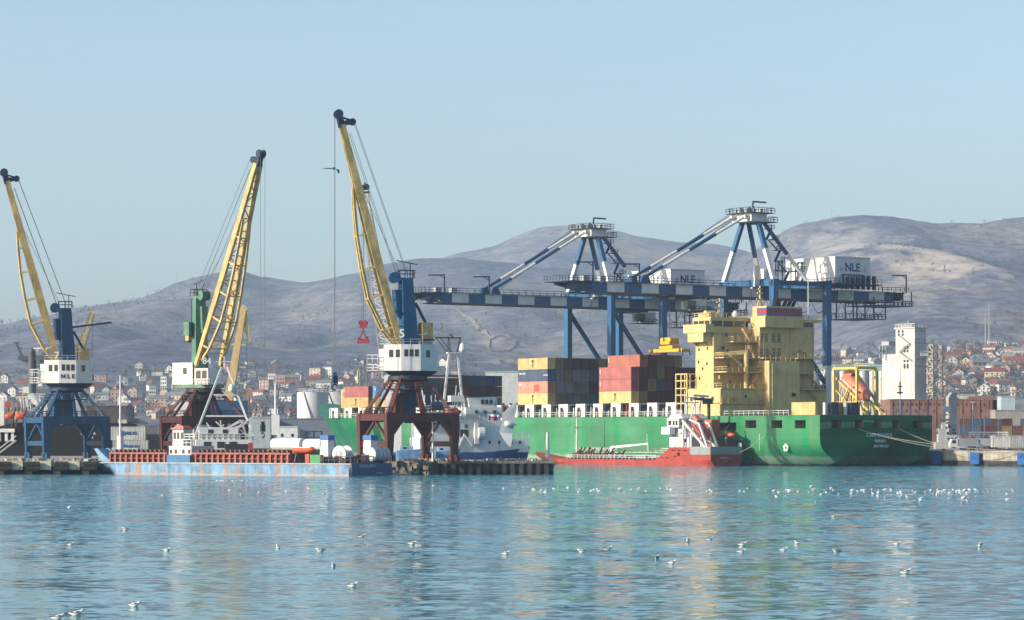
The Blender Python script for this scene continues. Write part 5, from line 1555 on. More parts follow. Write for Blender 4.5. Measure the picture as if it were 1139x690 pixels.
for k in range(26):
    x = 36+k*.75+rnd.uniform(-.2, .2); m.bar((x, 4.2, 1.3), (x+rnd.uniform(-.3, .3), rnd.uniform(1, 4), rnd.uniform(2.4, 4.4)), .3)
for k in range(10): m.cbox((44+k*1.5, rnd.uniform(-2, 3), 1.9), (1.1, 1.3, rnd.uniform(.8, 2.0)))
m.build('deck_gear', paint('maroon_gear', (.16, .04, .035), wear=.2, rust=.2), TANK)['kind'] = 'stuff'
m = MB(); m.tube((26, 3.0, 1.8), (29.5, 3.4, 1.8), .5, n=10)
for k in range(5):
    m.lathe((27+k*1.0, 1.8, 1.25), [(.2, 0), (.35, .3), (.35, .9), (.15, 1.1)], 8)
m.build('deck_valve', GREY, TANK)
m = MB(); m.tube((58, 0, 3), (58, 0, 13.5), .24, .14); m.bar((58, -1.2, 9), (58, 1.2, 9), .16); m.bar((58, -.8, 11.6), (58, .8, 11.6), .14); m.build('foremast', WD, TANK)

# ------------------------------------------------------------------ blue barge in front of the pier
BG = (PX(391, 480), 480.0)
BGA = R(145)          # stern to bow
def bgw(x, y, z=0):
    c, s = math.cos(BGA), math.sin(BGA)
    return Vector((BG[0]+c*x-s*(y-5.4), BG[1]+s*x+c*(y-5.4), z))
BARGE = thing('barge', 'rust streaked light blue cargo barge moored along the pier', 'barge', tuple(bgw(0, 0)), BGA)
def barge_mat():
    m = paint('barge_blue', (0.15, 0.32, 0.50), wear=.34, rust=.16, scale=.5, stain=(.34, .36, .36))
    nt = m.node_tree; N = nt.nodes.new; L = nt.links.new; b = nt.nodes['Principled BSDF']
    src = b.inputs['Base Color'].links[0].from_socket
    tc = N('ShaderNodeTexCoord'); sp = N('ShaderNodeSeparateXYZ'); L(tc.outputs['Object'], sp.inputs[0])
    mp = N('ShaderNodeMapping'); mp.inputs['Scale'].default_value = (1.0, 1.0, .05); L(tc.outputs['Object'], mp.inputs['Vector'])
    n = N('ShaderNodeTexNoise'); n.inputs['Scale'].default_value = .55; n.inputs['Detail'].default_value = 7; n.inputs['Roughness'].default_value = .7; L(mp.outputs[0], n.inputs['Vector'])
    r1 = N('ShaderNodeMapRange'); r1.inputs['From Min'].default_value = .525; r1.inputs['From Max'].default_value = .60; L(n.outputs['Fac'], r1.inputs['Value'])
    mx = N('ShaderNodeMix'); mx.data_type = 'RGBA'; mx.inputs[7].default_value = (.30, .14, .055, 1); L(r1.outputs[0], mx.inputs[0]); L(src, mx.inputs[6])
    n2 = N('ShaderNodeTexNoise'); n2.inputs['Scale'].default_value = .9; n2.inputs['Detail'].default_value = 6; L(tc.outputs['Object'], n2.inputs['Vector'])
    ad = N('ShaderNodeMath'); ad.operation = 'MULTIPLY_ADD'; ad.inputs[1].default_value = 1.3; L(n2.outputs['Fac'], ad.inputs[0]); L(sp.outputs['Z'], ad.inputs[2])
    r2 = N('ShaderNodeMapRange'); r2.inputs['From Min'].default_value = 1.05; r2.inputs['From Max'].default_value = .75; r2.inputs['To Max'].default_value = .7; L(ad.outputs[0], r2.inputs['Value'])
    m2 = N('ShaderNodeMix'); m2.data_type = 'RGBA'; m2.inputs[7].default_value = (.36, .24, .16, 1); L(r2.outputs[0], m2.inputs[0]); L(mx.outputs[2], m2.inputs[6])
    L(m2.outputs[2], b.inputs['Base Color'])
    return m
BGB = barge_mat()
BL_ = 58.0
simple_hull(BL_, 10.8, 2.12, 2.2, sheer_from=.94, entr=.085, stern_r=.01, rake=.012).build('hull', BGB, BARGE, smooth=25)
m = MB(); m.prism([(BL_-4.6, 2.0), (BL_+.1, 2.2), (BL_+1.9, 4.4), (BL_+1.2, 4.5), (BL_-1.6, 2.5)], 1, 1.2, 1.7); m.prism([(BL_-4.6, 2.0), (BL_+.1, 2.2), (BL_+1.9, 4.4), (BL_+1.2, 4.5), (BL_-1.6, 2.5)], 1, -1.7, -1.2); m.prism([(BL_-2.2, .4), (BL_+.25, .4), (BL_+1.9, 4.4), (BL_+1.3, 4.4), (BL_-.5, 2.1)], 1, -1.2, 1.2); m.build('bow_ramp', paint('bow_blue', (.17, .36, .55), wear=.2, rust=.25, stain=(.33, .18, .09)), BARGE)
m = MB(); m.box(-.05, 0, -5.4, 5.4, .1, 2.1); m.box(-.15, -.05, -5.4, 5.4, 1.06, 1.2); m.build('transom_plate', paint('transom_shade_blue', (.02, .09, .22), wear=.15), BARGE)  # stern shade is put into the plate colour, darker than the hull blue
letter('ASKODLARN 2', .66, LET, BARGE, (-.08, 1.2, 1.66), (R(90), 0, R(-90)), .01)
letter('MO 8725577', .36, LET, BARGE, (-.08, -1.9, .5), (R(90), 0, R(-90)), .01)
m = MB(); m.box(0, BL_-3, 5.42, 5.55, 1.92, 2.1); m.build('rub_rail', paint('rail_pale', (.42, .44, .45), wear=.15, rust=.2), BARGE)
CO = paint('coaming_red', (.36, .085, .06), wear=.2, rust=.12, stain=(.16, .05, .03))
def coaming(x0, x1):
    m = MB(); m.box(x0, x1, -3.9, 3.9, 2.1, 3.75); m.box(x0-.1, x1+.1, 3.9, 4.35, 3.5, 3.8); m.box(x0, x1, 3.9, 4.2, 2.7, 2.85)
    x = x0+.2
    while x < x1: m.box(x, x+.28, 3.9, 4.42, 2.1, 3.52); x += 1.25
    o = m.build('hatch_coaming', CO, BARGE)
    m = MB(); x = x0+.6
    while x < x1-.3:
        m.cbox((x, 3.5, 4.05), (.55, .7, .5)); m.tube((x, 3.7, 4.1), (x, 4.3, 4.1), .22, n=8); x += 1.02
    m.build('hatch_roller', paint('roller_brown', (.14, .06, .045), wear=.3), o)
coaming(40.8, 53.8); coaming(13.8, 35.0)
DX = 7.0
m = MB(); m.box(28.2+DX, 33.2+DX, -1.6, 4.3, 2.1, 4.9); m.box(30.6+DX, 33.0+DX, 1.2, 3.6, 4.9, 7.7); hs_ = m.build('deckhouse', WD, BARGE)
m = MB(); m.box(30.4+DX, 33.2+DX, 1.0, 3.85, 7.7, 8.0); m.prism([(30.6+DX, 8.0), (33.0+DX, 8.0), (32.4+DX, 8.4), (31.2+DX, 8.4)], 1, 1.3, 3.4); m.build('red_roof', paint('roof_coral', (.55, .15, .11), wear=.15), hs_)
for x in (28.4, 29.7, 31.4, 32.5):
    m = MB(); m.box(x+DX, x+DX+.5, 4.3, 4.35, 3.6, 4.3); m.build('window', GLASS, hs_)
for x in (30.7, 31.5, 32.3):
    m = MB(); m.box(x+DX, x+DX+.45, 3.6, 3.66, 6.1, 7.2); m.build('window', GLASS, hs_)
m = MB(); m.box(28.0+DX, 33.2+DX, 4.42, 4.9, 2.1, 3.4); m.build('blue_board', paint('board_blue', (.03, .17, .38), wear=.12), BARGE)
m = MB(); m.rail([(28.3+DX, 4.2, 4.9), (30.5+DX, 4.2, 4.9)], 1.1, .06, 1); m.rail([(28.3+DX, 3.4, 6.0), (30.5+DX, 3.4, 6.0)], .9, .06, 1); m.build('rail', W, BARGE)
m = MB(); m.tube((56.2, -1, 2.2), (56.2, -1, 17.2), .22, .12); m.bar((56.2, -1, 2.2), (56.2, -1, 6.6), .8); m.build('signal_mast', W, BARGE)
# stern gear
m = MB(); m.tube((14.2, .4, 5.2), (20.4, .4, 5.2), 1.0, n=16); m.tube((10.0, .2, 5.1), (13.6, .2, 5.1), 1.0, n=16); m.build('covered_roll', paint('roll_white', (.75, .77, .78), wear=.06), BARGE)
m = MB(); m.box(9.8, 20.8, -.8, 1.8, 3.7, 4.4); m.build('roll_cradle', GREENC, BARGE)
for (x, y, s, lab) in ((6.4, 2.6, 1.0, ''), (.8, -1.6, 1.0, '')):
    m = MB()
    m.prism([(x, 2.1), (x+1.9, 2.1), (x+1.5, 5.9*s), (x+.1, 5.9*s)], 1, y-.8, y+.8); f_ = m.build('funnel', W, BARGE)
    m = MB(); m.box(x-.05, x+1.65, y-.9, y+.9, 5.9*s, 5.9*s+.8); m.build('funnel_cap', paint('band_mid_blue', (.02, .15, .42)), f_)
    m = MB(); m.box(x-.02, x+1.92, y-.83, y+.83, 2.1, 3.2); m.build('funnel_band', paint('band_mid_blue', (.02, .15, .42)), f_)
m = MB(); m.box(9.0, 9.8, 4.4, 5.2, 2.1, 3.6); m.build('fire_locker', paint('locker_red', (.6, .06, .04)), BARGE)
m = MB(); m.box(6.6, 8.8, 4.4, 5.2, 2.1, 3.5); m.build('green_tank', paint('tank_green', (.04, .28, .09), wear=.15), BARGE)
m = MB()
for y in (-.9, 1.0): m.tube((4.4, y+1.8, 3.6), (4.4, y+2.1, 3.6), 1.4, n=20)
m.tube((4.4, 0.9, 3.6), (4.4, 3.1, 3.6), .8, n=14); m.build('hose_reel', W, BARGE)
m = MB()
for k in range(4): m.tube((.8, -4.6+k*1.05, 3.6), (.8, -3.75+k*1.05, 3.6), 1.15, n=16)
m.build('fender_roll', paint('roll_grey', (.55, .57, .58), wear=.1), BARGE)
m = MB(); rr = random.Random(8)
for k in range(46):
    x, y = rr.uniform(.3, 7), rr.uniform(-5, 5); m.cbox((x, y, 2.1+rr.uniform(.2, .7)), (rr.uniform(.3, 1.0), rr.uniform(.3, .9), rr.uniform(.5, 1.5)), rr.uniform(0, 1.5))
m.build('deck_clutter', paint('clutter_brown', (.09, .06, .055), wear=.4), BARGE)['kind'] = 'stuff'
m = MB(); m.rail([(6, 5.2, 2.1), (0.2, 5.2, 2.1), (.2, -5.2, 2.1)], 1.1, .06, 1.1); m.build('rail', DARK, BARGE)
wb = thing('lifeboat', 'orange open lifeboat resting on the barge deck beside the white roll', 'lifeboat', tuple(bgw(11.6, 3.4, 4.4)), BGA)
m = boat_shell(5.0, 1.8, 1.7, top=.35); m.build('boat_hull', ORANGE, wb, smooth=50)
m = MB(); m.box(-1.8, 1.8, -.6, .6, .2, .36); m.build('thwart', W, wb)
for x in (-1.3, 1.3):
    m = MB(); m.bar((x, -.7, -2.2), (x, -.2, -.6), .18); m.bar((x, .7, -2.2), (x, .2, -.6), .18); m.build('cradle', DARK, wb)

# ------------------------------------------------------------------ white workboat moored behind the barge
wk = thing('workboat', 'white workboat with a tall A-frame behind the blue barge', 'boat', (PX(246, 534), 534, 0), R(8))
k = 534/F
simple_hull(13.4, 5, 3.4, 4.2).build('hull', W, wk, smooth=30)
for c in kids(wk): c.location = (-6, 0, 0)
m = MB(); m.box(-4.6, 5.2, -2.2, 2.2, 3.4, 6.0); m.box(-4.0, 3.0, -2.0, 2.0, 6.0, 8.2); h_ = m.build('deckhouse', W, wk)
for x in (-3.2, -.8, 1.4):
    q = MB(); q.box(x, x+1.3, -2.26, -2.2, 4.5, 5.6); q.build('window', GLASS, h_)
for x in (-2.4, .2):
    q = MB(); q.box(x, x+.9, -2.06, -2.0, 6.8, 7.8); q.build('window', GLASS, h_)
m = MB(); m.box(.6, 4.6, -2.5, -2.2, 3.6, 5.2); m.build('stowed_gear', DARK, wk)
m = MB(); m.box(4.7, 5.6, -2.5, -2.1, 3.8, 5.4); m.build('red_locker', paint('locker_red', (.6, .06, .04)), wk)
m = MB()
m.bar((-5.0, -1.6, 5.8), (.1, -.6, 19.0), .34); m.bar((6.0, -1.6, 5.8), (1.0, -.6, 19.0), .34); m.bar((-2.8, -1.2, 10.2), (4.4, -1.2, 10.2), .28); m.bar((-1.4, -1.0, 14.0), (3, -1, 14.0), .24)
m.bar((.5, -.6, 18.6), (.5, -.6, 21), .2); m.bar((-1, -.6, 20), (2, -.6, 20), .14); m.build('a_frame', W, wk)
m = MB(); rr = random.Random(2)
for q in range(16): m.bar((rr.uniform(-4, 5.6), -1.6, 6), (rr.uniform(-4, 5.6), -1.6, rr.uniform(8, 10)), .22)
m.rail([(-4.5, -2.1, 6), (5.2, -2.1, 6)], 1, .06, 1.0); m.build('rail', W, wk)
m = MB(); m.lathe((1.8, -1.4, 14.4), [(.2, 0), (.6, .4), (.6, 1.0), (.2, 1.6)], 12); m.build('radome', W, wk)

# ------------------------------------------------------------------ blue hulled ship with white deckhouse behind the pier head
WSY = 604.0
ws = thing('offshore_ship', 'white deckhouse ship with a dark blue hull behind the pier head', 'ship', (PX(437, WSY), WSY, 0), R(16))
kx = WSY/F
def wx(px): return (px-437)*kx
def wz(py): return PZ(py, WSY)
simple_hull(wx(596), 11, 3.4, 4.6, sheer_from=.6, entr=.3).build('hull', paint('hull_deep_blue', (.015, .07, .24), wear=.12, rust=.05), ws, smooth=30)
blk = [(462, 508, 455, 500), (505, 585, 466, 500), (519, 560, 452, 466), (523, 549, 441, 452), (466, 500, 472, 455)]
m = MB(); m.box(wx(462), wx(588), -4.2, 4.2, 3.4, wz(487)); m.box(wx(464), wx(505), -4, 4, wz(487), wz(458)); m.box(wx(505), wx(566), -3.9, 4, wz(487), wz(467)); m.box(wx(516), wx(558), -3.4, 3.6, wz(467), wz(453))
h_ = m.build('deckhouse', W, ws)
m = MB(); m.prism([(wx(521), wz(453)), (wx(549), wz(453)), (wx(552), wz(441)), (wx(519), wz(442.5))], 1, -3.0, 3.2); wh = m.build('wheelhouse', W, ws)
m = MB(); m.box(wx(519), wx(554), -3.2, 3.4, wz(441), wz(440)); m.build('wheelhouse_roof', DARK, wh)
for p in (534, 539, 544):
    q = MB(); q.box(wx(p), wx(p+3.4), -3.12, -3.0, wz(449.5), wz(444.5)); q.build('window', GLASS, wh)
for (p, y) in ((526, 458), (536, 458), (547, 458), (514, 474), (527, 474), (541, 492), (552, 492), (566, 492), (576, 492), (556, 474)):
    q = MB(); q.box(wx(p), wx(p+2.6), -4.3, -4.2 if y > 480 else -3.4 if y < 462 else -3.9, wz(y+2), wz(y-1.6)); q.build('window', GLASS, h_)
m = MB(); m.box(wx(472), wx(481), -4.3, -4.0, wz(478), wz(470)); m.box(wx(509), wx(518), -4.1, -3.9, wz(486), wz(478)); m.build('doorway', DARK, h_)
m = MB(); m.tube((wx(528), -4.6, wz(482)), (wx(535), -4.6, wz(482)), wz(475)-wz(482), n=16); m.box(wx(524), wx(529), -5.0, -4.0, wz(494), wz(470)); m.build('winch_drum', W, ws)
m = MB(); m.bar((wx(512), -4.4, wz(483)), (wx(522), -4.4, wz(496)), .7, .25); m.bar((wx(505), -4.4, wz(500)), (wx(513), -4.4, wz(484)), .3); m.build('stair', W, ws)
m = MB()
m.bar((wx(491), -1.5, wz(470)), (wx(500.5), -1.0, wz(393)), .42); m.bar((wx(516), -1.5, wz(458)), (wx(510), -1.0, wz(393)), .42)
m.box(wx(498), wx(512), -1.6, 0, wz(393), wz(391.6)); m.build('goalpost_mast', W, ws)
m = MB()
for a, b in (((500, 393), (485, 376)), ((510, 393), (512, 376)), ((502, 393), (500, 376)), ((499, 393), (499, 372)), ((508, 393), (514, 376)), ((505, 393), (490, 376))): m.bar((wx(a[0]), -1, wz(a[1])), (wx(b[0]), -1, wz(b[1])), .14)
m.bar((wx(484), -1, wz(375.5)), (wx(514), -1, wz(375.5)), .26); m.bar((wx(503), -2, wz(375)), (wx(503), 0, wz(371.5)), .3); m.build('aerial_array', DARK, ws)
m = MB(); m.rail([(wx(464), -4, wz(458)), (wx(505), -4, wz(458))], 1.2, .07, 1.5); m.rail([(wx(505), -3.9, wz(467)), (wx(566), -3.9, wz(467))], 1.1, .07, 1.5); m.rail([(wx(560), -4.1, wz(487)), (wx(588), -4.1, wz(487))], 1.1, .07, 1.2)
rr = random.Random(12)
for q in range(30):
    p = rr.uniform(470, 560); y0 = 458 if p < 505 else 453; m.bar((wx(p), rr.uniform(-3, 1), wz(y0)), (wx(p+rr.uniform(-2, 2)), rr.uniform(-3, 1), wz(y0-rr.uniform(5, 26 if p < 520 else 12))), .18)
for q in (463, 478, 493): m.bar((wx(q), -2, wz(420)), (wx(q+15), -2, wz(420)), .2)
m.build('rigging_post', W, ws)
m = MB(); m.box(wx(500), wx(515), -2.5, 0, wz(447), wz(440)); m.lathe((wx(515.5), -1, wz(392)), [(.3, 0), (.7, .5), (.5, 1.6), (.2, 2)], 10); m.build('equipment_box', W, ws)
m = MB(); m.tube((wx(474), -4.8, wz(452)), (wx(487), -4.8, wz(452)), .9, n=12); m.build('rescue_raft', NAVY, ws)
fl_ = thing('ship_flag', 'white blue and red striped flag on the white ship', 'flag', (PX(543, WSY-5), WSY-5, wz(468)))
m = MB(); m.bar((0, 0, -2), (0, 0, 1.4), .1); m.build('flag_staff', W, fl_)
def flag(z0, z1, mt):
    m = MB(); n = 10; vs = []
    for y_ in (-.02, .02):
        for i in range(n+1):
            for z in (z0, z1): vs.append((i*.2+.05, y_+.14*math.sin(i*.9), z-.02*i))
    b = 2*(n+1)
    fs = [(2*i, 2*i+2, 2*i+3, 2*i+1) for i in range(n)]+[(b+2*i, b+2*i+1, b+2*i+3, b+2*i+2) for i in range(n)]
    fs += [(2*i, b+2*i, b+2*i+2, 2*i+2) for i in range(n)]+[(2*i+1, 2*i+3, b+2*i+3, b+2*i+1) for i in range(n)]
    m.add(vs, fs); m.build('stripe', mt, fl_)
flag(.9, 1.3, W); flag(.5, .9, paint('flag_blue', (.02, .06, .3))); flag(.1, .5, paint('flag_red', (.5, .03, .03)))
# orange boat on the white ship, small blue launch by the maroon legs
ob = thing('lifeboat', 'dark red lifeboat on the white ship above the rust red portal', 'lifeboat', (PX(504, 596), 596, wz(459)), R(4))
boat_shell(3.4, 1.5, 1.2).build('boat_hull', paint('boat_red', (.36, .05, .03), wear=.1), ob, smooth=50)
m = MB(); m.box(-1.2, 1.0, -.55, .55, .35, .75); m.build('boat_cover', NAVY, ob)
for i, (p0, p1, y0, lab) in enumerate(((441, 478, 498, 'pale blue flat launch lying behind the pier under the rust red portal'), (484, 512, 499, 'pale blue launch lying behind the pier next to the white ship'))):
    Yb = 556+i*4
    lb_ = thing('launch', lab, 'boat', (PX(p0, Yb), Yb, 0), R(6), 'pale blue launches behind the pier')
    Lb = (p1-p0)*Yb/F
    simple_hull(Lb, 3.2, PZ(y0+3, Yb), PZ(y0, Yb), sheer_from=.3).build('hull', paint('launch_blue', (.16, .32, .55), wear=.2), lb_, smooth=30)
    m = MB(); m.box(Lb*.1, Lb*.5, -1, 1, PZ(y0+3, Yb), PZ(y0-1.5, Yb)); c_ = m.build('cabin', paint('cabin_pale_blue', (.35, .5, .66), wear=.15), lb_)
    m = MB(); m.box(Lb*.18, Lb*.3, -1.04, -1, PZ(y0+1.5, Yb), PZ(y0-.5, Yb)); m.build('window', GLASS, c_)

# ------------------------------------------------------------------ black ship behind the blue portal
BKY = 668.0
bk = thing('cargo_ship', 'black hulled cargo ship stern behind the blue portal', 'ship', (PX(66, BKY), BKY, 0), 0)
def bx(px): return (px-66)*BKY/F
def bz(py): return PZ(py, BKY)
m = MB(); m.prism([(bx(8), bz(516.5)), (bx(112), bz(516.5)), (bx(116), bz(474)), (bx(114), bz(470)), (bx(12), bz(470)), (bx(16), bz(478))], 1, 0, 60); m.prism([(bx(-60), -1), (bx(20), -1), (bx(18), bz(470)), (bx(-60), bz(486))], 1, 2, 40)
m.build('hull', BLACK, bk)
letter('SIDRA A', .95, LET, bk, (bx(98), -.06, bz(482.5)), (R(90), 0, 0), .01); letter('LIMA', .75, LET, bk, (bx(100), -.06, bz(487)), (R(90), 0, 0), .01)
m = MB(); m.box(bx(-60), bx(17), -1.2, 2, bz(481), bz(477)); m.build('deck_edge', W, bk)
m = MB()
for p in (-2, 6, 13): m.box(bx(p), bx(p+3), -.8, 1, bz(491), bz(481))
m.build('bulwark_panel', W, bk)
m = MB(); m.box(bx(-60), bx(2), 3, 14, bz(477), bz(446)); m.box(bx(20), bx(46), 6, 16, bz(470), bz(444)); m.box(bx(25), bx(40), 7, 14, bz(444), bz(437)); h_ = m.build('deckhouse', W, bk)
for (p, y) in ((27, 452), (32, 450), (37, 452), (29, 461), (41, 458)):
    q = MB(); q.box(bx(p), bx(p+2.4), 5.9, 6, bz(y+3), bz(y)); q.build('window', GLASS, h_)
m = MB(); 
for i in range(12):
    p = 20+i*2.6; m.bar((bx(p), 5.8, bz(470)), (bx(p+rnd.uniform(-2, 2)), 5.8, bz(450+rnd.uniform(-8, 8))), .22)
m.rail([(bx(20), 5.8, bz(444)), (bx(46), 5.8, bz(444))], 1.2, .07, 1.2); m.box(bx(21), bx(28), 5, 6, bz(437), bz(430)); m.build('rail', W, bk)
m = MB(); m.tube((bx(7), 2.6, bz(450)), (bx(7), 3.0, bz(450)), .7, n=14); m.build('life_ring', paint('ring_red', (.42, .06, .05)), bk)
m = MB(); m.tube((bx(28.5), 9, bz(440)), (bx(28.5), 9, bz(394)), .95, n=14); m.bar((bx(13), 9, bz(397)), (bx(50), 9, bz(398)), 1.3, 1.0); m.bar((bx(18), 9, bz(397)), (bx(10.5), 9, bz(380)), .5); m.bar((bx(8), 9, bz(380)), (bx(14), 9, bz(380)), .3)
m.bar((bx(12), 9, bz(386)), (bx(17), 9, bz(386)), .25); m.bar((bx(13), 9, bz(397)), (bx(24), 9, bz(401)), .7); m.lathe((bx(28), 9, bz(395)), [(.8, 0), (.9, .8), (.6, 1.6), (.3, 1.8)], 12); m.bar((bx(48.5), 9, bz(400)), (bx(48), 9, bz(418)), .6); m.bar((bx(30), 9, bz(407)), (bx(48), 9, bz(407)), .14); m.bar((bx(36), 9, bz(408)), (bx(44), 9, bz(420)), .12)
m.bar((bx(40), 9, bz(397)), (bx(40), 9, bz(391)), .2); m.cbox((bx(44), 9, bz(393.5)), (.9, .9, 1.1)); m.cbox((bx(39), 9, bz(402)), (.7, .7, .9))
m.build('signal_mast', paint('mast_grey', (.085, .10, .12), wear=.15), bk)
m = MB(); m.bar((bx(30), 9, bz(386.5)), (bx(39), 9, bz(386)), .5, .35); m.bar((bx(34.5), 9, bz(386)), (bx(34.8), 9, bz(394)), .3); m.build('radar_scanner', W, bk)
for i, (p0, p1) in enumerate(((5.5, 16), (17, 28.5))):
    Yb = BKY-2
    o_ = thing('lifeboat', ('orange lifeboat hung in davits, the one farther from the blue portal', 'orange lifeboat hung in davits next to the strut of the blue portal')[i], 'lifeboat', (PX((p0+p1)/2, Yb), Yb, PZ(462.5, Yb)), R(3), 'orange lifeboats of the black ship')
    q = boat_shell((p1-p0)*Yb/F*.98, 1.7, 1.9, top=.5); q.build('boat_hull', ORANGE, o_, smooth=50)
    q = MB(); q.box(-.7, .8, -.5, .5, .3, .75); q.build('boat_cover', SALMON, o_)
for p in (7, 14.5, 18.5, 27):
    m = MB()
    for i in range(5):
        a0, a1 = i*.3, (i+1)*.3
        m.bar((bx(p+4*math.sin(a0)), -1.2, bz(475-22*math.sin(a0))), (bx(p+4*math.sin(a1)), -1.6, bz(475-22*math.sin(a1))), .28)
    m.build('davit', paint('davit_brown', (.17, .08, .05), wear=.2), bk)
gw_ = thing('gangway', 'pale sloping gangway from the pier up to the black ship', 'gangway', (PX(8, 640), 640, PZT))
m = MB(); a_, b_ = (PX(-6, 640)-PX(8, 640), 0, 0), (PX(18, 640)-PX(8, 640), 0, PZ(490, 640)-PZT)
m.bar(a_, b_, 1.1, .3); m.build('walkway', paint('gangway_grey', (.5, .5, .47), wear=.15), gw_)
m = MB()
for y in (-.55, .55): m.bar((a_[0], y, 1), (b_[0], y, b_[2]+1), .08)
m.build('rail', W, gw_)
# ------------------------------------------------------------------ the port behind
def lat_tower(name, label, cat, px, Y, ybase, ytop, w, mat, n, r=.3, group=None, d=None):
    z0, z1 = PZ(ybase, Y), PZ(ytop, Y)
    t = thing(name, label, cat, (PX(px, Y), Y, z0), R(20), group)
    d = d or w; H = z1-z0; m = MB()
    c = [(-w/2, -d/2), (w/2, -d/2), (w/2, d/2), (-w/2, d/2)]
    for i in range(4):
        a, b = c[i], c[(i+1) % 4]
        m.truss((*a, 0), (*a, H), (*b, 0), (*b, H), n, r, r*.6)
    m.build('lattice', mat, t); return t, H
# tall white grain elevator
EY = 1060.0; s = EY/F
el = thing('grain_elevator', 'tall white grain elevator tower behind the dark green transom', 'grain elevator', (PX(1019.5, EY), EY, 3.2), R(35))
def eh(py): return PZ(py, EY)-3.2
EW = paint('elevator_white', (.58, .57, .55), wear=.16, rust=.15, scale=.12)
m = MB(); m.box(-5.5, 0, -5, 5, 0, eh(366)); tw_ = m.build('tower', EW, el)
# local x runs right and away, local y left and away
m = MB(); m.box(-5.4, -1, 5, 12.2, 0, eh(394)); m.box(-5.9, .4, -5.4, 5.4, eh(366), eh(364.6)); m.build('side_block', EW, el)
m = MB(); m.box(-5, -2, -3, 3, eh(364.6), eh(361)); m.rail([(-5.5, -5, eh(364.6)), (0, -5, eh(364.6))], 1.2, .1, 1.6); m.rail([(-5.5, -5, eh(364.6)), (-5.5, 5, eh(364.6))], 1.2, .1, 1.6); m.bar((-4, 0, eh(361)), (-4, 0, eh(357)), .2); m.build('roof_hut', EW, tw_)
for i, y in enumerate((369, 372.5, 387, 391, 402, 406.5, 409)):
    for q in ((2.8, .8) if i < 2 else (-1.8, -.2)):
        m = MB(); m.box(-5.6, -5.5, q, q+.9, eh(y+1.4), eh(y-1.4)); m.build('window', GLASS, tw_)
PALEG = glass('pale_glass', (.22, .26, .30))
for i, y in enumerate((369, 378, 382, 400, 408)):
    for q in (-4.8, -3.5, -2.2, -1.0):
        m = MB(); m.box(q, q+.7, -5.08, -5.0, eh(y+1), eh(y-.6)); m.build('window', PALEG, tw_)
m = MB()
for (a, b) in (((2.2, 374), (-3, 383)), ((2.2, 392), (-3, 383)), ((2.2, 392), (-4, 402))): m.bar((-6.2, a[0], eh(a[1])), (-6.2, b[0], eh(b[1])), .5, .2)
m.build('outside_stair', paint('stair_pale', (.36, .36, .36)), tw_)
m = MB()
for q in range(3):
    for z in (eh(384), eh(389)): m.bar((-5-q*1.6, 10.5, z), (-5-q*1.6, 10.5, z-3), .3)
m.box(-6, -1, 8, 12, eh(384), eh(379.5)); m.build('conveyor_head', GREY, el)
# row of grain silos under a pale green gallery roof
SILO = paint('silo_grey', (.52, .53, .53), wear=.12)
sg = 'grain silos behind the lifeboat frame'
for i, px in enumerate((905, 916, 927, 938, 949, 960, 971, 981)):
    o_ = thing('grain_silo', f'grey steel silo, number {i+1} counted from the crane leg to the white elevator' if i else 'grey steel silo closest to the white footed crane leg', 'silo', (PX(px, 1075), 1075, 3.2), 0, sg)
    o_['label'] = ('pale grey silo half behind the yellow deckhouse', 'pale grey silo next to the white crane leg', 'pale grey silo just past the white crane leg', 'pale grey silo behind the near post of the lifeboat frame', 'pale grey silo behind the tilted orange lifeboat', 'pale grey silo behind the far half of the lifeboat frame', 'pale grey silo second from the white elevator', 'grey silo touching the white elevator, darkest of its row')[i]
    Hs = PZ(413, 1075)-3.2
    m = MB(); m.lathe((0, 0, 0), [(1.7, 0), (1.7, Hs-.6), (1.5, Hs), (.3, Hs+.5)], 20); c_ = m.build('silo_shell', SILO, o_, smooth=40)
    m = MB()
    for k_ in range(7): m.lathe((0, 0, Hs*(k_+.5)/7.2), [(1.7, -.06), (1.76, 0), (1.7, .06)], 20)
    m.build('hoop', GREY, c_)
gal = thing('gallery_roof', 'pale green roofed conveyor gallery over the grain silos', 'gallery', (PX(945, 1076), 1076, PZ(412.5, 1076)))
m = MB(); m.box(PX(896, 1076)-PX(945, 1076), PX(990, 1076)-PX(945, 1076), -2, 2, 0, 1.5); c_ = m.build('gallery_body', paint('pale_green', (.45, .62, .55), wear=.1), gal)
m = MB(); m.prism([(-2.2, 1.5), (2.2, 1.5), (0, 2.2)], 0, -17.6, 15); m.build('roof', paint('roof_green', (.38, .55, .48), wear=.1), gal)
m = MB()
for px in (900, 920, 940, 960, 980): m.box(PX(px, 1076)-PX(945, 1076)-.3, PX(px, 1076)-PX(945, 1076)+.3, 2.2, 2.6, 3.2-PZ(412.5, 1076), 0)
m.build('support', GREY, gal)
lat_tower('lattice_tower', 'pale steel lattice tower beside the white grain elevator', 'lattice tower', 1040.5, 1050, 470, 384, 3.6, paint('lattice_cream', (.55, .52, .45), wear=.1), 11, .42)
m = thing('conveyor_bridge', 'thin conveyor bridge between the grain elevator and the lattice tower', 'conveyor', (PX(1027, 1052), 1052, PZ(396, 1052)))
q = MB(); q.box(-1, 4.5, -.6, .6, 0, .9); q.rail([(-1, -.6, .9), (4.5, -.6, .9)], .8, .08, 1); q.build('bridge_deck', GREY, m)
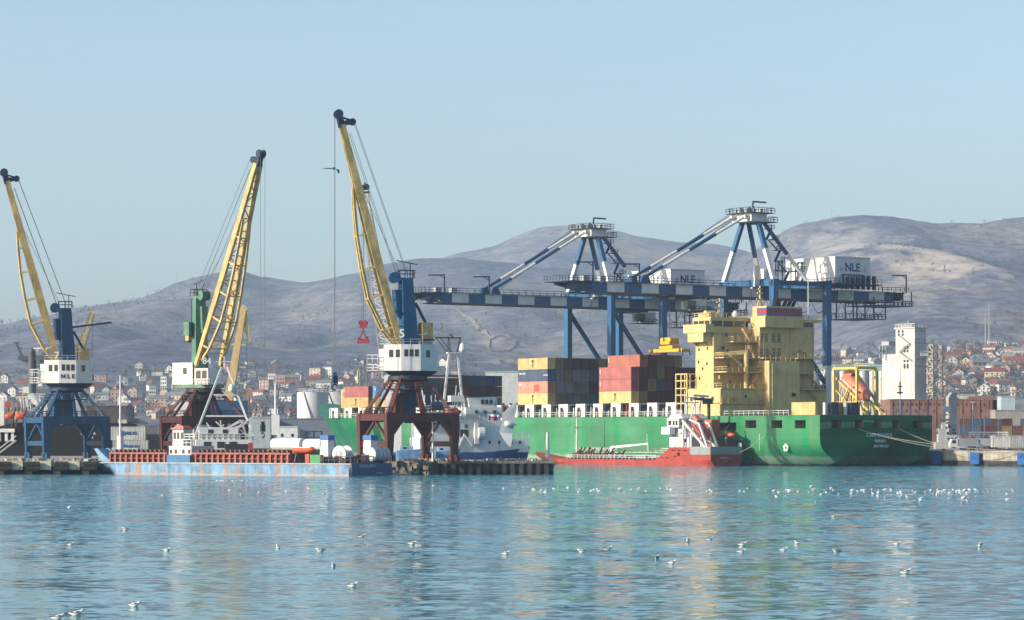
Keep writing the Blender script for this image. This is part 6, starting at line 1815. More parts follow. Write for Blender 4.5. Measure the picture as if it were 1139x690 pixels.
# red brick warehouse
BRK = paint('old_brick', (.27, .135, .11), rough=.9, wear=.25, rust=.2, stain=(.20, .10, .075), scale=.2)
wa = thing('brick_warehouse', 'long red brick warehouse beyond the dark green stern', 'warehouse', (PX(1104, 985), 985, 3.2), 0)
sw = 985/F; hw = PZ(444, 985)-3.2
m = MB(); m.box(-(1104-990)*sw, 0, 0, 26, 0, hw); m.build('wall', BRK, wa)
m = MB(); m.box(-(1104-1050)*sw, -(1104-1066)*sw, 0.2, 12, hw, hw+.5); m.box(-8, .1, -.12, 25, hw, hw+.9); m.box(-34.2, .15, -.15, .1, hw-.35, hw); m.build('parapet', BRK, wa)
m = MB()
for k_ in range(12): m.box(-33.6+k_*2.9, -33.2+k_*2.9, -.2, 0, 0, hw-.35)
m.build('pilaster', BRK, wa)
for k_ in range(22):
    m = MB(); x = -33+k_*1.5; m.box(x, x+.55, -.06, .0, hw-2.2, hw-1.4); m.build('window', GLASS, wa)
for k_ in range(10):
    m = MB(); x = -32+k_*3.1; m.box(x, x+.7, -.06, .0, hw-4.4, hw-3.5); m.build('window', GLASS, wa)
m = MB(); m.box(26.2*0+.05, 3.0, 2, 25, 0, hw-.3); m.build('shaded_side', paint('shade_dark_brick', (.05, .032, .035), rough=.9, wear=.2), wa)  # warehouse side turned from the sun: its shade is put into the brick colour
m = MB(); m.box(-11.5, -5.4, 3, 8, hw, hw+1.4); m.box(-11.7, -5.2, 2.8, 8.2, hw+1.4, hw+1.6); m.build('roof_light', paint('skylight', (.55, .62, .62)), wa)
def shed(name, label, cat, px0, px1, y0, y1, Y, dep, mat, roofmat=None, rz=0, gable=0.0, wins=0, group=None, z=3.2):
    w = (px1-px0)*Y/F; H = PZ(y0, Y)-z
    zb = 0 if y1 is None else PZ(y1, Y)-z
    t = thing(name, label, cat, (PX(px0, Y), Y, z), R(rz), group)
    m = MB(); m.box(0, w, 0, dep, zb, H); b_ = m.build('wall', mat, t)
    rm = roofmat or mat
    m = MB()
    if gable: m.prism([(-.3, H), (w+.3, H), (w/2, H+gable)], 1, -.3, dep+.3)
    else: m.box(-.2, w+.2, -.2, dep+.2, H, H+.3)
    m.build('roof', rm, t)
    for k_ in range(wins):
        m = MB(); x = w*(k_+.5)/wins; m.box(x-.4, x+.4, -.06, 0, H*.55, H*.55+1.0); m.build('window', GLASS, t)
    return t
SKY_B = paint('pale_blue_wall', (.48, .60, .66), wear=.08)
shed('blue_building', 'pale blue two window building above the grey shed', 'building', 1113.5, 1129, 441.5, None, 975, 8, SKY_B, GREY, wins=2)
shed('grey_shed', 'long plain grey shed roof in front of the pale blue building', 'shed', 1107, 1150, 457, None, 945, 12, paint('shed_grey', (.38, .36, .33), wear=.12), wins=0)
shed('white_building', 'white flat roofed building behind the maroon portal strut', 'building', 193, 216, 446.5, None, 980, 10, W, GREY, wins=3)
shed('white_building', 'white and blue panelled building seen through the A-frame', 'building', 233, 256, 449, None, 985, 10, paint('panel_blue_white', (.40, .54, .68), wear=.12), BLUE7, wins=4)
shed('brown_warehouse', 'dark brown warehouse beyond the strut of the blue portal', 'warehouse', 96, 141, 452.5, None, 975, 20, paint('dark_brown_wall', (.085, .06, .06), wear=.2), wins=2)
shed('cream_house', 'cream gabled house between the brown warehouse and the grey containers', 'house', 131, 141, 466, None, 950, 6, paint('cream_wall', (.60, .53, .40), wear=.1), paint('slate_roof', (.12, .11, .13)), gable=1.8, wins=2)
shed('slate_roofed_house', 'low house with a long slate roof beside the cream gabled house', 'house', 141, 160, 471, None, 952, 9, paint('cream_wall', (.60, .53, .40)), paint('slate_roof', (.12, .11, .13)), gable=1.6, wins=3)
shed('storage_shed', 'long grey blue storage shed under the white tank', 'shed', 308, 372, 466.5, None, 935, 14, paint('shed_slate', (.17, .21, .27), wear=.12), wins=0)
shed('storage_shed', 'pale storage shed between the maroon portal and the white mast', 'shed', 272, 301, 465, None, 930, 14, paint('shed_pale', (.40, .44, .46), wear=.12), GREY)
shed('white_hall', 'low white hall in front of the grey blue storage shed', 'shed', 308, 331, 475.5, None, 910, 10, W, wins=2)
shed('teal_hall', 'pale teal roofed hall behind the dark container stack', 'building', 540, 580, 414, None, 1060, 16, paint('hall_white', (.62, .68, .66), wear=.1), paint('hall_teal', (.35, .60, .54), wear=.1), wins=5)
shed('brown_hall', 'pale stone building low behind the white tower foot', 'building', 1090, 1139, 470, None, 960, 8, paint('hall_dark', (.10, .10, .12), wear=.2))
# white storage tanks
for i, (px, rpx, Y, lab) in enumerate(((348, 17.5, 960, 'white cylindrical storage tank behind the green bow'), (377, 20, 990, 'grey storage tank half hidden by the foremost containers'))):
    r_ = rpx*Y/F; Ht = PZ(436.5, Y)-3.2
    t = thing('storage_tank', lab, 'storage tank', (PX(px, Y), Y, 3.2), 0, 'storage tanks behind the green bow')
    m = MB(); m.lathe((0, 0, 0), [(r_, 0), (r_, Ht*.55), (r_+.02, Ht*.55), (r_+.02, Ht), (r_*.5, Ht+.7), (.2, Ht+1)], 32); s_ = m.build('shell', paint('tank_white', (.66, .67, .67), wear=.07) if i == 0 else SILO, t, smooth=40)
    m = MB(); m.rail([((r_)*math.cos(a*.4), r_*math.sin(a*.4), Ht) for a in range(17)], 1.0, .09, 1.4); m.build('top_rail', GREY, t)
    m = MB(); 
    for a in range(14): m.bar((r_*1.04*math.cos(-1.0-a*.08), r_*1.04*math.sin(-1.0-a*.08), a*Ht/14), (r_*1.04*math.cos(-1.08-a*.08), r_*1.04*math.sin(-1.08-a*.08), (a+1)*Ht/14), .5, .12)
    m.build('spiral_stair', GREY, t)
sc_ = thing('pipe_scaffold', 'dark pipe rack tower in front of the white tank', 'pipe rack', (PX(349, 905), 905, 3.2))
m = MB()
for x in (-2.4, 0, 2.4):
    m.bar((x, 0, 0), (x, 0, 5.4), .35); m.bar((x, 2, 0), (x, 2, 5.4), .35)
for z in (1.6, 3.4, 5.2): m.bar((-2.6, 0, z), (2.6, 0, z), .3); m.bar((-2.6, 2, z), (2.6, 2, z), .3)
m.build('frame', NAVY, sc_)
# grey and white containers on the yard
def yard_box(col, px, y, Y, L, rz, lab, txt=None, group='containers on the yard'):
    key = ('y', L)
    if key not in CB:
        pb, pd = container_proto(L); ob = pb.build('shipping_container', cmat('white')); CB[key] = (ob, pd.build('doors', cmat('white'), ob)); o, d = CB[key]
    else:
        o = CB[key][0].copy(); COL.objects.link(o); d = CB[key][1].copy(); COL.objects.link(d); d.parent = o
    for q in (o, d): q.material_slots[0].link = 'OBJECT'; q.material_slots[0].material = cmat(col)
    c, s_ = math.cos(R(rz)), math.sin(R(rz))
    o.location = (PX(px, Y), Y, PZ(y, Y)); o.rotation_euler = (0, 0, R(rz))
    tag(o, lab, 'container', group)
    if txt:
        letter(txt, .95, paint('letter_navy', (.02, .05, .18)), o, (L*.56, -CW-.02, CH*.5), (R(90), 0, 0), .01, bold=.03)
        q = MB(); q.tube((L*.33, -CW-.0, CH*.5), (L*.33, -CW-.04, CH*.5), .6, n=14); q.build('round_logo', paint('logo_blue', (.02, .12, .40)), o)
    return o
YB = 640.0
yb0 = PZ(489.9, YB)
yard_box('light grey', 127, 504.6, YB, 7.6, 0, 'lower of the two lettered grey containers on the pier', 'ARKAS')
yard_box('light grey', 125, 489.6, YB, 7.4, 0, 'upper of the two lettered grey containers on the pier', 'ARKAS')
q = yard_box('white', 126, 513.2, 636, 5.6, 0, 'white container standing lowest in front of the lettered grey ones')
yard_box('slate grey', 163.5, 504.4, 644, 4.2, 0, 'slate grey container on the pier, lower one beside the lettered pair')
yard_box('slate grey', 162.5, 489.6, 644, 4.2, 0, 'slate grey container on the pier, upper one beside the lettered pair')
yard_box('white', 1102, 497.6, 800, 4.9, 0, 'bright white container at the edge of the yard beyond the quay')
yard_box('light grey', 1119.5, 497.2, 806, 7.4, 0, 'ribbed pale grey container beside the bright white one on the yard')
yl = [('navy blue', 1066), ('navy blue', 1078), ('dark maroon', 1090), ('brown', 1101.5), ('mustard', 1113), ('brown', 1124), ('brick red', 1134.5)]
for i, (c_, px) in enumerate(yl):
    yard_box(c_, px, 484.4, 900, 3.1, 0, f'{c_} container, lower tier, ' + ('beside the grey ship mast' if i == 0 else 'behind the pale railing of the yard' if i < 4 else 'under the grey shed') + (', second of two alike' if i == 1 else ''), group='container rows before the brick warehouse')
    if i != 5: yard_box(c_ if i % 2 else ('brown', 'dark maroon', 'navy blue', 'coral', 'dark maroon', 'brown', 'navy blue')[i], px+.3, 476.4, 901, 3.1, 0, f'upper tier container on top of the {c_} one, number {i+1} toward the grey shed', group='container rows before the brick warehouse')
labs_u = ['brown container stacked nearest the grey ship mast', 'navy blue container stacked on the second lower navy one', 'navy blue container stacked on the maroon one', 'dark maroon container stacked above the mustard one', 'navy container stacked above the royal blue one']
# street furniture of the port: lamps and masts
def lamp(px, yb, yt, Y, lab, arm=0, mat=GREY, r=.16, head=True, ball=False):
    t = thing('lamp_post', lab, 'lamp post', (PX(px, Y), Y, PZ(yb, Y)), 0, 'lamp posts and masts of the port'); H = PZ(yt, Y)-PZ(yb, Y)
    m = MB(); m.tube((0, 0, 0), (0, 0, H), r*1.4, r*.8, n=8)
    if arm: m.bar((0, 0, H-.1), (arm, 0, H+.5), r*1.2)
    m.build('pole', mat, t)
    if head:
        m = MB()
        if ball: m.tube((0, -.6, H), (0, .6, H), 1.0, n=14)
        else: m.cbox((arm*1.1, 0, H+.45 if arm else H+.15), (1.1, .5, .3))
        m.build('lamp_head', GREY if not ball else paint('copper_disc', (.35, .20, .10)), t)
    return t
lamp(277.5, 466, 439, 900, 'dark pole with a round copper coloured lamp behind the maroon portal', mat=DARK, ball=True)
lamp(306.5, 484, 426, 880, 'tall white mast standing before the storage shed', mat=W, r=.34)
m = MB(); m.box(-1.2, 1.2, -.5, .5, 0, 6); m.build('mast_foot', W, COL.objects['lamp_post.001'])
for (px, yb, yt, ar, lab) in ((1064.5, 492, 465, 0, 'white lamp post just past the grey ship mast'), (1072, 480, 461, 0, 'thin lamp post against the brick warehouse end'), (1095, 484, 464.5, 0, 'lamp post with a white head in front of the maroon container'), (1110.5, 486, 466, 1.6, 'lamp post with a bent arm under the grey shed'), (1082, 484, 448, 0, 'tall slim lamp post against the middle of the brick warehouse')):
    lamp(px, yb, yt, 860, lab, arm=ar, mat=paint('post_pale', (.5, .5, .48)), r=.14)
lamp(609, 509, 481, 512, 'grey and white post on the pier head', mat=WD, r=.28, head=False)
lamp(481.5, 514, 468, 507, 'slender white post on the pier by the rust red portal', mat=W, r=.16, head=False)
fl_p = thing('flagless_mast', 'slim white mast with a black anchor emblem above the stern deck', 'mast', tuple(swp(1.2, 25.2, 11.5)))
m = MB(); m.tube((0, 0, 0), (0, 0, 10.6), .2, .1); m.build('pole', W, fl_p)
m = MB(); m.bar((0, -.2, 4.8), (0, -.2, 7.6), .3); m.bar((-.7, -.2, 5.2), (.7, -.2, 5.2), .3); m.bar((-.5, -.2, 6.6), (.5, -.2, 6.6), .2); m.build('emblem', BLACK, fl_p)
# lattice floodlight towers
for (px, Y, yb, yt, w, lab) in ((403.5, 950, 450, 401, 2.2, 'narrow lattice floodlight tower behind the red and blue containers'), ):
    t, H = lat_tower('floodlight_tower', lab, 'floodlight tower', px, Y, yb, yt, w, GREY, 9, .22)
    m = MB(); m.box(-2.4, 2.4, -1, 1, H, H+.4); m.rail([(-2.4, -1, H+.4), (2.4, -1, H+.4)], 1, .1, 1); m.build('platform', GREY, t)
# grey patrol ship beyond the stern
pv = thing('patrol_ship', 'light grey patrol ship with a dark radar mast beyond the transom', 'ship', (PX(1056, 880), 880, 3.2), 0)
kk = 880/F
def vx(px): return (px-1056)*kk
def vz(py): return PZ(py, 880)-3.2
LG = paint('navy_light_grey', (.48, .50, .51), wear=.1)
m = MB(); m.box(vx(1040), vx(1085), -2, 3, 0, vz(492)); m.box(vx(1051), vx(1066), -1.8, 2.4, vz(492), vz(484)); m.box(vx(1043), vx(1052), -1.6, 2.2, vz(492), vz(477)); m.box(vx(1047), vx(1051), -1.6, 1, vz(477), vz(470)); h_ = m.build('deckhouse', LG, pv)
for px in (1053, 1057, 1061):
    m = MB(); m.box(vx(px), vx(px+1.8), -1.88, -1.8, vz(489), vz(487)); m.build('window', GLASS, h_)
m = MB(); rr = random.Random(21)
m.bar((vx(1050), 0, vz(478)), (vx(1050.5), 0, vz(455)), .7); m.bar((vx(1044), 0, vz(468)), (vx(1057), 0, vz(467)), .6); m.bar((vx(1047), 0, vz(462)), (vx(1054), 0, vz(461.5)), .4)
for k_ in range(26): m.cbox((vx(rr.uniform(1043, 1066)), rr.uniform(-1, 1), vz(rr.uniform(470, 486))), (rr.uniform(.3, 1.2), .6, rr.uniform(.4, 1.2)))
m.build('radar_mast', paint('mast_dark_grey', (.12, .13, .14), wear=.2), pv)
m = MB(); m.prism([(vx(1047.5), vz(458)), (vx(1049), vz(451.5)), (vx(1058), vz(453)), (vx(1057.5), vz(458.5))], 1, -.5, .3); m.build('radar_panel', paint('panel_slate', (.14, .20, .28)), pv)
tp = thing('sign_pylon', 'tall pale folded panel standing before the brick warehouse', 'pylon', (PX(1058, 950), 950, 3.2), R(24))
m = MB(); Hp = PZ(437, 950)-3.2; m.prism([(-1.5, 0), (1.6, 0), (1.6, Hp), (-.2, Hp), (-1.5, Hp-1.6)], 1, -.9, .9); m.build('panel', paint('pylon_pale', (.36, .38, .40), wear=.2), tp)
m = MB(); m.box(-1.2, 1.3, -.98, -.9, Hp*.45, Hp*.62); m.build('dark_band', GREY, tp)
# railings, trucks and low clutter on the yard edge
yr = thing('yard_railing', 'long pale double railing along the port yard', 'railing', (PX(1078, 840), 840, 3.2))
m = MB(); m.box(0, 11.0, -.2, .2, 4.6, 5.0); m.rail([(0, 0, 3.6), (11, 0, 3.6)], 1.2, .12, 1.4); m.bar((0.4, 0, 0), (.4, 0, 4.6), .3); m.bar((10.6, 0, 0), (10.6, 0, 4.6), .3); m.build('rail', W, yr)
def truck(px, Y, lab, cabm, rz=0):
    t = thing('truck', lab, 'truck', (PX(px, Y), Y, 3.2), R(rz), 'trucks on the yard')
    m = MB(); m.prism([(0, .7), (2.1, .7), (2.1, 2.9), (.5, 2.9), (0, 1.9)], 1, -1.15, 1.15); c_ = m.build('cab', cabm, t)
    m = MB(); m.box(.5, 1.5, -1.19, -1.15, 1.8, 2.6); m.build('window', GLASS, c_)
    m = MB(); m.box(2.3, 7.6, -1.2, 1.2, 1.0, 3.1); m.build('cargo_body', GREY, t)
    for x in (1.0, 5.4, 6.6):
        for y in (-1.0, 1.0):
            m = MB(); m.tube((x, y-.15, .5), (x, y+.15, .5), .5, n=14); m.build('wheel', TYRE, t)
truck(1080, 815, 'dark truck beside the bright white container', NAVY); truck(1056, 790, 'small truck with a white cab close to the patrol ship', W, 4)
bp_ = thing('tarpaulin_pile', 'blue tarpaulin covered pile lying along the quay', 'pile', (PX(1067, 760), 760, 3.2))
m = MB(); m.prism([(0, 0), (5.4, 0), (4.8, .75), (.5, .9)], 1, -1.2, 1.2); m.build('tarpaulin', paint('tarp_blue', (.01, .16, .48), wear=.15), bp_)
gp = thing('stone_heap', 'low grey heap on the yard behind the blue tarpaulin', 'heap', (PX(1072, 800), 800, 3.2))
m = MB(); m.loft([[(x, w_*math.cos(a*.52), max(0, h_*math.sin(a*.52))) for a in range(7)] for x, w_, h_ in ((0, .4, .2), (1.5, 1.6, 1.2), (3.5, 2, 1.9), (5, 1.5, 1.5), (6, .4, .2))], closed=False); m.build('heap', paint('heap_grey', (.28, .31, .33), rough=1), gp)
rr = random.Random(31)
m = MB()
for k_ in range(90):
    tq = rr.uniform(-60, 2); p = swp(tq, QUAY_A+rr.uniform(1.0, 9)); m.cbox((p.x, p.y, 3.2+rr.uniform(.2, .5)), (rr.uniform(.4, 2.2), rr.uniform(.3, .8), rr.uniform(.3, .9)), rr.uniform(0, 3))
tag(m.build('quay_debris', paint('debris_dark', (.07, .07, .075), wear=.4)), 'dark clutter of pipes and gear lying on the quay edge', 'debris', kind='stuff')
m = MB()
for k_ in range(120):
    if k_ < 60: x, y = rr.uniform(-104, -72), rr.uniform(511.3, 514)
    else: x, y = rr.uniform(PX(440, 510), PX(612, 510)), rr.uniform(509, 516)
    m.cbox((x, y, PZT+rr.uniform(.1, .25)), (rr.uniform(.3, 1.3), rr.uniform(.3, .9), rr.uniform(.25, .6)), rr.uniform(0, 3))
tag(m.build('pier_rubble', paint('rubble_pale', (.42, .39, .34), rough=.95, wear=.4)), 'pale rubble and bollards strewn along the pier edge', 'rubble', kind='stuff')
# loading dock clutter behind the barge
for (px, y, Y, sx, sz, mt, nm, lab, cat) in ((228, 506, 660, 5, 3, GREY, 'container_office', 'grey site cabin behind the white workboat', 'cabin'),):
    t = shed(nm, lab, cat, px, px+20, 492, None, Y, 4, mt, wins=3, z=PZT)

# distant harbour cranes
c1 = thing('distant_crane', 'faded yellow harbour crane with a bent jib behind crane 84', 'harbour crane', (PX(254, 800), 800, 3.2))
def dx(px): return (px-254)*800/F
def dz(py): return PZ(py, 800)-3.2
PY_ = paint('pale_crane_yellow', (.66, .46, .20), wear=.12)
m = MB(); m.bar((dx(254), 0, dz(446)), (dx(271), 0, dz(345)), 3.4, 2.4, 1.9, 1.4); m.build('boom', PY_, c1)
m = MB(); m.bar((dx(271.5), 0, dz(347)), (dx(277), 0, dz(379)), 1.6, 1.4, .9, .8); m.tube((dx(271), -.7, dz(345)), (dx(271), .7, dz(345)), 1.1, n=12); m.bar((dx(266), 0, dz(349)), (dx(272), 0, dz(340)), .8); m.bar((dx(276), 0, dz(378)), (dx(279), 0, dz(377)), .9); m.build('jib', PY_, c1)
m = MB()
for y in (383, 408, 426): m.bar((dx(258), -1, dz(y)), (dx(274), -1, dz(y+1)), .35)
m.build('service_step', PY_, c1)
m = MB(); m.tube((dx(274.5), 0, dz(379)), (dx(274.5), 0, dz(436)), .06, n=4); m.build('hoist_rope', CABLE, c1)
m = MB(); m.box(-5, 5, -4, 4, dz(462), dz(446))
for x in (-4, 4): m.bar((x, -3, 0), (x, -3, dz(462)), 1.2); m.bar((x, 3, 0), (x, 3, dz(462)), 1.2)
m.build('portal', BLUE7, c1)
def lattice_boom(t, a, b, w0, w1, n, mat, r=.2, name='boom'):
    a, b = Vector(a), Vector(b); m = MB(); d = (b-a).normalized(); s_ = d.cross(Vector((0, 1, 0))).normalized(); f_ = Vector((0, 1, 0))
    for (i, j) in ((1, 1), (1, -1), (-1, -1), (-1, 1)):
        pass
    cs = [(1, 1), (1, -1), (-1, -1), (-1, 1)]
    for q in range(4):
        (i, j), (i2, j2) = cs[q], cs[(q+1) % 4]
        m.truss(a+s_*i*w0+f_*j*w0, b+s_*i*w1+f_*j*w1, a+s_*i2*w0+f_*j2*w0, b+s_*i2*w1+f_*j2*w1, n, r, r*.6)
    return m.build(name, mat, t)
c2 = thing('mobile_crane', 'distant crane with a cream lattice boom behind crane 7', 'crane', (PX(84, 760), 760, 3.2))
lattice_boom(c2, (0, 0, PZ(405, 760)-3.2), (PX(103, 760)-PX(84, 760), 0, PZ(348, 760)-3.2), .95, .5, 12, PY_, .24)
m = MB(); m.box(-4, 3, -2, 2, PZ(418, 760)-3.2, PZ(405, 760)-3.2); m.bar((0, 0, 0), (0, 0, PZ(418, 760)-3.2), 3.0); m.build('body', GREY, c2)
m = MB(); m.tube((PX(103, 760)-PX(84, 760), 0, PZ(348, 760)-3.2), (PX(101.5, 760)-PX(84, 760), 0, PZ(430, 760)-3.2), .06, n=4); m.build('hoist_rope', CABLE, c2)
c3 = thing('lattice_crane', 'white lattice boom crane behind crane 5 with a hanging red grab', 'crane', (PX(440, 640), 640, PZT))
def cx_(px): return (px-440)*640/F
def cz_(py): return PZ(py, 640)-PZT
lattice_boom(c3, (cx_(433), 0, cz_(420)), (cx_(405), 0, cz_(213)), 1.5, .8, 22, W, .32)
m = MB(); m.box(cx_(400), cx_(411), -1, 1, cz_(215), cz_(213.5)); m.tube((cx_(404), -.8, cz_(210)), (cx_(404), .8, cz_(210)), .7, n=12); m.tube((cx_(408), -.8, cz_(208)), (cx_(408), .8, cz_(208)), .6, n=12); m.bar((cx_(401), 0, cz_(213)), (cx_(406), 0, cz_(203)), .2); m.bar((cx_(410), 0, cz_(213)), (cx_(406), 0, cz_(203)), .2); m.build('boom_head', NAVY, c3)
m = MB(); m.box(cx_(428), cx_(450), -3, 3, cz_(432), cz_(418)); m.bar((cx_(438), 0, 0), (cx_(438), 0, cz_(432)), 3.5); m.build('body', W, c3)
m = MB()
for q in (-.5, .5): m.tube((cx_(404), q, cz_(212)), (cx_(404), q, cz_(357)), .05, n=4); m.tube((cx_(408), q, cz_(208)), (cx_(446), q, cz_(400)), .05, n=4)
m.build('hoist_rope', CABLE, c3)
gr_ = thing('crane_grab', 'red cargo grab hanging from the white lattice crane', 'grab', (PX(404, 640), 640, PZ(382, 640)))
RG = paint('grab_red', (.34, .03, .04), wear=.2)
m = MB(); m.cbox((0, 0, 4.0), (1.5, 1.0, 1.3)); m.tube((-.5, -.4, 4.4), (-.5, .4, 4.4), .55, n=12); m.tube((.5, -.4, 4.4), (.5, .4, 4.4), .55, n=12); m.bar((0, 0, 3.3), (0, 0, 2.5), .3); m.build('hook_block', RG, gr_)
m = MB()
for sg in (-1, 1): m.bar((0, 0, 2.6), (sg*.9, 0, .9), .2); 
m.box(-1.2, 1.2, -.6, .6, .5, .95); m.box(-1.1, -.5, -.5, .5, .95, 1.3); m.box(.4, 1.1, -.5, .5, .95, 1.5); m.box(-1.3, 1.3, -.7, .7, 0, .3)
for x in (-1.0, -.3, .4, 1.0): m.bar((x, 0, .3), (x, 0, .5), .2)
m.build('jaw', RG, gr_)
m = MB()
for q in (-.4, .4): m.tube((q, 0, 4.9), (q*.6, 0, PZ(213, 640)-PZ(382, 640)), .045, n=4)
m.build('hoist_rope', CABLE, gr_)

# mooring ropes
def rope(label, a, b, sag, r=.07):
    a, b = Vector(a), Vector(b); pts = []
    for i in range(17):
        u = i/16; p = a.lerp(b, u); p.z -= sag*4*u*(1-u); pts.append(p)
    o = MB().path(pts, r, 5).build('mooring_rope', ROPE); tag(o, label, 'rope', 'mooring ropes')
b1 = swp(-34, QUAY_A+1.5, 3.5); b2 = swp(-42, QUAY_A+2.5, 3.6); b3 = swp(-30, QUAY_A+1.0, 3.5)
rope('uppermost mooring rope running from the ship name to the quay', swp(0, a_of(976, 0), 7.0), b2, 1.4)
rope('middle mooring rope from the transom to the quay', swp(0, a_of(955, 0), 8.3), b1, 2.2)
rope('lowest mooring rope sagging from the far transom opening to the quay', swp(0, a_of(1000, 0), 8.4), b3, 2.6)
rope('mooring rope from the red tanker stern to the green hull', Matrix.Translation(swp(TK_T, TK_A)) @ Matrix.Rotation(SHIP_RZ, 4, 'Z') @ Vector((0, -3, 2.8)), swp(18, 0, 7.6), .6)
# ------------------------------------------------------------------ hillside town
TW = {'white': (.72, .70, .66), 'cream': (.58, .50, .38), 'pale pink': (.55, .36, .30), 'brick': (.34, .16, .11), 'grey': (.38, .38, .37)}
TR = {'dark red': (.20, .055, .045), 'grey': (.20, .20, .21), 'brown': (.13, .09, .075), 'rust red': (.30, .09, .06), 'slate': (.10, .11, .13)}
def flatm(name, col): return paint(name, col, rough=.85, wear=.12, scale=.3)
HP = {}
def house_proto(kind):
    rr = random.Random(kind)
    w, d, h = [(9, 8, 5.4), (12, 8, 4.4), (8, 8, 7.0), (14, 9, 6.2), (7, 6, 4.0)][kind]
    g = [3.2, 2.6, 3.0, 2.8, 2.4][kind]
    m = MB(); m.box(-w/2, w/2, -d/2, d/2, -2.5, h)
    if kind in (0, 2): m.prism([(-w/2, h), (w/2, h), (0, h+g)], 1, -d/2+.02, d/2-.02)
    wall = m.build('house', flatm('wall_white', TW['white']))
    m = MB()
    if kind in (0, 2):
        for s in (-1, 1):
            m.add([(s*(w/2+.5), -d/2-.5, h-.3), (0, -d/2-.5, h+g+.1), (0, d/2+.5, h+g+.1), (s*(w/2+.5), d/2+.5, h-.3), (s*(w/2+.5), -d/2-.5, h-.05), (0, -d/2-.5, h+g+.35), (0, d/2+.5, h+g+.35), (s*(w/2+.5), d/2+.5, h-.05)], [(0,1,2,3),(4,5,6,7),(0,1,5,4),(1,2,6,5),(2,3,7,6),(3,0,4,7)])
    else: m.prism([(-d/2-.5, h), (d/2+.5, h), (0, h+g)], 0, -w/2-.4, w/2+.4)
    m.box(w*.2, w*.2+.7, .5, 1.2, h, h+g+1.0)
    roof = m.build('roof', flatm('roof_grey', TR['grey']), wall)
    m = MB(); n = max(2, int(w/3)); rows = 2 if h > 5 else 1
    for q in range(rows):
        for i in range(n):
            x = -w/2+w*(i+.5)/n; z = 1.2+q*2.8; m.box(x-.5, x+.5, -d/2-.06, -d/2, z, z+1.3)
    if kind in (0, 2): m.box(-.5, .5, -d/2-.06, -d/2, h+.4, h+1.6)
    m.build('windows', GLASS, wall)
    for q in (wall, roof): q.material_slots[0].link = 'OBJECT'
    return wall
protos = [house_proto(k) for k in range(5)]
used = set()
TOWN_N = 0
def put_house(kind, x, y, wc, rc, district, rz, sc=1.0, lab=None):
    src = protos[kind]
    o = src if kind not in used else copy_tree(src)
    used.add(kind)
    o.location = (x, y, hill_z(x, y)-.3); o.rotation_euler = (0, 0, rz); o.scale = (sc, sc, sc)
    o.material_slots[0].material = flatm('wall_'+wc.replace(' ', '_'), TW[wc])
    for c in o.children:
        if c.name.startswith('roof'): c.material_slots[0].material = flatm('roof_'+rc.replace(' ', '_'), TR[rc])
    shape = ('gabled', 'low', 'tall gabled', 'broad', 'small')[kind]
    tag(o, lab or f'{shape} {wc} house with a {rc} roof {district}', 'house', 'houses of the hillside town')
rt = random.Random(77)
placed = []
def too_close(x, y, d):
    return any((x-a)**2+((y-b)*.45)**2 < d*d for a, b in placed)
special = [(1090, 412, 3, 'brick', 'grey', 'brick house with a grey hipped roof above the brick warehouse'), (1117, 421, 2, 'pale pink', 'brown', 'pink balcony house with a steep dark gable on the slope'), (1107, 424, 3, 'cream', 'dark red', 'cream house with a long red roof beside the balcony house'),
           (1078, 434, 2, 'cream', 'slate', 'cream house with a steep slate roof just above the brick warehouse'), (1075, 410, 0, 'cream', 'brown', 'cream gabled house over the lattice tower'), (1058, 408, 0, 'white', 'grey', 'white gabled house next to the lattice tower top'), (1115, 400, 0, 'white', 'grey', 'white gabled house high on the slope over the balcony house'), (1127, 410, 3, 'pale pink', 'rust red', 'pale house with a bright red roof on the slope'), (1112, 434, 1, 'pale pink', 'rust red', 'low house with an orange red roof above the pale blue building')]
for (px, py, k, wc, rc, lab) in special:
    x, y = on_hill(px, py); placed.append((x, y)); put_house(k, x, y, wc, rc, '', R(rt.uniform(-25, 20)), 1.05, lab)
def town(n, pxr, pyf, district, dmin, scr):
    c = 0; tries = 0
    while c < n and tries < n*30:
        tries += 1
        px = rt.uniform(*pxr); lo, hi = pyf(px); py = lo+(hi-lo)*rt.random()**.8
        x, y = on_hill(px, py)
        if too_close(x, y, dmin) or y < 1200: continue
        placed.append((x, y)); c += 1
        wc = rt.choices(list(TW), [5, 3, 2, 1.3, 1.5])[0]; rc = rt.choices(list(TR), [2, 3, 2, 1.4, 1.5])[0]
        k = rt.choices(range(5), [3, 3, 2, 1.4, 2])[0]
        put_house(k, x, y, wc, rc, district, R(rt.uniform(-40, 40)), rt.uniform(*scr))
town(84, (1035, 1190), lambda p: (390, 442), 'above the brick warehouse', 13, (.8, 1.0))
town(12, (908, 990), lambda p: (394, 412), 'behind the silos', 12, (.7, .95))
town(120, (-25, 330), lambda p: (424-12*(p > 150)-8*(p > 250), 470), 'behind the slewing cranes', 15, (.72, 1.0))
town(38, (330, 520), lambda p: (404, 440), 'behind the green bow', 15, (.72, 1.0))
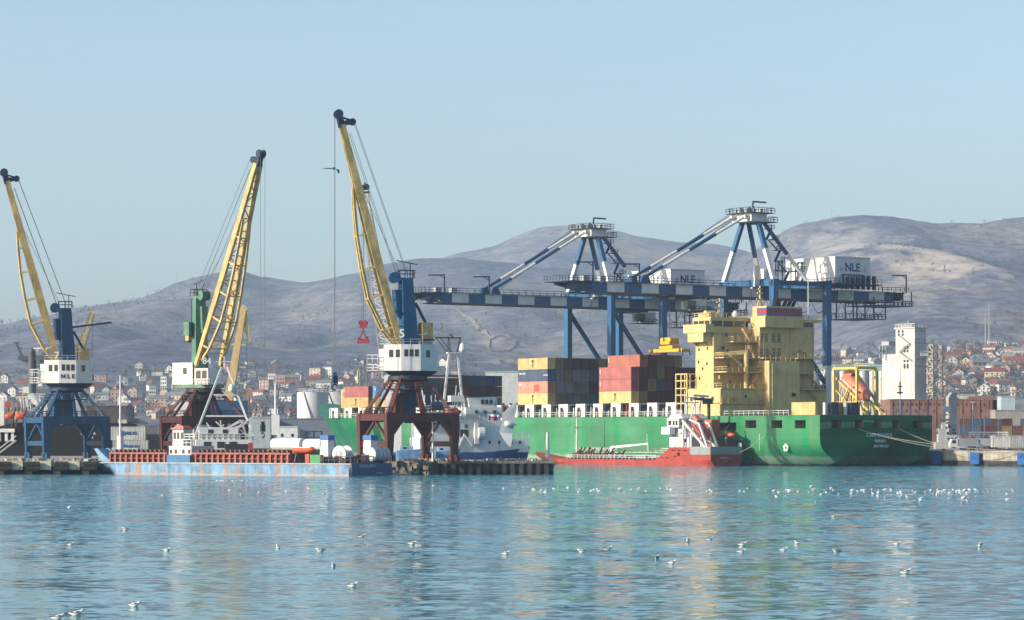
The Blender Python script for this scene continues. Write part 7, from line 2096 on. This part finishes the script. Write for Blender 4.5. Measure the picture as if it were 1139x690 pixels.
# apartment towers of the town
for i, (px, py, w, h, lab, col) in enumerate(((183, 441, 5, 17, 'slim white apartment tower in the town by crane 84', 'white'), (169.5, 447, 5, 14, 'second slim white apartment tower, lower than its neighbour', 'white'), (303, 428, 7, 10, 'white apartment block on the slope by the white mast', 'white'), (312, 431, 8, 11, 'pink apartment block on the slope by the white mast', 'pale pink'), (296, 436, 9, 10, 'salmon apartment block lower on the slope', 'pale pink'), (130, 449, 9, 12, 'tall pale pink block behind the brown warehouse', 'pale pink'), (353, 422, 11, 9, 'cream block highest on the slope near the white tank', 'cream'), (366, 421, 9, 10, 'white block highest on the slope near the white tank', 'white'))):
    x, y = on_hill(px, py); t = thing('apartment_block', lab, 'apartment block', (x, y, hill_z(x, y)-1), R(rt.uniform(-30, 10)))
    h_ = h*y/2500; 
    m = MB(); m.box(-w/2, w/2, -w*.4, w*.4, -2, h_); b_ = m.build('wall', flatm('wall_'+col.replace(' ', '_'), TW[col]), t)
    m = MB(); m.box(-w/2-.3, w/2+.3, -w*.4-.3, w*.4+.3, h_, h_+.6); m.build('roof', flatm('roof_grey', TR['grey']), t)
    for q in range(int(h_/3)):
        for e in (-.3, 0, .3):
            m = MB(); m.box(e*w-.5, e*w+.5, -w*.4-.06, -w*.4, q*3+1, q*3+2.3); m.build('window', GLASS, b_)
# white hall high on the slope under the gantry crane and long halls along the town's upper edge
for (px0, px1, py, lab) in ((996-53, 952, 391.5, 'tiny white block alone on the bare slope'), (1099, 1113, 386, 'long white hall along the upper edge of the town'), (1118, 1131, 387, 'second long pale hall along the upper edge of the town'), (950, 961, 404, 'long cream hall on the slope behind the silos')):
    x, y = on_hill((px0+px1)/2, py); wq = (px1-px0)*y/F
    t = thing('long_hall', lab, 'hall', (x, y, hill_z(x, y)-1)); m = MB(); m.box(-wq/2, wq/2, -4, 4, -1, 4.5); b_ = m.build('wall', flatm('wall_white', TW['white']), t)
    m = MB(); m.prism([(-4.4, 4.5), (4.4, 4.5), (0, 6.2)], 0, -wq/2-.3, wq/2+.3); m.build('roof', flatm('roof_grey', TR['grey']), t)
    for e in range(5):
        m = MB(); xx = -wq/2+wq*(e+.5)/5; m.box(xx-.6, xx+.6, -4.06, -4, 1.4, 2.8); m.build('window', GLASS, b_)
# bare winter trees between the houses and over the slopes
def wood(name, label, spots, mats, leaf, seed, n):
    r_ = random.Random(seed); m = MB(); vs = []; fs = []
    for (x, y, s) in spots:
        z = hill_z(x, y)
        vs += [(x-.15, y, z-.5), (x+.15, y, z-.5), (x+.1, y, z+s*1.0), (x-.1, y, z+s*1.0)]; b = len(vs)-4; fs.append((b, b+1, b+2, b+3))
        for k in range(n):
            u = r_.uniform(-1, 1); v = r_.uniform(0, 2*math.pi); q = r_.random()**.4
            cx = x+s*.62*q*math.sqrt(1-u*u)*math.cos(v); cy = y+s*.62*q*math.sqrt(1-u*u)*math.sin(v); cz = z+s*.85+s*.62*q*u
            d1 = Vector((r_.uniform(-1, 1), r_.uniform(-1, 1), r_.uniform(-1, 1))).normalized(); d2 = d1.orthogonal().normalized(); L = leaf*r_.uniform(.5, 1.3)
            for pp in (d1*L, d2*L*.6, -d1*L, -d2*L*.6): vs.append((cx+pp.x, cy+pp.y, cz+pp.z))
            b = len(vs)-4; fs.append((b, b+1, b+2, b+3))
    me = bpy.data.meshes.new(name); me.from_pydata(vs, [], fs); me.materials.append(mats)
    o = bpy.data.objects.new(name, me); COL.objects.link(o); return tag(o, label, 'trees', kind='stuff')
TREE = flatm('bare_twigs', (.12, .10, .088)); EVER = flatm('evergreen', (.045, .06, .04)); SCRUB = flatm('grey_scrub', (.105, .095, .09))
rs_ = random.Random(5); sp1 = []; sp2 = []; sp3 = []
def hillspot(pxr, pyr):
    return on_hill(rs_.uniform(*pxr), rs_.uniform(*pyr))
for k_ in range(700):
    x, y = hillspot((1030, 1190), (386, 446)); sp1.append((x, y, rs_.uniform(3, 5.5)))
for k_ in range(700):
    x, y = hillspot((-20, 520), (412, 470)); (sp1 if k_ % 6 else sp2).append((x, y, rs_.uniform(3, 5.5)))
for k_ in range(160):
    x, y = hillspot((900, 1190), (388, 412)); sp2.append((x, y, rs_.uniform(3, 5)))
wood('bare_trees', 'bare brown winter trees between the houses of the town', sp1, TREE, .7, 1, 22)
wood('dark_trees', 'dark evergreen trees scattered in the town', sp2, EVER, .75, 2, 22)
sp3 = []
for k_ in range(5000):
    x = rs_.uniform(-900, 1300); y = rs_.uniform(2200, 5000)
    if noise.noise(Vector((x*.004, y*.002, 5))) > .02: sp3.append((x, y, rs_.uniform(3, 6)))
wood('slope_wood', 'bare winter woodland on the hill slopes', sp3, SCRUB, 1.0, 3, 12)
# ridge masts
for i, (px, py, h) in enumerate(((167, 329, 26), (196, 316, 22), (925, 244, 20), (1096, 388, 34), (1100, 388, 40))):
    x, y = on_hill(px, py+1); t = thing('radio_mast', ('thin mast on the left shoulder of the far hill', 'thin mast on the crest behind crane 84', 'short mast on the ridge over the quarry', 'pale chimney mast above the hillside town', 'dark chimney mast above the hillside town')[i], 'mast', (x, y, hill_z(x, y)-1))
    m = MB(); m.bar((0, 0, 0), (0, 0, h), 1.1, 1.1, .5, .5); m.build('pole', GREY, t); m = MB(); m.bar((-1.6, 0, h*.8), (1.6, 0, h*.8), .4); m.build('cross_arm', GREY, t)

# ------------------------------------------------------------------ gulls
GW = paint('gull_white', (.80, .80, .79), wear=.03); GG = paint('gull_grey', (.11, .125, .15), wear=.06); GB = paint('gull_dark', (.03, .03, .035)); BILL = paint('gull_bill', (.35, .08, .03))
def gull_body(L=.42, up=0.0):
    """one continuous body from tail to bill root"""
    sec = [(-.50, .004, .050, .010), (-.40, .022, .048, .016), (-.26, .066, .052, .056), (-.08, .092, .050, .086), (.10, .086, .054, .086), (.22, .052, .084, .060), (.28, .032, .110, .040), (.33, .036, .140, .038), (.38, .032, .146, .032), (.42, .016, .140, .016), (.44, .004, .136, .006)]
    rings = []
    for x, w, zc, h in sec:
        rings.append([(x*L/.94*1.0, w*math.cos(2*math.pi*k/10)*L/.42, (zc+h*math.sin(2*math.pi*k/10))*L/.42+.01) for k in range(10)])
    return MB().loft(rings)
def gull(dark_head=True):
    b = gull_body().build('gull', GW, smooth=70)
    for s in (-1, 1):
        m = MB(); pts = [(.10, .056, .112), (.07, .098, .082), (-.06, .104, .066), (-.26, .024, .092), (-.24, .006, .110), (-.05, .034, .140)]
        m.add([(x, s*y, z+.010) for x, y, z in pts]+[(x*.95, s*(y-.012), z-.004) for x, y, z in pts], [(0,1,2,3,4,5),(11,10,9,8,7,6)]+[(k, (k+1) % 6, 6+(k+1) % 6, 6+k) for k in range(6)])
        m.build('folded_wing', GG, b)
    m = MB(); m.bar((-.17, 0, .088), (-.26, 0, .092), .035, .012, .012, .008); m.build('wing_tip', GB, b)
    m = MB(); m.tube((.185, 0, .152), (.235, 0, .142), .011, .003, n=6); m.build('bill', BILL, b)
    m = MB()
    for s in (-1, 1): m.tube((.155, s*.030, .158), (.155, s*.036, .158), .008, n=8)
    m.build('eye_spot', GB, b)
    return b
near = gull()
NEAR = [(79, 607, 0, 'gull floating level with the maroon legged crane, toward the picture edge'), (186, 613, 0, 'dark backed gull floating alone below crane 84'), (139, 590, 180, 'small dark gull floating nearest the blue barge bow'), (150, 675, 0, 'gull floating alone near the bottom edge, head raised'), (85, 685, 0, 'gull at the bottom edge with the longer outline of two'), (65, 689, 10, 'gull cut by the bottom edge beside another gull'),
        (309, 610, 90, 'gull seen end on below the middle of the barge'), (356, 614, 180, 'pale gull with lowered head beside the upright white gull'), (403, 598, 20, 'white gull floating farthest out below the barge stern'), (371, 631, 265, 'bright white gull seen from behind, upright'), (393, 653, 0, 'gull with half spread wings touching the water'), (459, 606, 0, 'large gull with a high white head below the pier'), (459, 617, 60, 'small gull close in front of the large gull'), (563, 617, 0, 'gull floating below the pier head'),
        (647, 615, 180, 'pale gull floating to the pier side of a dark backed one'), (677, 612, 10, 'dark backed gull floating between two paler gulls'), (731, 622, 95, 'brightest white gull, facing away, near the yellow reflection'), (748, 627, 0, 'gull just in front of the brightest white gull'), (765, 602, 70, 'white gull at the top of the yellow reflection'), (790, 601, 0, 'dark gull at the far edge of the yellow reflection'), (826, 607, 0, 'upper gull of a close pair past the yellow reflection'), (825, 615, 15, 'lower gull of a close pair past the yellow reflection'),
        (872, 613, 0, 'small gull floating below the white hull flower'), (886, 605, 90, 'upright gull floating below the yellow stern container'), (930, 615, 180, 'pale gull drifting below the lifeboat frame'), (998, 606, 0, 'small dark gull below the far transom'), (1090, 608, 80, 'gull floating alone below the quay'), (1008, 638, 0, 'gull with lifted wings, nearest the camera below the transom'), (928, 575, 0, 'tiny dark gull alone between the flock and the nearer gulls')]
first = True
rg = random.Random(9)
for (px, py, rz, lab) in NEAR:
    Y = EYE*F/(py-HOR)
    o = near if first else copy_tree(near)
    first = False
    o.location = (PX(px, Y), Y, .0); o.rotation_euler = (0, R(rg.uniform(-4, 4)), R(rz+rg.uniform(-25, 25))); s = rg.uniform(1.1, 1.35); o.scale = (s, s, s)
    tag(o, lab, 'gull', 'gulls floating near the camera')
FARW = gull_body().build('gull', GW, smooth=70)
m = MB(); m.add([(.06, -.08, .085), (.06, .08, .085), (-.26, .03, .10), (-.26, -.03, .10), (.04, -.07, .125), (.04, .07, .125), (-.24, .02, .115), (-.24, -.02, .115)], [(3,2,1,0),(4,5,6,7),(0,1,5,4),(1,2,6,5),(2,3,7,6),(3,0,4,7)]); m.build('folded_wing', GG, FARW)
far_first = True
def far_gull(px, py, lab, sc):
    global far_first
    Y = EYE*F/(py-HOR); o = FARW if far_first else copy_tree(FARW); far_first = False
    o.location = (PX(px, Y), Y, .0); o.rotation_euler = (0, 0, R(rg.uniform(0, 360))); o.scale = (sc, sc, sc)
    tag(o, lab, 'gull', 'flock of gulls far out on the water')
for k_ in range(58): far_gull(570+570*rg.random()*.62+rg.uniform(-4, 4), 545.5+rg.gauss(0, 1.6), 'tiny white gull in the thin line of the flock before the red tanker', rg.uniform(.75, 1.15))
for k_ in range(92):
    px = rg.choice((rg.uniform(860, 1139), rg.gauss(1040, 45))); 
    far_gull(min(px, 1150), 545+abs(rg.gauss(0, 4))+(rg.random() < .14)*rg.uniform(4, 12), 'tiny white gull in the dense part of the flock below the green stern', rg.uniform(.8, 1.3))
for k_ in range(10): far_gull(240+k_*4+rg.uniform(-2, 2), 535.3+rg.uniform(-.4, .4), 'tiny white gull in the short row before the barge hull', .9)
for (px, py) in ((70, 553), (77, 565), (120, 557), (180, 552), (225, 552), (255, 546), (268, 550), (288, 548), (318, 547), (343, 544), (360, 550), (380, 544), (427, 549), (482, 541), (490, 544), (517, 544), (560, 544)): far_gull(px, py, 'tiny gull scattered on the water between the barge and the nearer gulls', 1.0)
# flying gulls
def flying(name, label, loc, span, body_rot, wl, wr, dark):
    t = thing(name, label, 'gull', loc); t.rotation_euler = body_rot
    b = gull_body(.42).build('body', GW, t, smooth=70); b.location = (0, 0, -.05)
    m = MB(); m.tube((.185, 0, .10), (.24, 0, .09), .012, .003, n=6); m.build('bill', BILL, t)
    for s, (a1, a2) in ((1, wl), (-1, wr)):
        h = span/2; el_ = Vector((.05, s*(.05+h*.42*math.cos(R(a1))), h*.42*math.sin(R(a1)))); tip = el_+Vector((-.16, s*h*.6*math.cos(R(a2)), h*.6*math.sin(R(a2))))
        root = Vector((.03, s*.04, 0)); m = MB()
        up = Vector((0, 0, .012)); rows = []
        for p, c, e in ((root, .26, .06), (el_, .25, .06), (el_.lerp(tip, .5), .20, .03), (tip, .05, 0)):
            rows.append([tuple(p+Vector((c*.5, 0, 0))+up*.5), tuple(p+up), tuple(p-Vector((c*.5+e, 0, 0))), tuple(p-up)])
        m.loft(rows); m.build('wing', dark, t)
    return t
flying('gull', 'dark winged gull flying beside the yellow boom', tuple(P(371, 187.5, 150)), .98, (R(0), R(6), R(62)), (2, -2), (-18, -58), paint('gull_wing_slate', (.05, .065, .085)))
flying('gull', 'white gull beating its wings in flight before the pier head', tuple(P(565, 472, 72)), 1.06, (R(0), R(-6), R(-172)), (82, 74), (-74, -98), paint('gull_wing_pale', (.66, .66, .68), wear=.05))

# ------------------------------------------------------------------ thin sea haze over harbour and hills
hz = MB(); hz.box(-2600, 2600, -80, 9000, -8.0, 640.0)
ho = hz.build('haze', None)
ho.data.materials.clear()
hm = bpy.data.materials.new('haze_air'); hm.use_nodes = True
nt = hm.node_tree
for n in list(nt.nodes): nt.nodes.remove(n)
out = nt.nodes.new('ShaderNodeOutputMaterial'); pv_ = nt.nodes.new('ShaderNodeVolumePrincipled')
pv_.inputs['Color'].default_value = (*HAZE_COL, 1); pv_.inputs['Density'].default_value = HAZE_D; pv_.inputs['Anisotropy'].default_value = 0.1
nt.links.new(pv_.outputs[0], out.inputs['Volume'])
ho.data.materials.append(hm)
tag(ho, 'thin pale blue sea haze over the harbour and hills', 'haze', kind='stuff')
